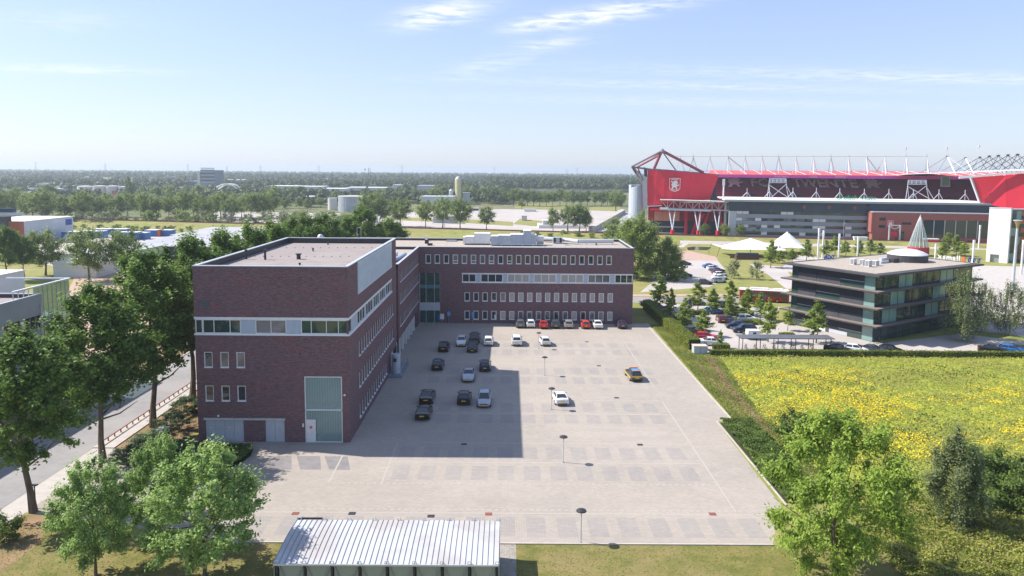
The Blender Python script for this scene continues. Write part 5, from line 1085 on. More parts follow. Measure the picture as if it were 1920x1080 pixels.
# ------------------------------------------------------------ dark layered office on the right
DL = Vector((-.5059, .8626, 0)); DR = Vector((.8626, .5059, 0)); F0 = Vector((64.87, 124.52, 0))
def dp(l, r, z=0.0): q = F0 + DL * l + DR * r; return (q.x, q.y, z)
LL, LR, OV = 20.7, 34.8, 1.5
do = empty('layered_office', dp(OV, OV), 'black and glass office of four storeys with jutting dark floor slabs', 'office building')
def dbox(mb, l0, l1, r0, r1, z0, z1, mi=0): mb.hexa([dp(l0, r0, z0), dp(l0, r1, z0), dp(l1, r1, z0), dp(l1, r0, z0)], [dp(l0, r0, z1), dp(l0, r1, z1), dp(l1, r1, z1), dp(l1, r0, z1)], mi)
WOODED = mat('warm_slab_edge', (.25, .20, .17), (.20, .16, .14), .8, rough=.7)
SLAB = mat('dark_slab', (.055, .053, .057), (.075, .071, .075), 1.2, rough=.7)
TEALP = mat('pale_teal_glass', (.22, .36, .33), (.17, .30, .28), .5, rough=.06, spec=.9)
LOUV = mat('dark_louvre', (.016, .019, .028), (.024, .028, .038), 6, (.1, .1, 6), rough=.55)
GPAN = mat('mid_grey_cladding', (.065, .066, .078), (.085, .086, .098), 1, rough=.6)
mb = MB(); dbox(mb, OV + .35, LL - OV - .3, OV + .35, LR - OV - .3, 0, 11.8); mb.build('core', mat('office_interior', (.09, .10, .10), (.04, .045, .045), .5, rough=.8), do)
lev = [0, 3.1, 6.25, 9.3, 12.2]
for k, z in enumerate(lev[1:]):
    mb = MB(); dbox(mb, 0, LL, 0, LR, z - .22, z + .02); s = mb.build('floor_slab' if k < 3 else 'roof_slab', SLAB, do)
    if k < 3:
        mb = MB(); dbox(mb, .02, LL - .02, .02, OV - .1, z + .024, z + .07); dbox(mb, .02, OV - .1, OV - .09, LR - .02, z + .024, z + .07); mb.build('slab_edge', WOODED, s)
mb = MB(); dbox(mb, .1, LL - .1, .1, LR - .1, 12.224, 12.3); rs = mb.build('roof', SLAB, do)
mb = MB(); dbox(mb, 1.6, LL - 1.6, 1.6, LR - 1.6, 12.304, 12.36); mb.build('gravel_bed', GRAVEL, rs)
q = random.Random(8)
for k in range(4):
    z0 = lev[k] + .07; z1 = lev[k + 1] - .31
    # side towards the left: cladding between glass corners
    secs = [(OV, OV + 2.2, 'g'), (OV + 2.2, OV + 7.0, 'a'), (OV + 7.0, OV + 12.1, 'b'), (OV + 12.1, OV + 16.2, 'c'), (OV + 16.2, LL - OV, 'g')]
    for (a, b, t) in secs:
        if t == 'g':
            mb = MB(); dbox(mb, a + .03, b - .03, OV, OV + .06, z0, z1); mb.build('corner_glass', TEALP if a < 5 else PANE2, do); continue
        m = MB(); dbox(m, a + .03, b - .03, OV - .05, OV + .1, z0 + 1.25, z1); m.build('louvre_panel', LOUV, do)
        low = (k + {'a': 0, 'b': 1, 'c': 2}[t]) % 3
        if k == 0 and t == 'c': low = 0
        m = MB(); dbox(m, a + .03, b - .03, OV - (.04 if low else -.02), OV + .1, z0, z0 + 1.22); m.build('lower_panel' if low else 'window_strip', GPAN if low else PANE2, do)
        if not low:
            m = MB(); dbox(m, a + .03, b - .03, OV - .06, OV + .02, z0 + 1.16, z0 + 1.24); m.build('blind_box', LGREY, do)
    # side towards the right: floor to ceiling glass
    n = 14; w = (LR - 2 * OV) / n
    for i in range(n):
        a = OV + i * w; mt = TEALP if (i * 7 + k * 5) % 6 in (0, 1) and k else (PANE2 if i % 2 else PANE)
        mb = MB(); dbox(mb, OV, OV + .06, a + .03, a + w - .03, z0, z1); mb.build('glass_pane', mt, do)
    mb = MB()
    for i in range(n + 1): dbox(mb, OV - .05, OV + .1, OV + i * w - .025, OV + i * w + .025, z0, z1)
    mb.build('mullion', DARKMETAL, do)
    for i in range(3):
        r = 6 + i * 9; mb = MB(); dbox(mb, OV + .07, OV + .3, r, r + 1.6, z0, z0 + .9); mb.build('window_blind', WHITE, do)
mb = MB(); dbox(mb, OV + 9.6, OV + 11.4, OV - .08, OV - .055, .05, 2.7); mb.build('door', WHITE, do)
mb = MB(); dbox(mb, OV + 5, OV + 8.8, OV - .09, OV - .06, .05, .75); mb.build('plinth_panel', LGREY, do)
for (px, py, w, h) in ((1600, 496, 1.0, 1.15), (1617, 497, .9, 1.1), (1628, 500, 1.0, 1.2), (1641, 498, 1.1, 1.0)):
    p = at(px, py, 12.37); mb = MB(); mb.obox((p.x, p.y), DR, w * .5, w * .42, 12.37, 12.4 + h); a = mb.build('air_conditioner', WHITE, rs)
    mb = MB(); c = Vector((p.x, p.y, 0)) - DR * 0; c2 = c - DL * (w * .42 + .02); mb.obox((c2.x, c2.y), DR, w * .38, .012, 12.5, 12.32 + h); c3 = c - DR * (w * .5 + .02); mb.obox((c3.x, c3.y), DL, w * .32, .012, 12.5, 12.32 + h); mb.build('fan_grille', STEEL, a)
p = at(1655, 493, 12.37); mb = MB(); mb.obox((p.x, p.y), DR, 1.3, .5, 12.37, 12.8); mb.obox((p.x + .5, p.y + .8), DR, 1.0, .3, 12.6, 13.3); mb.build('roof_plant', LGREY, rs)
p = at(1701, 489, 12.37); mb = MB(); mb.lathe([(3.75, 0), (3.75, 1.35)], 32, (p.x, p.y, 12.37)); sk = mb.build('skylight_drum', SLAB, rs)
mb = MB(); mb.lathe([(3.8, 1.36), (3.7, 1.5), (2.9, 1.95), (1.8, 2.3), (.8, 2.45), (.02, 2.5)], 32, (p.x, p.y, 12.37)); mb.build('skylight_dome', mat('milky_dome', (.66, .66, .68), (.58, .58, .61), .4, rough=.3), sk)
p = at(1676, 492, 12.37); mb = MB(); mb.obox((p.x, p.y), DR, .9, .5, 12.37, 13.1); mb.build('roof_box', DARKMETAL, rs)
# roof sign of standing letters along the far right edge
sg = empty('roof_sign', dp(12, LR - .8, 12.3), 'roof sign with small white letters and blue rings on the dark office', 'sign')
ang = letters('xsmall', 1.5, WHITE, sg, dp(8.7, LR - .8, 12.5), -DL, ext=.06, gap=.10, bold=.03)
mb = MB(); mb.tube(dp(12.8, LR - .8, 12.5), dp(5.5, LR - .8, 12.5), .05, n=5); mb.build('sign_rail', STEEL, sg)
def ring(c, r, t, nm, m):
    mb = MB(); n = 14
    for i in range(n):
        a, b = 2 * math.pi * i / n, 2 * math.pi * (i + 1) / n
        mb.tube(Vector(c) + DR * math.cos(a) * r + Vector((0, 0, math.sin(a) * r)), Vector(c) + DR * math.cos(b) * r + Vector((0, 0, math.sin(b) * r)), t, n=6)
    mb.build(nm, m, sg)
for i in range(3): ring(dp(2.6 - i * .9, LR - .6, 12.9), .36, .12, 'blue_ring', BLUE); ring(dp(LL - 2, 11 + i * 1.1, 12.9), .36, .12, 'blue_ring', BLUE)
mb = MB(); mb.obox(dp(3.6, LR - .8)[:2], DL, .3, .1, 12.35, 13.4); mb.build('orange_mark', ORANGE, sg)
# bicycle canopy
c0, c1 = at(1392, 659), at(1557, 660)
cp = empty('bicycle_canopy', ((c0.x + c1.x) / 2, c0.y, 0), 'long flat dark bicycle canopy on thin posts behind the meadow hedge', 'canopy')
mb = MB(); mb.box(c0.x - .5, c1.x + .4, c0.y - .6, c0.y + 2.4, 2.3, 2.42); mb.build('roof', mat('canopy_sheet', (.10, .105, .125), (.13, .135, .15), 1, rough=.5), cp)
for i in range(6):
    x = c0.x + (c1.x - c0.x) * i / 5
    for y in (c0.y, c0.y + 1.9): mb = MB(); mb.box(x - .05, x + .05, y - .05, y + .05, 0, 2.3); mb.build('post', DARKMETAL, cp)
bk = empty('bicycle', (0, 0, 0), 'dark bicycle parked under the long canopy, leftmost', 'bicycle', 'bicycles by the dark office')
for y in (-.55, .55):
    mb = MB()
    for i in range(12):
        a, b = 2 * math.pi * i / 12, 2 * math.pi * (i + 1) / 12; mb.tube((0, y + .34 * math.cos(a), .34 + .34 * math.sin(a)), (0, y + .34 * math.cos(b), .34 + .34 * math.sin(b)), .025, n=4)
    mb.build('wheel', BLACKRUB).parent = bk
mb = MB()
for a, b in (((0, -.55, .34), (0, -.1, .85)), ((0, -.1, .85), (0, .4, .85)), ((0, .4, .85), (0, .05, .3)), ((0, .05, .3), (0, -.55, .34)), ((0, .4, .95), (0, .55, .34)), ((0, -.1, .85), (0, .05, .3))): mb.tube(a, b, .025, n=5)
mb.build('frame', DARKMETAL).parent = bk
mb = MB(); mb.box(-.08, .08, -.28, .0, .92, .98); mb.build('saddle', BLACKRUB).parent = bk
mb = MB(); mb.tube((-.28, .38, 1.02), (.28, .38, 1.02), .02, n=5); mb.build('handlebar', STEEL).parent = bk
spots = [(c0.x + .9 + i * 1.6, c0.y + .9, .1 * (i % 3), ('leftmost', 'second from the left', 'third from the left', 'fourth from the left', 'fifth from the left', 'sixth from the left', 'seventh from the left', 'rightmost')[i]) for i in range(8)]
for i, (x, y, a, w) in enumerate(spots):
    o = bk if i == 0 else copy_tree(bk); o.location = (x, y, .006); o.rotation_euler = (0, 0, a); o['label'] = 'dark bicycle parked under the long canopy, ' + w
for px, py, w in ((1641, 647, 'left of two'), (1653, 645, 'right of two')):
    o = copy_tree(bk); p = at(px, py); o.location = (p.x, p.y, .006); o.rotation_euler = (0, 0, 1.3); o['label'] = 'bicycle standing free at the front corner of the dark office, ' + w
# tents
def tent(name, lab, cx, cy, hx, hy, zlow, zpk, ux, sharp=1.0, corner=0.0):
    e = empty(name, (cx, cy, 0), lab, 'tent', 'white fabric tents before the stadium'); u = Vector((ux[0], ux[1], 0)).normalized(); v = Vector((-u.y, u.x, 0)); n = 18; mb = MB(); P_ = []
    for i in range(n + 1):
        for j in range(n + 1):
            a, b = i / n * 2 - 1, j / n * 2 - 1; sc_ = 1 - .16 * (1 - a * a) * abs(b) ** 3; sb = 1 - .16 * (1 - b * b) * abs(a) ** 3
            rr = math.sqrt(a * a + b * b); z = zlow + (zpk - zlow) * max(0, 1 - rr / 1.25) ** (1.2 * sharp) + corner * (abs(a * b)) ** 2
            q = Vector((cx, cy, 0)) + u * (a * hx * sb) + v * (b * hy * sc_); P_.append((q.x, q.y, z))
    for i in range(n):
        for j in range(n): mb.face([P_[i * (n + 1) + j], P_[(i + 1) * (n + 1) + j], P_[(i + 1) * (n + 1) + j + 1], P_[i * (n + 1) + j + 1]])
    mb.build('fabric', TENT, e)
    mb = MB(); mb.tube((cx, cy, 0), (cx, cy, zpk - .15), .12, n=7); mb.build('mast', STEEL, e)
    for a in (-1, 1):
        for b in (-1, 1): q = Vector((cx, cy, 0)) + u * (a * hx * 1.0) + v * (b * hy); mb = MB(); mb.tube((q.x + u.x * a, q.y + u.y * a, 0), (q.x, q.y, zlow + corner), .07, n=5); mb.build('strut', DARKMETAL, e)
    return e
p = at(1412, 482); tent('tent', 'broad low white tent canopy left of the pointed one', p.x, p.y + 3, 12.5, 8, 2.6, 6.6, (1, -.1), 1.1, .9)
p = at(1486, 478); tent('tent', 'pointed white tent with a steep peak before the striped offices', p.x, p.y + 6, 7.5, 7, 2.0, 8.2, (1, -.1), 1.15, .2)
p = at(1402, 487); e = empty('terrace_bar', (p.x, p.y, 0), 'low brown terrace counter under the white tent', 'counter'); mb = MB(); mb.box(p.x - 4, p.x + 4, p.y, p.y + 2, 0, 1.4); mb.build('counter', mat('brown_counter', (.10, .05, .04), rough=.7), e); mb = MB(); mb.box(p.x - 3.6, p.x + 3.8, p.y + .1, p.y + 1.8, 1.402, 2.3); mb.build('bar_back', DARKWALL, e)
# masts
GM_ = 'white light masts on the plaza'
for px, top, yb, lab in ((1533, 428, 490, 'tallest white light mast left of the dark office roof'), (1542, 432, 484, 'white mast just right of the tallest one'), (1572, 438, 486, 'white mast standing behind the left roof edge of the dark office'), (1607.5, 444, 484, 'white mast above the air conditioners of the dark office'), (1753, 457, 492, 'short white mast with a small board beside the glass cone'), (1823, 450, 502, 'white mast left of the white tower'), (1835, 422, 466, 'white mast before the big glazing of the brick hall'), (1914, 450, 520, 'white mast at the right edge before the glass building')):
    p = at(px, yb); z = atY(px, top, p.y).z; e = empty('light_mast', (p.x, p.y, 0), lab, 'mast', GM_); mb = MB(); mb.box(p.x - .22, p.x + .22, p.y - .22, p.y + .22, 0, z - 1.5); mb.build('pole', WHITE, e); mb = MB(); mb.box(p.x - .26, p.x + .26, p.y - .26, p.y + .26, z - 1.48, z); mb.build('light_head', mat('frosted_head', (.82, .82, .80), rough=.3), e)
p = at(1898, 548); z = atY(1905, 412, p.y).z
e = empty('torch_column', (p.x, p.y, 0), 'tall grey column with a brass coloured bowl on top at the right edge', 'light column')
mb = MB(); mb.tube((p.x, p.y, 0), (p.x, p.y, z - 2.2), .42, .26, 12); mb.build('column', COPING, e)
BRASS = mat('brass_bowl', (.42, .30, .13), rough=.35, metal=.6); mb = MB(); mb.lathe([(.28, z - 2.2), (.35, z - 1.4), (.75, z - .5), (.8, z - .3)], 16, (p.x, p.y, 0)); mb.build('bowl', BRASS, e); mb = MB(); mb.lathe([(1.0, z - .29), (1.02, z - .1), (.2, z)], 16, (p.x, p.y, 0)); mb.build('bowl_lid', COPING, e)
# white tower and glass building at the right edge
p = at(1868, 492); w = 6.2; z = atY(1868, 391, p.y).z
tw = empty('white_tower', (p.x, p.y, 0), 'plain white slab tower with a square opening at its foot', 'tower')
TU = Vector((.65, -.76)).normalized(); TN = Vector((TU.y, -TU.x)); TN = TN if TN.y < 0 else -TN
def tbox(mb, u0, u1, d0, d1, z0, z1): mb.prism([(p.x + TU.x * u - TN.x * d, p.y + TU.y * u - TN.y * d) for u, d in ((u0, d0), (u1, d0), (u1, d1), (u0, d1))], z0, z1)
mb = MB(); tbox(mb, -3.2, -2.0, 0, 1.4, 0, 2.7); tbox(mb, .7, 3.2, 0, 1.4, 0, 2.7); tbox(mb, -3.2, 3.2, 0, 1.4, 2.703, z); mb.build('wall', mat('white_render', (.82, .79, .77), (.74, .72, .71), .3, rough=.8), tw)
mb = MB(); tbox(mb, -3.3, 3.3, -.1, 1.5, z + .003, z + .35); mb.build('coping', LGREY, tw); mb = MB(); tbox(mb, -2.0, .7, .8, .86, 0, 2.7); mb.build('gate', STEEL, tw)
gx0 = p.x + w / 2 + .3; gy = p.y + 1.5
gb = empty('glass_building', (gx0 + 8, gy, 0), 'glass fronted building with orange panels right of the white tower', 'building')
mb = MB(); mb.box(gx0, gx0 + 24, gy + .2, gy + 3, 0, z - .6); mb.build('core', mat('teal_grey_core', (.10, .14, .15), rough=.6), gb)
for k in range(6):
    for i in range(3): mb = MB(); mb.box(gx0 + .05 + i * 1.7, gx0 + 1.7 + i * 1.7, gy, gy + .1, .2 + k * 2.95, 2.95 + k * 2.95); mb.build('glass_pane', (PANE2, TEALP, PANE)[(i + k) % 3], gb)
    mb = MB(); mb.box(gx0 + 5.2, gx0 + 23.8, gy, gy + .1, 1.4 + k * 2.95, 2.95 + k * 2.95); mb.build('orange_band', mat('burnt_orange_band', (.42, .13, .06), rough=.6), gb); mb = MB(); mb.box(gx0 + 5.2, gx0 + 23.8, gy + .01, gy + .1, .2 + k * 2.95, 1.38 + k * 2.95); mb.build('window_strip', PANE, gb)
mb = MB(); mb.box(gx0 - .1, gx0 + 24.2, gy - .3, gy + 3.2, z - .597, z - .2); mb.build('roof', ROOFGREY, gb)
# raised plaza deck at the right edge
p0 = [at(1822, 545), at(1800, 520), at(1830, 503), at(1925, 506), at(2020, 540), at(2010, 570), at(1900, 560)]
mb = MB(); mb.prism([(v.x, v.y) for v in p0], 0, .9); d = mb.build('plaza_deck', PAVEMENT); d['kind'] = 'structure'
# glass cone
p = at(1721, 479); za = atY(1723, 404, p.y).z; r0 = 3.6
cn = empty('glass_cone', (p.x, p.y, 0), 'slender pointed glass cone on a red ring behind the dark office', 'glass cone')
mb = MB(); mb.lathe([(r0, 0), (r0, 3.2)], 24, (p.x, p.y, 0)); mb.build('red_ring', mat('ring_red', (.55, .05, .06), (.45, .04, .05), 2, (3, 3, .1), rough=.5), cn)
n = 16
for i in range(n):
    a0, a1 = 2 * math.pi * i / n, 2 * math.pi * (i + 1) / n
    for k in range(5):
        t0, t1 = k / 6, (k + 1) / 6; z0, z1 = 3.2 + (za - 3.2) * t0, 3.2 + (za - 3.2) * t1; ra, rb_ = (r0 - .2) * (1 - t0) ** .9, (r0 - .2) * (1 - t1) ** .9
        mb = MB(); mb.face([(p.x + ra * math.cos(a0), p.y + ra * math.sin(a0), z0), (p.x + ra * math.cos(a1), p.y + ra * math.sin(a1), z0), (p.x + rb_ * math.cos(a1), p.y + rb_ * math.sin(a1), z1), (p.x + rb_ * math.cos(a0), p.y + rb_ * math.sin(a0), z1)]); mb.build('glass_pane', CONEG if 'CONEG' in globals() else globals().setdefault('CONEG', glassmat('cone_glass', (.32, .42, .42), .68, .1)), cn)
for i in range(n):
    a0 = 2 * math.pi * i / n; mb = MB(); pts = [(p.x + (r0 - .18) * (1 - k / 6) ** .9 * math.cos(a0), p.y + (r0 - .18) * (1 - k / 6) ** .9 * math.sin(a0), 3.2 + (za - 3.2) * k / 6) for k in range(7)]
    for a, b in zip(pts, pts[1:]): mb.tube(a, b, .07, n=4)
    mb.build('rib', WHITE, cn)
mb = MB(); mb.lathe([(.75, za - 2.6), (.03, za + .4)], 12, (p.x, p.y, 0)); mb.build('tip', COPING, cn)
# banner frame before the brick hall
a, b = at(1666, 457), at(1686, 457.5); e = empty('banner_frame', (a.x, a.y, 0), 'frame of two posts and a curved beam with a red banner before the brick hall', 'gate')
for q in (a, b): mb = MB(); mb.box(q.x - .25, q.x + .25, q.y - .25, q.y + .25, 0, 8.2); mb.build('post', COPING, e)
mb = MB(); pts = [a.lerp(b, t / 8) + Vector((0, 0, 8.0 - 1.5 * math.sin(math.pi * t / 8))) for t in range(9)]
for u_, v_ in zip(pts, pts[1:]): mb.tube(u_, v_, .14, n=5)
mb.tube(pts[0], pts[-1], .12, n=5); mb.build('curved_beam', WHITE, e)
mb = MB(); mb.box(a.x + .5, b.x - .5, a.y - .03, a.y + .03, 3.2, 5.2); mb.build('banner', RED, e)
# ------------------------------------------------------------ the stadium
SO = Vector((102, 333, 0)); SU = Vector((.98, -.199, 0)); SV = Vector((.199, .98, 0))
def sp(u, v, z): q = SO + SU * u + SV * v; return Vector((q.x, q.y, z))
def sbox(mb, u0, u1, v0, v1, z0, z1, mi=0): mb.hexa([sp(u0, v0, z0), sp(u1, v0, z0), sp(u1, v1, z0), sp(u0, v1, z0)], [sp(u0, v0, z1), sp(u1, v0, z1), sp(u1, v1, z1), sp(u0, v1, z1)], mi)
sta = empty('stadium', sp(50, 60, 0), 'big red football stadium with masts on its roofs, beyond the offices', 'stadium')
def sb(nm, m, *boxes, par=None):
    mb = MB(); [sbox(mb, *b) for b in boxes]; return mb.build(nm, m, par or sta)
STRIPE = mat('office_spandrel', (.30, .33, .38), (.26, .29, .34), .2, rough=.6)
sb('office_core', mat('office_core', (.05, .06, .07), rough=.7), (.3, 112, .3, 30, 0, 16.9))
# striped office front
for z0, z1 in ((3.25, 5.0), (6.35, 8.1), (9.45, 11.2), (.0, 1.7)): sb('spandrel', STRIPE, (3.2, 70, 0, .5, z0, z1))
sb('corner_pier', LGREY, (0, 3.19, -.1, 2, 0, 12.55))
qq = random.Random(21)
for z0, z1 in ((1.7, 3.25), (5.0, 6.35), (8.1, 9.45), (11.2, 12.55)):
    n = 24
    for i in range(n):
        a = 3.2 + i * 66.8 / n; sb('window', WHITE if qq.random() < .22 else (PANE if i % 3 else PANE2), (a + .08, a + 66.8 / n - .08, .2, .29, z0 + .05, z1 - .05))
for a, b in ((-.3, 31.6), (31.9, 58.6), (60, 112)): sb('upper_cladding', NAVY, (a, b, -.5, .25, 12.56, 17.0))
for i in range(11): sb('porthole', DARKWALL if i < 5 else (BROWNRED if i % 2 else DARKWALL), (5 + i * 5.35, 6.5 + i * 5.35, -.56, -.5, 14.1, 15.6))
fr = sb('front_roof', ROOFWHITE, (-2.5, 113, -2.6, 38, 17.35, 17.85)); sb('roof_edge', STEEL, (-2.6, 113.1, -3.0, -2.62, 16.95, 17.7), par=fr)
mb = MB(); mb.hexa([sp(113.1, -3, 17.3), sp(122, -2.6, 17.5), sp(113.1, 10, 17.3)], [sp(113.1, -3, 17.7), sp(122, -2.6, 17.7), sp(113.1, 10, 17.7)]); mb.build('roof_tip', STEEL, fr)
# far stand: seats, roof, fascia
mb = MB(); nrow = 26
for i in range(nrow):
    v0 = 76 + i * 46 / nrow; z0 = 2.4 + i * 24.2 / nrow; v1 = v0 + 46 / nrow; z1 = z0 + 24.2 / nrow
    mb.face([sp(2, v0, z0), sp(178, v0, z0), sp(178, v0, z1), sp(2, v0, z1)]); mb.face([sp(2, v0, z1), sp(178, v0, z1), sp(178, v1, z1), sp(2, v1, z1)])
stn = mb.build('seat_rows', SEATRED, sta)
sb('stand_back_wall', NAVY, (0, 180, 122.4, 124, 0, 28.6))
for x in (22, 48.5, 76, 103, 131): sb('aisle_block', mat('dark_exit', (.04, .035, .045), rough=.8), (x - 2.6, x + 2.6, 101, 103.4, 15.4, 17.4), par=stn)
mb = MB(); mb.hexa([sp(-2, 96, 28.9), sp(182, 96, 28.9), sp(182, 132, 31.3), sp(-2, 132, 31.3)], [sp(-2, 96, 29.2), sp(182, 96, 29.2), sp(182, 132, 31.6), sp(-2, 132, 31.6)]); frf = mb.build('far_roof', PINKRED, sta)
for i in range(22): 
    u = 2 + i * 8.2; mb = MB(); mb.tube(sp(u, 96.4, 29.35), sp(u, 131, 31.75), .16, n=4); mb.build('roof_beam', WHITE, frf)
fas = sb('fascia', MAGENTA, (-2, 182, 95.3, 95.95, 27.3, 28.88))
def at_v(px, py, v):
    "point on the stadium's plane v = const"
    d = ray(px, py); o = Vector((0, 0, CAM_H)); n = SV; t = (v - (o - SO).dot(n)) / d.dot(n); return o + d * t
for s, px in (('FOOTBALL', 1453), ('CLUB', 1519), ('TWENTE', 1564)):
    p = at_v(px, 330, 95.2); p.z = 27.62; letters(s, 1.25, WHITE, fas, p, SU, ext=.04, gap=.2)
sl = Vector((SV.x * 46, SV.y * 46, 24.2)).normalized()
def seat_text(s, px, width=1.0): 
    base = at_v(px, 352, 111.2); base.z = 2.4 + (111.2 - 76) * 24.2 / 46 + 1.25; return letters(s, 14.2, SEATGREY, stn, base, SU, sl, ext=.05, gap=.12, name='seat_letter', width=width, bold=.28)
for s, px, w in (('F', 1408, .62), ('C', 1422, .60), ('T', 1488, .62), ('W', 1503.5, .62), ('E', 1534, .66), ('N', 1548, .72), ('T', 1575, .62), ('E', 1595, .66)): seat_text(s, px, w)
HORSE = [(-.42, -.5), (-.3, -.2), (-.42, .02), (-.30, .2), (-.5, .42), (-.38, .46), (-.22, .3), (-.12, .42), (.02, .5), (.16, .46), (.30, .5), (.26, .36), (.42, .24), (.36, .12), (.2, .18), (.3, -.02), (.5, .08), (.52, -.06), (.3, -.16), (.22, -.28), (.34, -.42), (.2, -.5), (.08, -.3), (-.08, -.26), (-.18, -.38), (-.2, -.5)]
for px in (1377, 1635):
    c = at_v(px, 345, 115.5); c.z = 2.4 + (115.5 - 76) * 24.2 / 46 + 1.35; mb = MB(); nn = SU.cross(sl); lo = [c + SU * (x * 9.5) + sl * (y * 12) for x, y in HORSE]; mb.hexa(lo, [p + nn * .08 for p in lo]); mb.build('seat_horse', SEATGREY, stn)
# left end wall
def wallpan(nm, m, cs, thick, par=None):
    A = [atY(*c) for c in cs]; mb = MB(); back = Vector((SV.x, SV.y, 0)) * thick; mb.hexa([p + back for p in A], A); return mb.build(nm, m, par or sta)
cols = 8; TL, TR, BR_, BL = (1214, 317, 352), (1348, 327.5, 350), (1331, 374, 350), (1213.6, 385, 352)
ev = lambda t, s: tuple((1 - t) * ((1 - s) * TL[i] + s * TR[i]) + t * ((1 - s) * BL[i] + s * BR_[i]) for i in range(3))
lw = None
for k in range(cols):
    s0, s1 = k / cols, (k + 1) / cols - .0006; a, b, c, d = ev(0, s0), ev(0, s1), ev(1, s1), ev(1, s0); bow = lambda s: -3.0 * math.sin(math.pi * s)
    A = [atY(q_[0], q_[1], q_[2] + bow(s_)) for q_, s_ in ((d, s0), (c, s1), (b, s1), (a, s0))]; mb = MB(); bk_ = Vector((SV.x, SV.y, 0)) * 1.5; mb.hexa([p + bk_ for p in A], A); o = mb.build('end_wall_panel', RED, sta)
    if lw is None: lw = o
wallpan('wall_edge', NAVY, [(1208, 330, 352), (1213.3, 332, 352), (1213.6, 316, 352), (1207, 313, 352)], 2)
wallpan('wall_edge', LGREY, [(1206, 398, 352), (1213, 390, 352), (1213.3, 333, 352), (1204, 327, 352)], 2)
wallpan('wall_foot', LGREY, [(1213, 388, 351), (1241, 386.5, 349), (1241, 384.5, 349), (1213, 386, 351)], 1.5)
# crest on the end wall
c = atY(1265.2, 346.5, 347.6); ux = SU; sc = 6.7
SH = [(-.40, .46), (0, .5), (.40, .46), (.38, -.28), (.25, -.42), (0, -.5), (-.25, -.42), (-.38, -.28)]
def flat(nm, m, pts, dz, k=1.0, th=.08):
    lo = [c + ux * (x * sc * k) + Vector((0, 0, y * sc * k)) - SV * dz for x, y in pts]; mb = MB(); mb.hexa(lo, [p - SV * th for p in lo]); return mb.build(nm, m, lw)
flat('crest_border', WHITE, SH, .02); flat('crest_field', RED, SH, .12, .90); flat('crest_horse', WHITE, [(x * .58, y * .62) for x, y in HORSE], .22)
for y in (.37, -.36): flat('crest_band', WHITE, [(-.24, y - .02), (.24, y - .02), (.24, y + .02), (-.24, y + .02)], .23)
# steel crown above the left wall
CROWN = mat('crown_steel', (.23, .18, .22), (.18, .15, .19), .2, rough=.5); CROWNR = mat('crown_red', (.33, .08, .11), (.27, .07, .10), .2, rough=.5)
def beam(a, b, r, m=CROWN, nm='truss_beam', da=350, db=350): mb = MB(); mb.tube(atY(a[0], a[1], da), atY(b[0], b[1], db), r, n=6); return mb.build(nm, m, sta)
beam((1184, 313), (1241, 283), .45); beam((1194, 313.5), (1240, 289), .55, CROWNR, da=356, db=352); beam((1198, 312), (1240, 285), .35, da=362, db=354); beam((1242, 283), (1319, 324), .75, CROWNR); beam((1240, 285), (1226, 317), .7, CROWNR, db=352); beam((1244, 287), (1267, 319), .3); beam((1184, 313), (1224, 318), .45); beam((1224, 317), (1350, 328), .40)
beam((1184, 313), (1210, 355), .3, LGREY, db=354); beam((1190, 314), (1206, 343), .3, LGREY, db=354); beam((1184, 313), (1202, 327), .35, CROWN, db=354); beam((1196, 315), (1206, 338), .35); beam((1188, 316), (1209, 358), .45, CROWNR, db=356)
mb = MB(); mb.lathe([(.9, -1), (1.2, 0), (.7, 1.0), (.1, 1.4)], 10, atY(1242, 284, 350)); mb.build('truss_node', CROWN, sta)
# grey stair tower at the far left
c_ = atY(1194.5, 400, 362); zt = atY(1190, 352, 362).z; mb = MB(); n = 12; tw_ = []
for i in range(n):
    a0, a1 = math.pi + math.pi * i / n, math.pi + math.pi * (i + 1) / n; r = 3.9; lo = [(c_.x + r * math.cos(a0), c_.y + r * 1.2 * math.sin(a0), 0), (c_.x + r * math.cos(a1), c_.y + r * 1.2 * math.sin(a1), 0), (c_.x + r * .9 * math.cos(a1), c_.y + r * math.sin(a1), 0), (c_.x + r * .9 * math.cos(a0), c_.y + r * math.sin(a0), 0)]
    zz = lambda a: zt + 3.0 * (.5 + .5 * math.cos(a)) ; m2 = MB(); m2.hexa(lo, [(lo[0][0], lo[0][1], zz(a0)), (lo[1][0], lo[1][1], zz(a1) - .02), (lo[2][0], lo[2][1], zz(a1) - .02), (lo[3][0], lo[3][1], zz(a0))]); m2.build('tower_panel', BLUEGREY if i > 2 else COPING, sta)
mb = MB(); mb.prism([(c_.x - 3.4, c_.y), (c_.x + 3.4, c_.y), (c_.x + 3.4, c_.y + 6), (c_.x - 3.4, c_.y + 6)], 0, zt + 1.4); mb.build('tower_core', LGREY, sta)
# lower left part: red base, columns, footbridge
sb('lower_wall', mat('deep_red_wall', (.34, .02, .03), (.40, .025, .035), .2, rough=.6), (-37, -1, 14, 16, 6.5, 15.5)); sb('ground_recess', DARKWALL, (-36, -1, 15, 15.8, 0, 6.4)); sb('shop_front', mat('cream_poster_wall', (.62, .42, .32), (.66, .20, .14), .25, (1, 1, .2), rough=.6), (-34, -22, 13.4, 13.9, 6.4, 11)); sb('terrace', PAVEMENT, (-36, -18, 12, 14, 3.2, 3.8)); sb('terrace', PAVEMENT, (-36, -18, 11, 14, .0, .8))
sb('red_soffit', RED, (-36, -1, 8, 14, 11.5, 12.3))
for i, (u, l) in enumerate(((-19, 0), (-13.5, 2.6), (-9.5, 2.6), (-3, -2.2), (2, 0))):
    mb = MB(); mb.tube(sp(u - l, 7, 0), sp(u + l * .4, 10, 11.5), .85, .7, 8); mb.build('red_column', RED, sta)
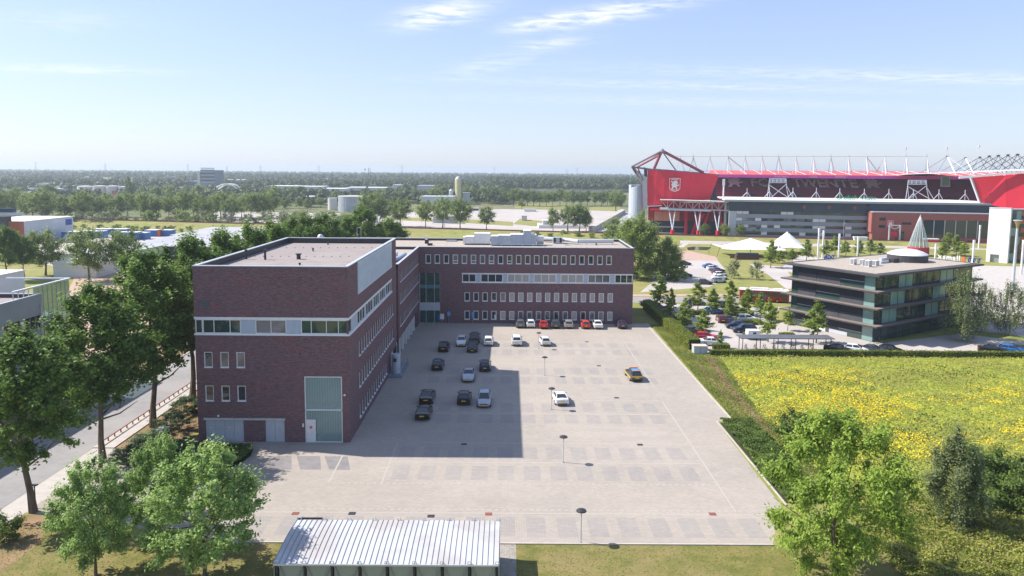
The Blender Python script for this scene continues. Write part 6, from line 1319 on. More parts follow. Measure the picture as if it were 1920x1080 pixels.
mb = MB(); mb.tube(sp(-11, 8, 10.5), sp(-14, 9, 4), .8, .6, 8); mb.build('red_column', RED, sta)
br = None; mb = MB()
for v in (2.5, 6.5):
    for z in (12.4, 16.2): mb.tube(sp(-31.5, v + 1.5, z + .6), sp(1, v, z), .2, n=5)
br = mb.build('footbridge', COPING, sta)
for i in range(11):
    u0 = -31 + i * 2.95; u1 = u0 + 2.95; mb = MB()
    for v in (2.5, 6.5):
        o_ = lambda u: 1.5 * (1 - u) / 32.5 * 1; h_ = lambda u: .6 * (1 - u) / 32.5
        a, b = (12.4, 16.2) if i % 2 else (16.2, 12.4); mb.tube(sp(u0, v + o_(u0), a + h_(u0)), sp(u1, v + o_(u1), b + h_(u1)), .10, n=4); mb.tube(sp(u1, v + o_(u1), 12.4), sp(u1, v + o_(u1), 16.3), .09, n=4)
    mb.build('bridge_bracing', COPING, br)
mb = MB(); mb.hexa([sp(-31.5, 2.2, 16.95), sp(1, 1.9, 16.45), sp(1, 7.5, 16.45), sp(-31.5, 8.5, 16.95)], [sp(-31.5, 2.2, 17.2), sp(1, 1.9, 16.7), sp(1, 7.5, 16.7), sp(-31.5, 8.5, 17.2)]); mb.build('bridge_roof', ROOFWHITE, br)
mb = MB(); mb.hexa([sp(-31.5, 2.4, 12.2), sp(-8, 2.0, 11.9), sp(-8, 7, 11.9), sp(-31.5, 8.5, 12.2)], [sp(-31.5, 2.4, 12.9), sp(-8, 2.0, 12.6), sp(-8, 7, 12.6), sp(-31.5, 8.5, 12.9)]); mb.build('bridge_deck', COPING, br)
for u in (-25.5, -13.8, -5.0):
    mb = MB(); mb.tube(sp(u, -1.5, 3.2), sp(u - 1.7, 3.5, 12.5), .3, n=6); mb.tube(sp(u, -1.5, 3.2), sp(u + 1.2, 3.5, 12.5), .3, n=6); mb.build('bridge_leg', COPING, br); mb = MB(); mb.tube(sp(u, -1.5, 0), sp(u, -1.5, 3.3), .8, .95, 10); mb.build('bridge_foot', RED, br)
# right end wall
wallpan('end_wall_panel', RED, [(1839, 380, 312), (1888, 391, 304), (1886, 328.5, 304), (1823, 333, 312)], 1.5); wallpan('end_wall_panel', RED, [(1888.3, 391, 304), (1980, 399, 292), (1980, 319, 292), (1886.3, 328.5, 304)], 1.5); wallpan('wall_edge', COPING, [(1837, 380, 311.8), (1839, 380, 311.8), (1823, 333, 311.8), (1820, 333, 311.8)], 1.5); wallpan('wall_top', COPING, [(1800, 335, 312), (1980, 319, 292), (1980, 316, 292), (1800, 331, 312)], 1.5)
wallpan('end_roof', mat('pale_end_roof', (.55, .52, .53), rough=.6), [(1640, 329, 380), (1980, 318, 292), (1980, 314, 330), (1720, 325, 430)], .5)
# roof masts of the far stand
def tripod(px, py, v, zb, spread, hgt_px, m=STEEL, r=.2, lean=1.0):
    t = at_v(px, py, v); mb = MB(); u = SU; b = Vector((t.x, t.y, zb))
    for d_ in (-.55, -.12, .75): mb.tube(t, b + u * (spread * d_ * lean) + SV * (4 if d_ > 0 else -6), r, n=4)
    mb.tube(t, t + Vector((0, 0, 1.4)), r * .8, n=4); return mb.build('roof_mast', m, sta)
for px in (1275, 1300, 1331, 1365, 1397, 1429, 1460, 1492.5, 1525, 1558, 1591, 1625, 1659, 1699, 1738): tripod(px, 294, 112, 29.8, 4.6, 0, COPING if px % 2 else STEEL)
for px, py in ((1699, 276), (1776, 276), (1836, 272)): t = at_v(px, py, 112 if px < 1800 else 70); mb = MB(); mb.tube(t - Vector((0, 0, 12)), t, .16, n=4); mb.lathe([(.5, -1.2), (.5, 0)], 8, t); mb.build('roof_mast', COPING, sta)
mb = MB(); mb.tube(at_v(1255, 293.5, 112), at_v(1740, 293.5, 112), .09, n=4); mb.tube(at_v(1280, 320.5, 112), at_v(1700, 321, 112), .1, n=4); mb.build('mast_cable', STEEL, sta)
for (a, b) in (((1365, 294), (1398, 320)), ((1625, 294), (1645, 321)), ((1645, 321), (1659, 294))): mb = MB(); mb.tube(at_v(a[0], a[1], 112), at_v(b[0], b[1], 112), .2, n=4); mb.build('mast_brace', STEEL, sta)
for i, (px, py, v) in enumerate(((1776, 293, 105), (1810, 296, 96), (1837, 295, 86), (1855, 293, 76), (1872, 292, 66), (1890, 291, 56), (1908, 290, 46), (1928, 288, 36))):
    t = at_v(px, py, v); mb = MB()
    for dx, dy, dv in ((-52, 32, 18), (-20, 33, -4), (16, 33, -10), (46, 33, -22)): mb.tube(t, at_v(px + dx, 294 + dy - i * .8, v + dv), .17, n=4)
    mb.lathe([(.2, -.4), (1.0, .2), (.2, .5)], 8, t); mb.build('roof_truss', DARKMETAL if i > 1 else STEEL, sta)
# screen, floodlight gantries, small tripods and the green lettering on the front roof
t = at_v(1773, 340, 84); sc_ = MB(); sc_.hexa([t + SU * x + Vector((0, 0, z)) + SV * .8 for x, z in ((-2.2, -2.9), (2.4, -2.9), (2.0, 2.9), (-2.2, 2.9))], [t + SU * x + Vector((0, 0, z)) for x, z in ((-2.2, -2.9), (2.4, -2.9), (2.0, 2.9), (-2.2, 2.9))]); s_ = sc_.build('video_screen', LGREY, sta); m2 = MB(); m2.hexa([t + SU * x + Vector((0, 0, z)) - SV * .02 for x, z in ((-1.7, -2.4), (1.9, -2.4), (1.6, 2.3), (-1.7, 2.3))], [t + SU * x + Vector((0, 0, z)) - SV * .06 for x, z in ((-1.7, -2.4), (1.9, -2.4), (1.6, 2.3), (-1.7, 2.3))]); m2.build('screen_face', mat('dull_screen', (.22, .25, .24), rough=.3), s_)
for (xl, xr, yt, yb) in ((1443, 1474, 335, 373), (1703, 1737, 338, 374)):
    v = 33; A = lambda px, py: at_v(px, py, v); mb = MB()
    for a, b in (((xl, yt), (xl - 1.5, yt + 14)), ((xl - 1.5, yt + 14), (xl - 5, yb)), ((xl - 1, yt + 13), (xl + 1, yb)), ((xr, yt), (xr + 1, yt + 14)), ((xr + 1, yt + 14), (xr + 14, yb)), ((xr, yt + 13), (xr + 5, yb)), ((xl, yt + 12), (xr + 8, yb)), ((xr, yt + 10), (xl, yb)), ((xl, yt), (xr, yt)), ((xl, yt + 7.5), (xr, yt + 7.5))): mb.tube(A(*a), A(*b), .17, n=5)
    g = mb.build('floodlight_gantry', COPING, sta)
    for i in range(8): q = A(xl + 2 + i * (xr - xl - 4) / 7, yt + 3.6); mb = MB(); mb.obox((q.x, q.y), SU, .36, .3, q.z - .7, q.z + .7); mb.build('floodlight', COPING if i % 2 else STEEL, g)
for px, yt in ((1401, 353), (1443, 352), (1487, 352), (1531, 352), (1575, 353), (1621, 354), (1667, 354), (1713, 355), (1761, 355), (1810, 356), (1860, 357)):
    k = at_v(px, yt + 7, 24); mb = MB(); mb.tube(at_v(px, yt, 24), Vector((k.x, k.y, 17.86)), .16, n=5)
    for d_ in (-2.7, 2.0): mb.tube(k, Vector((k.x, k.y, 17.86)) + SU * d_, .14, n=5)
    mb.build('roof_tripod', COPING, sta)
t = at_v(1357, 346, 10); mb = MB(); mb.tube((t.x, t.y, 17.86), t, .35, n=6); mb.obox((t.x, t.y), SU, .55, .4, t.z - .5, t.z + 2.6); mb.build('flood_mast', WHITE, sta)
p = at_v(1567, 373, 15); p.z = 17.95; letters('Grolsch Veste', 3.1, GREENSIGN, fr, p, SU, ext=.12, gap=.02)
# brick hall
hall = empty('brick_hall', sp(92, -7, 0), 'red brick hall with large dark glazing before the stadium', 'hall')
HU0, HU1, HV = 59.8, 118, -7.5
mb = MB(); hh = [(2.6, 5.2, 9.8, 11.2), (2.5, 5.1, 6.6, 7.9), (11.7, 15.5, 8.2, 9.2), (20.3, 45.9, 2.9, 10.4), (9.4, 12.9, 0, 5.2)]
hp = sp(HU0, HV, 0); wall(mb, (hp.x, hp.y), (SU.x, SU.y), HU1 - HU0, 0, 13.3, hh, .3)
for (a, b, c, d) in (((HU0, HV), (HU0, -.6), 0, 13.3), ((HU1, -.6), (HU1, HV), 0, 13.3)): mb.face([sp(*a, c), sp(*a, d), sp(*b, d), sp(*b, c)])
mb.build('wall', REDBRICK, hall); sb('roof', COPING, (HU0 - .1, HU1 + .1, HV - .1, -.55, 13.303, 13.6), par=hall); sb('wall_fin', REDBRICK, (HU0 - .6, HU0 - .02, HV - .3, -.6, 4.5, 13.2), par=hall)
for (a, b, c, d) in hh[:3] + hh[4:]: sb('window', PANE, (HU0 + a, HU0 + b, HV + .2, HV + .28, c, d), par=hall)
for i in range(6):
    a = 20.3 + i * 4.25; sb('glass_pane', PANE, (HU0 + a + .1, HU0 + a + 4.1, HV + .2, HV + .28, 2.95, 10.35), par=hall); sb('mullion', COPING, (HU0 + a + 4.1, HU0 + a + 4.35, HV - .05, HV + .3, 2.9, 10.4), par=hall)
for i in range(7): sb('window', PANE, (HU0 + 21 + i * 3.4, HU0 + 22.9 + i * 3.4, HV - .03, HV - .005, .6, 2.0), par=hall)
c = sp(HU0 + 7.2, HV - .02, 8.4); sc = 3.0; ux = SU; lw_ = lw; lw = hall; flat('crest_border', WHITE, SH, .02); flat('crest_field', RED, SH, .1, .86); flat('crest_horse', WHITE, [(x * .55, y * .6) for x, y in HORSE], .2); lw = lw_
for u, m, lab in ((HU0 - 6, WHITE, 'white box van before the left end of the brick hall'), (HU0 + 22, RED, 'red stall with a white roof behind the glass cone')):
    p = sp(u, HV - 5, 0); e = empty('market_stall' if m is RED else 'box_van', (p.x, p.y, 0), lab, 'stall' if m is RED else 'van')
    mb = MB(); mb.obox((p.x, p.y), SU, 2.6, 1.1, .4, 2.4); mb.build('body', m, e); mb = MB(); mb.obox((p.x, p.y), SU, 2.8, 1.3, 2.403, 2.9); mb.build('roof', WHITE, e)
    for s in (-1.6, 1.6): q = p + SU * s - SV * 1.0; mb = MB(); mb.tube((q.x, q.y - .1, .4), (q.x, q.y + .1, .4), .4, n=10); mb.build('wheel', BLACKRUB, e)
hq = [sp(-18, -7, 0), sp(2, -7, 0), sp(66, -7, 0)]; hedge('low_hedge', 'long low hedge before the striped stadium offices', [(v.x, v.y) for v in hq], 2, 1.2, L_HEDGE, 8, .6)
# ------------------------------------------------------------ buildings on the left
LX, LYB, LH = -62.0, 94.7, 13.3
lo_ = empty('grey_office', (LX - 8, LYB, 0), 'grey rendered office with strip windows at the left edge behind the street trees', 'office building')
hs = [(-12.0 + 3.9 * i + .35 + 60 - 12.1, -12.0 + 3.9 * i + 3.3 + 60 - 12.1, z, z + 1.7) for i in range(-8, 3) for z in (1.3, 4.9, 8.6)]
y0 = LYB - 48.0
hs = [(.5 + 4.0 * i, 3.6 + 4.0 * i, z, z + 1.75) for i in range(12) for z in (1.5, 5.1, 8.9)]
mb = MB(); wall(mb, (LX, y0), (0, 1), 48, 0, LH, hs, .2); mb.face([(LX, LYB, 0), (LX - 30, LYB, 0), (LX - 30, LYB, LH), (LX, LYB, LH)]); mb.face([(LX - 30, y0, 0), (LX, y0, 0), (LX, y0, LH), (LX - 30, y0, LH)]); mb.build('wall', GREYWALL, lo_)
for h in hs: window(lo_, (LX, y0), (0, 1), *h, GREYWALL, PANE, (1.0, 2.05), depth=.14, fw=.06, sill=.06)
mb = MB(); mb.face([(LX - 29.7, y0, LH - .5), (LX - .3, y0, LH - .5), (LX - .3, LYB - .3, LH - .5), (LX - 29.7, LYB - .3, LH - .5)]); r_ = mb.build('roof', ROOFBIT, lo_); mb = MB(); mb.box(LX - .3, LX + .05, y0, LYB + .05, LH, LH + .1); mb.box(LX - 30, LX - .305, LYB - .3, LYB + .05, LH, LH + .1); mb.box(LX - .3, LX - .01, y0, LYB - .02, LH - .6, LH - .004, 1); mb.box(LX - 30, LX - .31, LYB - .3, LYB - .02, LH - .6, LH - .004, 1); mb.build('parapet', [COPING, DARKMETAL], r_)
mb = MB(); mb.box(LX + .01, LX + .14, LYB - .5, LYB - .3, 0, LH - 1.2); mb.build('drain_pipe', COPING, lo_)
# glazed screen wall continuing behind it
gs = empty('glass_screen', (LX, LYB + 8, 0), 'tall screen of clear glass panes on thin posts beyond the grey office', 'glass screen')
GY0 = LYB - 4.6; GX = LX - .6
for i in range(12):
    y = GY0 + i * .97
    for (z0, z1) in ((5.2, 9.2), (9.3, 14.2)):
        if y > LYB - .8: mb = MB(); mb.box(GX - .03, GX, y + .04, y + .93, z0, z1); mb.build('glass_pane', CLEARGLASS, gs)
    if y > LYB - .8: mb = MB(); mb.box(GX - .06, GX + .03, y - .04, y + .04, 0, 14.2); mb.build('post', COPING, gs)
    else: mb = MB(); mb.box(GX - .06, GX + .03, y - .04, y + .04, LH - .5, 14.2); mb.build('post', COPING, gs)
mb = MB(); mb.box(GX - .2, GX + .1, GY0, GY0 + 11.7, 14.203, 14.4); mb.box(GX - 9, GX + .1, GY0 + 11.7, GY0 + 11.9, 14.203, 14.4); mb.build('top_rail', WHITE, gs); mb = MB(); mb.box(GX - .05, GX + .04, LYB, GY0 + 11.6, 9.2, 9.3); mb.build('rail', COPING, gs)
ll = empty('low_annex', (LX - 8, LYB + 10, 0), 'low flat roofed annex behind the glass screen', 'annex'); mb = MB(); mb.box(LX - 20, LX - 2, LYB + .3, LYB + 6.6, 0, 9.5); mb.build('wall', LGREY, ll); mb = MB(); mb.box(LX - 20.2, LX - 1.8, LYB + .2, LYB + 6.8, 9.503, 9.7); mb.build('roof', ROOFGREY, ll)
mb = MB(); mb.box(LX - 6.5, LX - 5.2, LYB + 3, LYB + 4.5, 9.71, 11.6); mb.build('roof_unit', COPING, ll)
wb = empty('white_box_building', (-108, 125, 0), 'plain white box shaped building at the left edge', 'building'); mb = MB(); mb.box(-122, -101.6, 104, 150, 0, 8.4); mb.build('wall', mat('bluish_white_cladding', (.66, .72, .78), (.60, .66, .73), .2, rough=.5), wb); mb = MB(); mb.box(-122.2, -101.4, 103.8, 150.2, 8.403, 8.65); mb.build('roof', ROOFWHITE, wb); mb = MB(); mb.box(-101.57, -101.5, 140, 142, 3.5, 5.5); mb.build('vent_grille', STEEL, wb)

FOOT = []
def bld(name, cat, label, px0, px1, yb, yt, depth, wm, rm, Yd=None, group=None, strips=(), stripm=None, trim=None, base=None):
    "a far building: front wall between two picture columns, its foot at picture row yb, its eaves at row yt"
    pm = (px0 + px1) / 2; a = at(px0, yb); b = at(px1, yb); Y = Yd or (a.y + b.y) / 2; x0 = atY(px0, yb, Y).x; x1 = atY(px1, yb, Y).x; z = atY(pm, yt, Y).z
    FOOT.append((x0, x1, Y, Y + depth)); e = empty(name, ((x0 + x1) / 2, Y, 0), label, cat, group); mb = MB(); mb.box(x0, x1, Y, Y + depth, 0, z); mb.build('wall', wm, e); mb = MB(); mb.box(x0 - .3, x1 + .3, Y - .3, Y + depth + .3, z + .005, z + max(.25, z * .03)); mb.build('roof', rm, e)
    for (fx0, fx1, fz0, fz1) in strips:
        n = max(1, int((fx1 - fx0) * (x1 - x0) / 6)); w = (fx1 - fx0) * (x1 - x0) / n
        for i in range(n): xs = x0 + fx0 * (x1 - x0) + i * w; mb = MB(); mb.box(xs + .12, xs + w - .12, Y - .08, Y - .01, z * fz0, z * fz1); mb.build('window', stripm or PANE, e)
    return e, x0, x1, Y, z
e, x0, x1, Y, z = bld('navy_office', 'office building', 'navy and orange office block at the left edge near the railway', -60, 16, 470, 406, 2.5, DARKWALL, ROOFGREY, Yd=255)
mb = MB(); mb.box(x1 + .01, x1 + 4.4, Y + .6, Y + 2.4, 0, z * .86); mb.build('orange_wing', mat('dull_orange_wall', (.33, .10, .05), rough=.7), e); mb = MB(); mb.box(x1 + .5, x1 + 2.6, Y + .55, Y + .595, 0, z * .55); mb.build('loading_door', STEEL, e)
mb = MB(); mb.box(x0, x1 + 2.2, Y + .3, Y + 2.2, z * 1.12, z + 2.9); mb.build('upper_storey', mat('navy_wall', (.02, .05, .09), rough=.4), e); mb = MB(); mb.box(x0, x1 + 3.4, Y + .1, Y + 2.6, z * 1.03, z * 1.11); mb.build('white_band', LGREY, e)
e, x0, x1, Y, z = bld('storage_hall', 'hall', 'long pale grey storage hall with a bright roof beside the blue containers', -60, 42, 449, 416, 34, HALLWHITE, ROOFWHITE, Yd=287)
mb = MB(); mb.box(x1 + .02, x1 + .1, Y + 28.5, Y + 33, z - 3.4, z - .8); mb.build('blue_sign', BLUE, e)
# blue containers
GBX = 'blue site containers near the railway'
for px0, px1, yb, yt, lab in ((115, 150, 447, 435, 'blue container at the left end of the front stack, behind the pale cars'), (150, 192, 446.5, 434, 'blue container with a tarpaulin roof, right end of the front stack'), (172, 204, 440, 430, 'blue container in the back row above the front stack'), (205, 236, 439, 430, 'blue container at the right end of the back row'), (222, 258, 450, 436, 'bright blue container nearest us in the right group'), (255, 273, 449, 437, 'short blue container attached right of the nearest one'), (271, 294, 443.5, 432, 'blue container beside the rusty one'), (300, 321, 443, 432, 'grey blue container at the far right of the yard')):
    a = at(px0, yb); b = at(px1, yb); Y = (a.y + b.y) / 2; x0, x1 = atY(px0, yb, Y).x, atY(px1, yb, Y).x; z = atY((px0 + px1) / 2, yt, Y).z; e = empty('site_container', ((x0 + x1) / 2, Y, 0), lab, 'container', GBX)
    mb = MB(); n = max(4, int((x1 - x0) / .9)); w = (x1 - x0) / n
    for i in range(n): mb.box(x0 + i * w, x0 + i * w + w * .7, Y - .12, Y - .002, .1, z - .15)
    mb.build('corrugation', BLUEBOX, e); mb = MB(); mb.box(x0, x1, Y, Y + 4.5, 0, z); mb.build('body', BLUEBOX, e); mb = MB(); mb.box(x0 - .05, x1 + .05, Y - .05, Y + 4.6, z + .004, z + .15); mb.build('roof', ROOFWHITE, e)
a = at(294, 443.5); e = empty('site_container', (a.x, a.y, 0), 'rusty orange container between two blue ones', 'container', GBX); mb = MB(); mb.box(a.x + .1, a.x + 1.5, a.y, a.y + 4, 0, 2.9); mb.build('body', BROWNRED, e); mb = MB(); mb.box(a.x + .1, a.x + 1.5, a.y - .05, a.y - .003, .2, 2.6); mb.build('door', ORANGE, e)
# flat roofed works left of the street
e, x0, x1, Y, z = bld('flat_roof_works', 'works building', 'wide works building with a grey flat roof and dark front, left of the street trees', 226, 430, 477, 463, 45, DARKWALL, ROOFGREY, Yd=236)
bld('flat_roof_works', 'works building', 'second grey flat roofed works, farther and higher, left of the flat brown roof', 320, 452, 452, 442, 40, LGREY, ROOFGREY, Yd=283)
e, x0, x1, Y, z = bld('pale_works', 'works building', 'low pale works building with a white roof between the olive trees', 108, 226, 516, 478, 26, HALLWHITE, ROOFGREY, Yd=208)
mb = MB(); mb.box(x0 + 12, x1 - 1, Y + 6, Y + 8, z + .4, z + 1.4); mb.build('blue_fascia', BLUE, e)
bld('pale_shed', 'shed', 'low bright shed half hidden behind the olive trees', 100, 180, 512, 494, 10, ROOFWHITE, ROOFWHITE, Yd=196)
# ------------------------------------------------------------ works and town beyond the railway
GT = 'white storage tanks on the left'
def tank(name, lab, px0, px1, yb, yt, m, group=None, Yd=None, dome=.1):
    Y = Yd or at((px0 + px1) / 2, yb).y; x0, x1 = atY(px0, yb, Y).x, atY(px1, yb, Y).x; r = (x1 - x0) / 2; z = atY((px0 + px1) / 2, yt, Y).z; c = ((x0 + x1) / 2, Y + r, 0)
    e = empty(name, c, lab, 'tank', group); mb = MB(); mb.lathe([(r, 0), (r, z)], 28, c); mb.build('shell', m, e); mb = MB(); mb.lathe([(r + .1, z + .01), (r + .1, z + .3), (r * .5, z + r * dome), (.05, z + r * dome * 1.3)], 28, c); mb.build('roof', TANKWHITE, e); return e
for px0, px1, yt, lab in ((139, 167, 350, 'white tank at the left end of the four'), (169, 194, 349.5, 'white tank second of the four, partly hidden'), (194, 217, 349.5, 'white tank third of the four, with a red sign'), (218, 240, 350.5, 'white tank at the right end of the four')):
    e = tank('storage_tank', lab, px0, px1, 369, yt, TANKWHITE, GT)
    if px0 == 194: q = atY(213.5, 361, at(205, 369).y - .3); mb = MB(); mb.box(q.x - 2, q.x + 2, q.y - .3, q.y, q.z - 1.6, q.z + 1.6); mb.build('red_sign', RED, e)
tank('storage_tank', 'grey blue round tank between the avenue trees', 629, 681, 398, 369, TANKGREY, dome=.02); tank('storage_tank', 'small pale tank just left of the big grey blue one', 613, 630, 394, 372, TANKWHITE, dome=.02)
Y = 640; c = atY(859, 380, Y); zt = atY(859, 334, Y).z
e = empty('cement_silo', (c.x, Y, 0), 'tall cream silo tower standing among the trees', 'silo'); mb = MB(); mb.lathe([(2.6, 0), (2.6, zt - 1)], 18, (c.x, Y, 0)); mb.build('shell', CREAM, e); mb = MB(); mb.lathe([(2.7, zt - .99), (1.6, zt + 1), (.2, zt + 1.6)], 18, (c.x, Y, 0)); mb.build('cap', TANKWHITE, e)
mb = MB(); mb.tube((c.x + 3.2, Y - .5, 4), (c.x + 3.0, Y - .5, zt), .2, n=4); mb.tube((c.x - 5.5, Y, 3), (c.x - 2.4, Y, zt - 1), .35, n=4); mb.build('conveyor', STEEL, e); mb = MB(); mb.lathe([(1.8, 0), (1.8, 12.5), (.4, 14)], 14, (c.x - 6.3, Y, 0)); mb.build('small_silo', COPING, e); mb = MB(); mb.lathe([(2.75, zt * .3), (2.75, zt * .34)], 18, (c.x, Y, 0)); mb.build('ring', TANKWHITE, e)
bld('concrete_works', 'works building', 'pale works hall with a sawtooth roof left of the cream silo', 790, 850, 384, 369, 25, HALLWHITE, LGREY, Yd=600)
bld('concrete_works', 'works building', 'grey hopper house right of the cream silo', 868, 880, 378, 362, 12, LGREY, STEEL, Yd=645)
GHl = 'pale industrial halls before the forest'
for px0, px1, yb, yt, Y, wm, rm, lab in ((503, 558, 358, 349, 900, HALLWHITE, ROOFWHITE, 'pale hall with a white roof left of the middle, before the forest'), (556, 602, 360, 350, 890, LGREY, ROOFWHITE, 'grey fronted hall joined to the white roofed one'), (602, 650, 362, 354, 860, HALLWHITE, ROOFWHITE, 'bright low hall right of the grey fronted one'), (648, 728, 363, 352, 880, HALLWHITE, ROOFWHITE, 'long hall with several bright roof ridges'), (736, 752, 356, 347, 960, HALLWHITE, LGREY, 'small white hall near the forest edge'), (782, 812, 357, 348.5, 930, LGREY, ROOFGREY, 'grey hall with small windows before the forest'), (558, 580, 385, 370, 620, BROWNRED, ROOFGREY, 'brown works shed left of the round tanks'),
        (875, 892, 368, 360, 800, HALLWHITE, BROWNRED, 'low house with a pale roof right of the silo'), (60, 90, 341, 334, 1900, HALLWHITE, ROOFWHITE, 'pale block before the far woods on the left'), (95, 125, 345, 337, 1500, BROWNRED, ROOFGREY, 'brown block on the left skyline'), (78, 113, 352, 344, 1200, HALLWHITE, ROOFWHITE, 'pale hall left of the white tanks'), (113, 140, 358, 349, 950, BLUE, LGREY, 'blue hall just left of the white tanks'), (0, 42, 362, 354, 900, HALLWHITE, ROOFGREY, 'long grey white hall at the far left'), (68, 92, 362, 355, 870, LGREY, ROOFWHITE, 'small pale hall behind the left trees'), (160, 225, 346, 338, 1700, LGREY, ROOFWHITE, 'row of pale halls on the left before the woods'), (270, 300, 344, 336, 1700, HALLWHITE, ROOFWHITE, 'white hall left of the teal block'), (404, 470, 349, 337, 1350, HALLWHITE, ROOFWHITE, 'long white hall right of the grey tower block'), (466, 480, 352, 341, 1250, mat('blue_hall', (.05, .10, .22), rough=.5), LGREY, 'dark blue hall right of the long white hall')):
    bld('industrial_hall', 'hall', lab, px0, px1, yb, yt, 40, wm, rm, Yd=Y, group=GHl, strips=((.05, .95, .35, .6),) if (px1 - px0) > 45 else ())
e, x0, x1, Y, z = bld('tower_block', 'office tower', 'grey slab tower block standing above the trees on the left', 377, 404, 354, 320, 30, mat('tower_grey', (.24, .27, .31), (.20, .23, .27), .3, (.1, .1, 3), rough=.6), STEEL, Yd=1000)
for k in range(9): mb = MB(); mb.box(x0 + .5, x1 - .5, Y - .15, Y - .02, 11 + k * 2.4, 12.2 + k * 2.4); mb.build('window_band', NAVY if k % 2 else STEEL, e)
mb = MB(); mb.box(x0 - 4.2, x0 - .5, Y - 1, Y + 20, 0, z - 1); mb.build('stair_core', TANKWHITE, e)
bld('teal_block', 'office building', 'blue glass block left of the tower block', 352, 371, 355, 340, 30, mat('blue_glass_block', (.03, .13, .24), rough=.3), LGREY, Yd=1000); bld('teal_block', 'office building', 'small teal block farther left over the tree tops', 311, 324, 340, 332, 30, mat('teal_block_wall', (.02, .13, .22), rough=.4), LGREY, Yd=1500)
# white arched bridge
p = atY(425, 369, 800); ab = empty('arch_bridge', (p.x, p.y, 0), 'white double arch bridge rising over the trees on the left', 'bridge')
for dy in (0, 12):
    mb = MB(); pts = [(p.x - 18.5 + 37 * t / 14, p.y + dy, 3 + 10.5 * math.sin(math.pi * t / 14)) for t in range(15)]
    for a, b in zip(pts, pts[1:]): mb.tube(a, b, .75, n=6)
    mb.build('arch', WHITE, ab); mb = MB()
    for t in range(2, 13, 2): mb.tube(pts[t], (pts[t][0], pts[t][1], 3), .12, n=4)
    mb.build('hanger', STEEL, ab)
mb = MB(); mb.box(p.x - 20, p.x + 20, p.y - 1, p.y + 13, 1.8, 3); mb.build('deck', LGREY, ab); mb = MB(); mb.tube((p.x - 6, p.y, 12.4), (p.x + 8, p.y + 12, 12.4), .5, n=5); mb.build('cross_beam', WHITE, ab)
# works basins and sheds on the pale yard
GW = 'low buildings on the pale works yard'
for px0, px1, yb, yt, m, lab in ((693, 706, 417, 408, HALLWHITE, 'small white cabin at the left of the works yard'), (983, 1005, 397, 393, ROOFWHITE, 'long low white shed at the back of the works yard'), (1018, 1030, 427, 414, HALLWHITE, 'white cabin beside the four trees on the yard'), (676, 684, 404, 394, BROWNRED, 'small brick house by the grey blue tank'), (880, 897, 395, 391, DARKWALL, 'low dark shed behind the lone round tree'), (978, 988, 414, 405, TANKWHITE, 'small white round topped hut on the yard'), (812, 836, 418, 407, LGREY, 'pale concrete bunker under the avenue trees'), (836, 858, 419, 406, STEEL, 'grey concrete bunker with sloping sides under the avenue trees')):
    bld('works_shed', 'shed', lab, px0, px1, yb, yt, 5, m, LGREY if m is not HALLWHITE else ROOFWHITE, group=GW)
a = at(1010, 428); b = at(1100, 428); e = empty('concrete_basin', ((a.x + b.x) / 2, a.y, 0), 'long pale concrete basin behind the four trees', 'basin'); mb = MB(); mb.box(a.x, b.x, a.y, a.y + 18, 0, 1.6); mb.build('wall', ROOFWHITE, e); mb = MB(); mb.box(a.x + 1, b.x - 1, a.y + 1, a.y + 17, 1.604, 1.7); mb.build('cover', YARD, e)
p0 = [at(1100, 432), at(1165, 398), at(1172, 400), at(1113, 436)]; mb = MB(); mb.prism([(v.x, v.y) for v in p0], 0, 2.6); o = mb.build('concrete_wall', YARD); tag(o, 'long pale concrete wall running away towards the forest', 'wall')
p0 = [at(1113, 437), at(1172, 401), at(1185, 404), at(1178, 430)]; sheet('asphalt_lane', [(v.x, v.y) for v in p0], .05, ROOFGREY)
e, x0, x1, Y, z = bld('noise_barrier', 'barrier', 'long low grey barrier along the front of the forest', 962, 1140, 363, 357.5, 3, TANKGREY, LGREY, Yd=980)
p = at(1013, 363); 
# avenue trees and bushes
GA = 'round trees along the works road behind the railway'
for px, yb, top, w, lab in ((693, 424, 365, 1.0, 'tall tree at the left of the works road avenue'), (716, 424, 369, .75, 'narrow tree beside the tall left one of the avenue'), (750, 425, 374, 1.15, 'broad avenue tree by the yellow green tree top'), (798, 427, 377, .85, 'slim avenue tree left of the concrete bunkers'), (830, 428, 371, .9, 'avenue tree before the pale bunker'), (863, 431, 374, .95, 'avenue tree before the cream silo'), (912, 431, 388, .95, 'lone round tree on the grass of the works yard'),
        (1037, 434, 391, .7, 'left one of four trees behind the plant housing'), (1065, 434, 386, .95, 'second of four trees behind the plant housing'), (1086, 434, 384, .95, 'third of four trees behind the plant housing'), (1099, 434, 396, .8, 'right one of four trees behind the plant housing'), (1155, 396, 362, 1.2, 'pale spreading tree before the forest near the stadium'), (978, 392, 373, 1.0, 'small yellow green tree on the edge of the works yard')):
    q = at(px, yb); z = atY(px, top, q.y).z; MID.place(q.x, q.y, z, lab, group=GA, w=w)
GR = 'row of trees beyond the railway on the left'
q = random.Random(31); words = ('far left', 'left', 'middle', 'right')
def row(n, fx, place, text):
    ps = sorted(((fx(i), i) for i in range(n)), key=lambda t: t[0])
    for k, (px, i) in enumerate(ps): place(px, i, text % (ORD[k] if k < 30 else 'last'))
def put(kinds, px, yb, h0, h1, lab, grp, w0, w1, cat='tree'):
    p = at(px, yb); K = kinds[0] if q.random() < .6 else kinds[-1]; K.place(p.x, p.y, q.uniform(h0, h1), lab, cat, grp, w=q.uniform(w0, w1))
row(30, lambda i: -5 + i * 17.6 + q.uniform(-5, 5), lambda px, i, t: put((MID,), px, 409 + q.uniform(-5, 5) + px * .006, 12, 16.5, t, GR, .85, 1.1), '%s from the left of the round trees in the row beyond the railway')
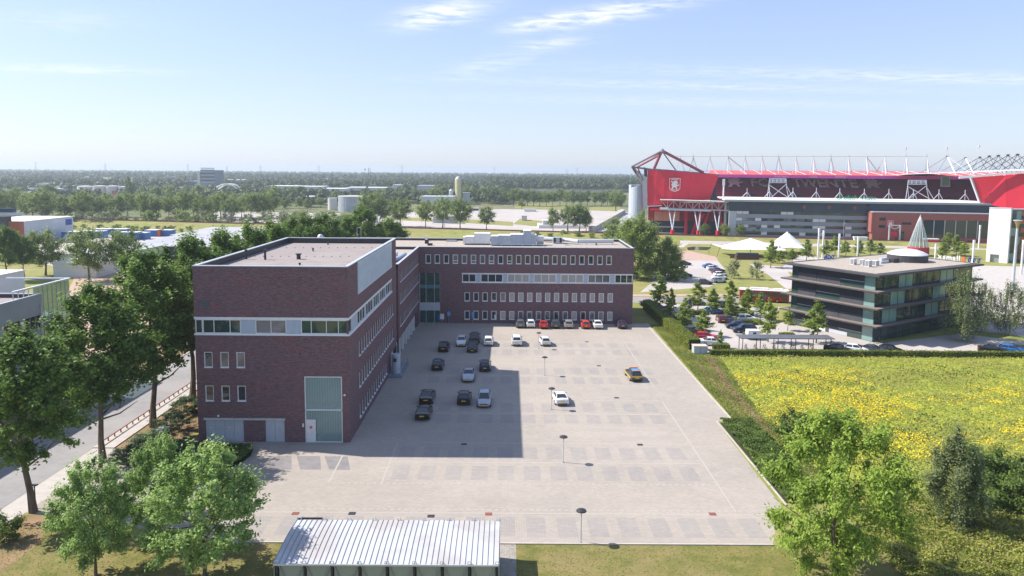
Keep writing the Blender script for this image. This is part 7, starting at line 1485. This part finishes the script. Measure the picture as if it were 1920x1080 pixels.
row(26, lambda i: 10 + i * 24 + q.uniform(-9, 9), lambda px, i, t: put((MIDB, MID), px, 392 + q.uniform(-5, 4), 7, 12, t, 'trees of the second row beyond the railway', .9, 1.3), '%s from the left of the trees behind the front row beyond the railway')
row(22, lambda i: 40 + i * 28 + q.uniform(-10, 10), lambda px, i, t: put((MIDB, MID), px, 376 + q.uniform(-5, 5) + (8 if 120 < px < 260 else 0), 6 if 120 < px < 260 else 9, 9 if 120 < px < 260 else 15, t, 'trees among the works and tanks', 1.0, 1.5), '%s from the left of the trees among the works and tanks')
for i, (px, w) in enumerate(((242, 1.0), (254, .8), (247, .9))): p = at(px, 374); CONIF.place(p.x, p.y, (22, 16, 17)[i], ('tallest dark spruce right of the white tanks', 'rightmost dark spruce of the three by the tanks', 'middle dark spruce of the three by the tanks')[i], group='spruces by the white tanks', w=w)
for px in (170, 188): p = at(px, 374); POP.place(p.x, p.y, 10, 'slim dark poplar before the white tanks, ' + ('left' if px == 170 else 'right') + ' one of two', group='poplars before the white tanks', w=1.2)
row(17, lambda i: 962 + i * 12.6 + q.uniform(-2, 2), lambda px, i, t: put((MID,), px, 386 + q.uniform(-1.5, 1.5), 12, 15, t, 'straight row of trees before the forest', .8, 1.0), '%s from the left of the straight tree row before the forest')
row(22, lambda i: 700 + i * 12 + q.uniform(-6, 6), lambda px, i, t: put((MIDB, MID), px, 374 + q.uniform(-6, 8), 8, 14, t, 'trees between the works and the forest', 1.0, 1.5), '%s from the left of the trees between the works halls and the forest')
row(30, lambda i: 95 + i * 19.5 + q.uniform(-8, 8), lambda px, i, t: put((WILL, MSHRUB), px, 414.5 + px * .0135 + q.uniform(-2, 2), 3, 7.5, t, 'bushes along the railway', 1.0, 1.5, 'bush'), '%s from the left of the pale bushes along the far side of the railway')
row(26, lambda i: 140 + i * 14 + q.uniform(-5, 5) if i < 16 else 980 + (i - 16) * 26, lambda px, i, t: put((MSHRUB,), px, 426 + px * .018 + q.uniform(-3, 3), 1.2, 2.6, t, 'low bushes on the railway slope', 1.1, 1.3, 'bush'), '%s from the left of the low bushes on the slope before the railway')
# overhead line posts along the railway
for i in range(9):
    u = -330 + i * 62; a = rp(u, 5.2, 1.2); e = empty('rail_post', a, ORD[i] + ' from the left of the thin overhead line posts beside the railway', 'post', 'posts along the railway'); mb = MB(); mb.tube(a, (a[0], a[1], 9.5), .14, n=5); mb.build('pole', STEEL, e); mb = MB(); b = rp(u, .5, 8); mb.tube((a[0], a[1], 8.3), b, .07, n=4); mb.build('arm', STEEL, e)
# pylons on the skyline
for i, px in enumerate((68, 198, 353, 426, 489, 598, 754, 927, 1063, 1082)):
    Y = 3000; b = atY(px, 330, Y); top = atY(px, (303, 306, 307, 311, 310, 310, 309, 312, 317, 314)[i], Y).z; e = empty('power_pylon', (b.x, Y, 0), ORD[i] + ' from the left of the lattice power pylons on the hazy skyline', 'pylon', 'pylons on the skyline')
    mb = MB(); 
    for sx in (-1, 1):
        for sy in (-1, 1): mb.tube((b.x + sx * 3.5, Y + sy * 3.5, 0), (b.x + sx * .5, Y + sy * .5, top), .42, .30, 4)
    for k in range(6): z = top * (.2 + .13 * k); r = 3.5 - 3.0 * z / top; mb.tube((b.x - r, Y - r, z), (b.x + r, Y - r, z + top * .08), .25, n=4)
    mb.build('lattice', STEEL, e); mb = MB()
    for z in (.8, .93): mb.tube((b.x - 7, Y, top * z), (b.x + 7, Y, top * z), .35, n=4)
    mb.build('cross_arm', STEEL, e)
b = atY(691, 331, 2100); e = empty('factory_chimney', (b.x, 2100, 0), 'pair of dark chimneys with a ball topped mast on the skyline', 'chimney')
for dx, h in ((0, 37), (4.5, 36)): mb = MB(); mb.tube((b.x + dx, 2100, 0), (b.x + dx, 2100, h), 1.0, .7, 8); mb.build('stack', DARKWALL, e)
mb = MB(); mb.lathe([(.3, 0), (.3, 29), (2.2, 31), (2.2, 33), (.3, 34.5)], 10, (b.x - 10, 2100, 0)); mb.build('ball_mast', DARKWALL, e)
# ------------------------------------------------------------ forest to the horizon
def forest():
    pts = []
    def add(n, ymin, ymax, x0f, x1f, h0, h1, cover=None):
        yy = ymin * (ymax / ymin) ** NP.random(n); fx = NP.uniform(x0f, x1f, n)
        for y, x in zip(yy, fx):
            X_ = x * y
            if cover is None or cover(X_, y): pts.append((X_, y, NP.uniform(h0, h1)))
    clump = lambda X_, y: (math.sin(X_ * .011 + y * .004) + math.sin(y * .009 - X_ * .005) + math.sin(X_ * .027 + 1.7)) > -.55
    FOOT.extend([(-470, -420, 690, 760), (-150, -125, 540, 600), (-60, -45, 600, 660), (-340, -290, 780, 830), (-440, -400, 990, 1040)])
    free = lambda X_, y: not any(a - 7 < X_ < b + 7 and c - 75 < y < d_ + 10 for a, b, c, d_ in FOOT)
    gap = lambda X_, y: free(X_, y) and (math.sin(X_ * .013 + y * .006) + math.sin(y * .011 - X_ * .007) + math.sin(X_ * .031 + 1.7)) > -.75
    add(1500, 560, 1000, -.95, -.16, 6, 12, gap)                              # gardens and belts between the halls
    add(420, 640, 1000, -.17, -.0, 6, 12, gap)
    add(900, 900, 1750, -.2, .0, 9, 16, free)
    add(5200, 1700, 5200, -.95, .9, 14, 22)                                   # the closed far wood
    add(2600, 1080, 1750, -.03, .36, 13, 21)                                  # nearer wood right of the middle
    add(500, 1060, 1150, -.03, .30, 12, 18)
    add(2600, 980, 1750, -.95, -.02, 9, 16, gap)                            # loose wood and gardens on the left
    A = np.array(pts); Cs = []; Ns = []; Ts = []; Ss = []
    for near in (True, False):
        B = A[(A[:, 1] < 1800) == near]; k = 75 if near else 34; n = len(B) * k; u = unit(n); u[:, 2] = np.abs(u[:, 2]) * .9 + .12 * u[:, 2]
        r = np.repeat(NP.uniform(4.2, 7.0, len(B)) * (1 if near else 1.35), k); hh = np.repeat(B[:, 2], k); c = np.repeat(B[:, :2], k, 0); lump = 1 + .22 * np.sin(u[:, 0] * 5 + c[:, 0]) * np.sin(u[:, 1] * 5 + c[:, 1]); sh = (.75 + .3 * NP.random(n)) * lump
        P = np.column_stack([c[:, 0] + u[:, 0] * r * sh, c[:, 1] + u[:, 1] * r * sh, hh * (.42 + .58 * u[:, 2] * np.minimum(sh, 1))]); Cs.append(P); Ns.append(u + unit(n) * .45); Ts.append(np.repeat(NP.random(len(B)), k) * .6 + .4 * NP.random(n)); Ss.append(np.full(n, 2.6 if near else 5.2))
    me = leaf_mesh('forest', np.concatenate(Cs), np.concatenate(Ns), np.concatenate(Ss)[:, None], np.concatenate(Ts), L_FOREST, .9); o = inst('forest', me); o['kind'] = 'stuff'
forest()
# ------------------------------------------------------------ the air
hz = bpy.data.materials.new('air'); hz.use_nodes = True; t = hz.node_tree; t.nodes.clear(); pv = nd(t, 'ShaderNodeVolumePrincipled'); pv.inputs['Color'].default_value = (.80, .90, 1.0, 1); pv.inputs['Density'].default_value = 0.00018; pv.inputs['Anisotropy'].default_value = 0.2
mo = nd(t, 'ShaderNodeOutputMaterial'); t.links.new(pv.outputs[0], mo.inputs['Volume'])
mb = MB(); mb.box(-9400, 9400, -120, 11400, -1.2, 66); o = mb.build('haze', hz); o['kind'] = 'stuff'
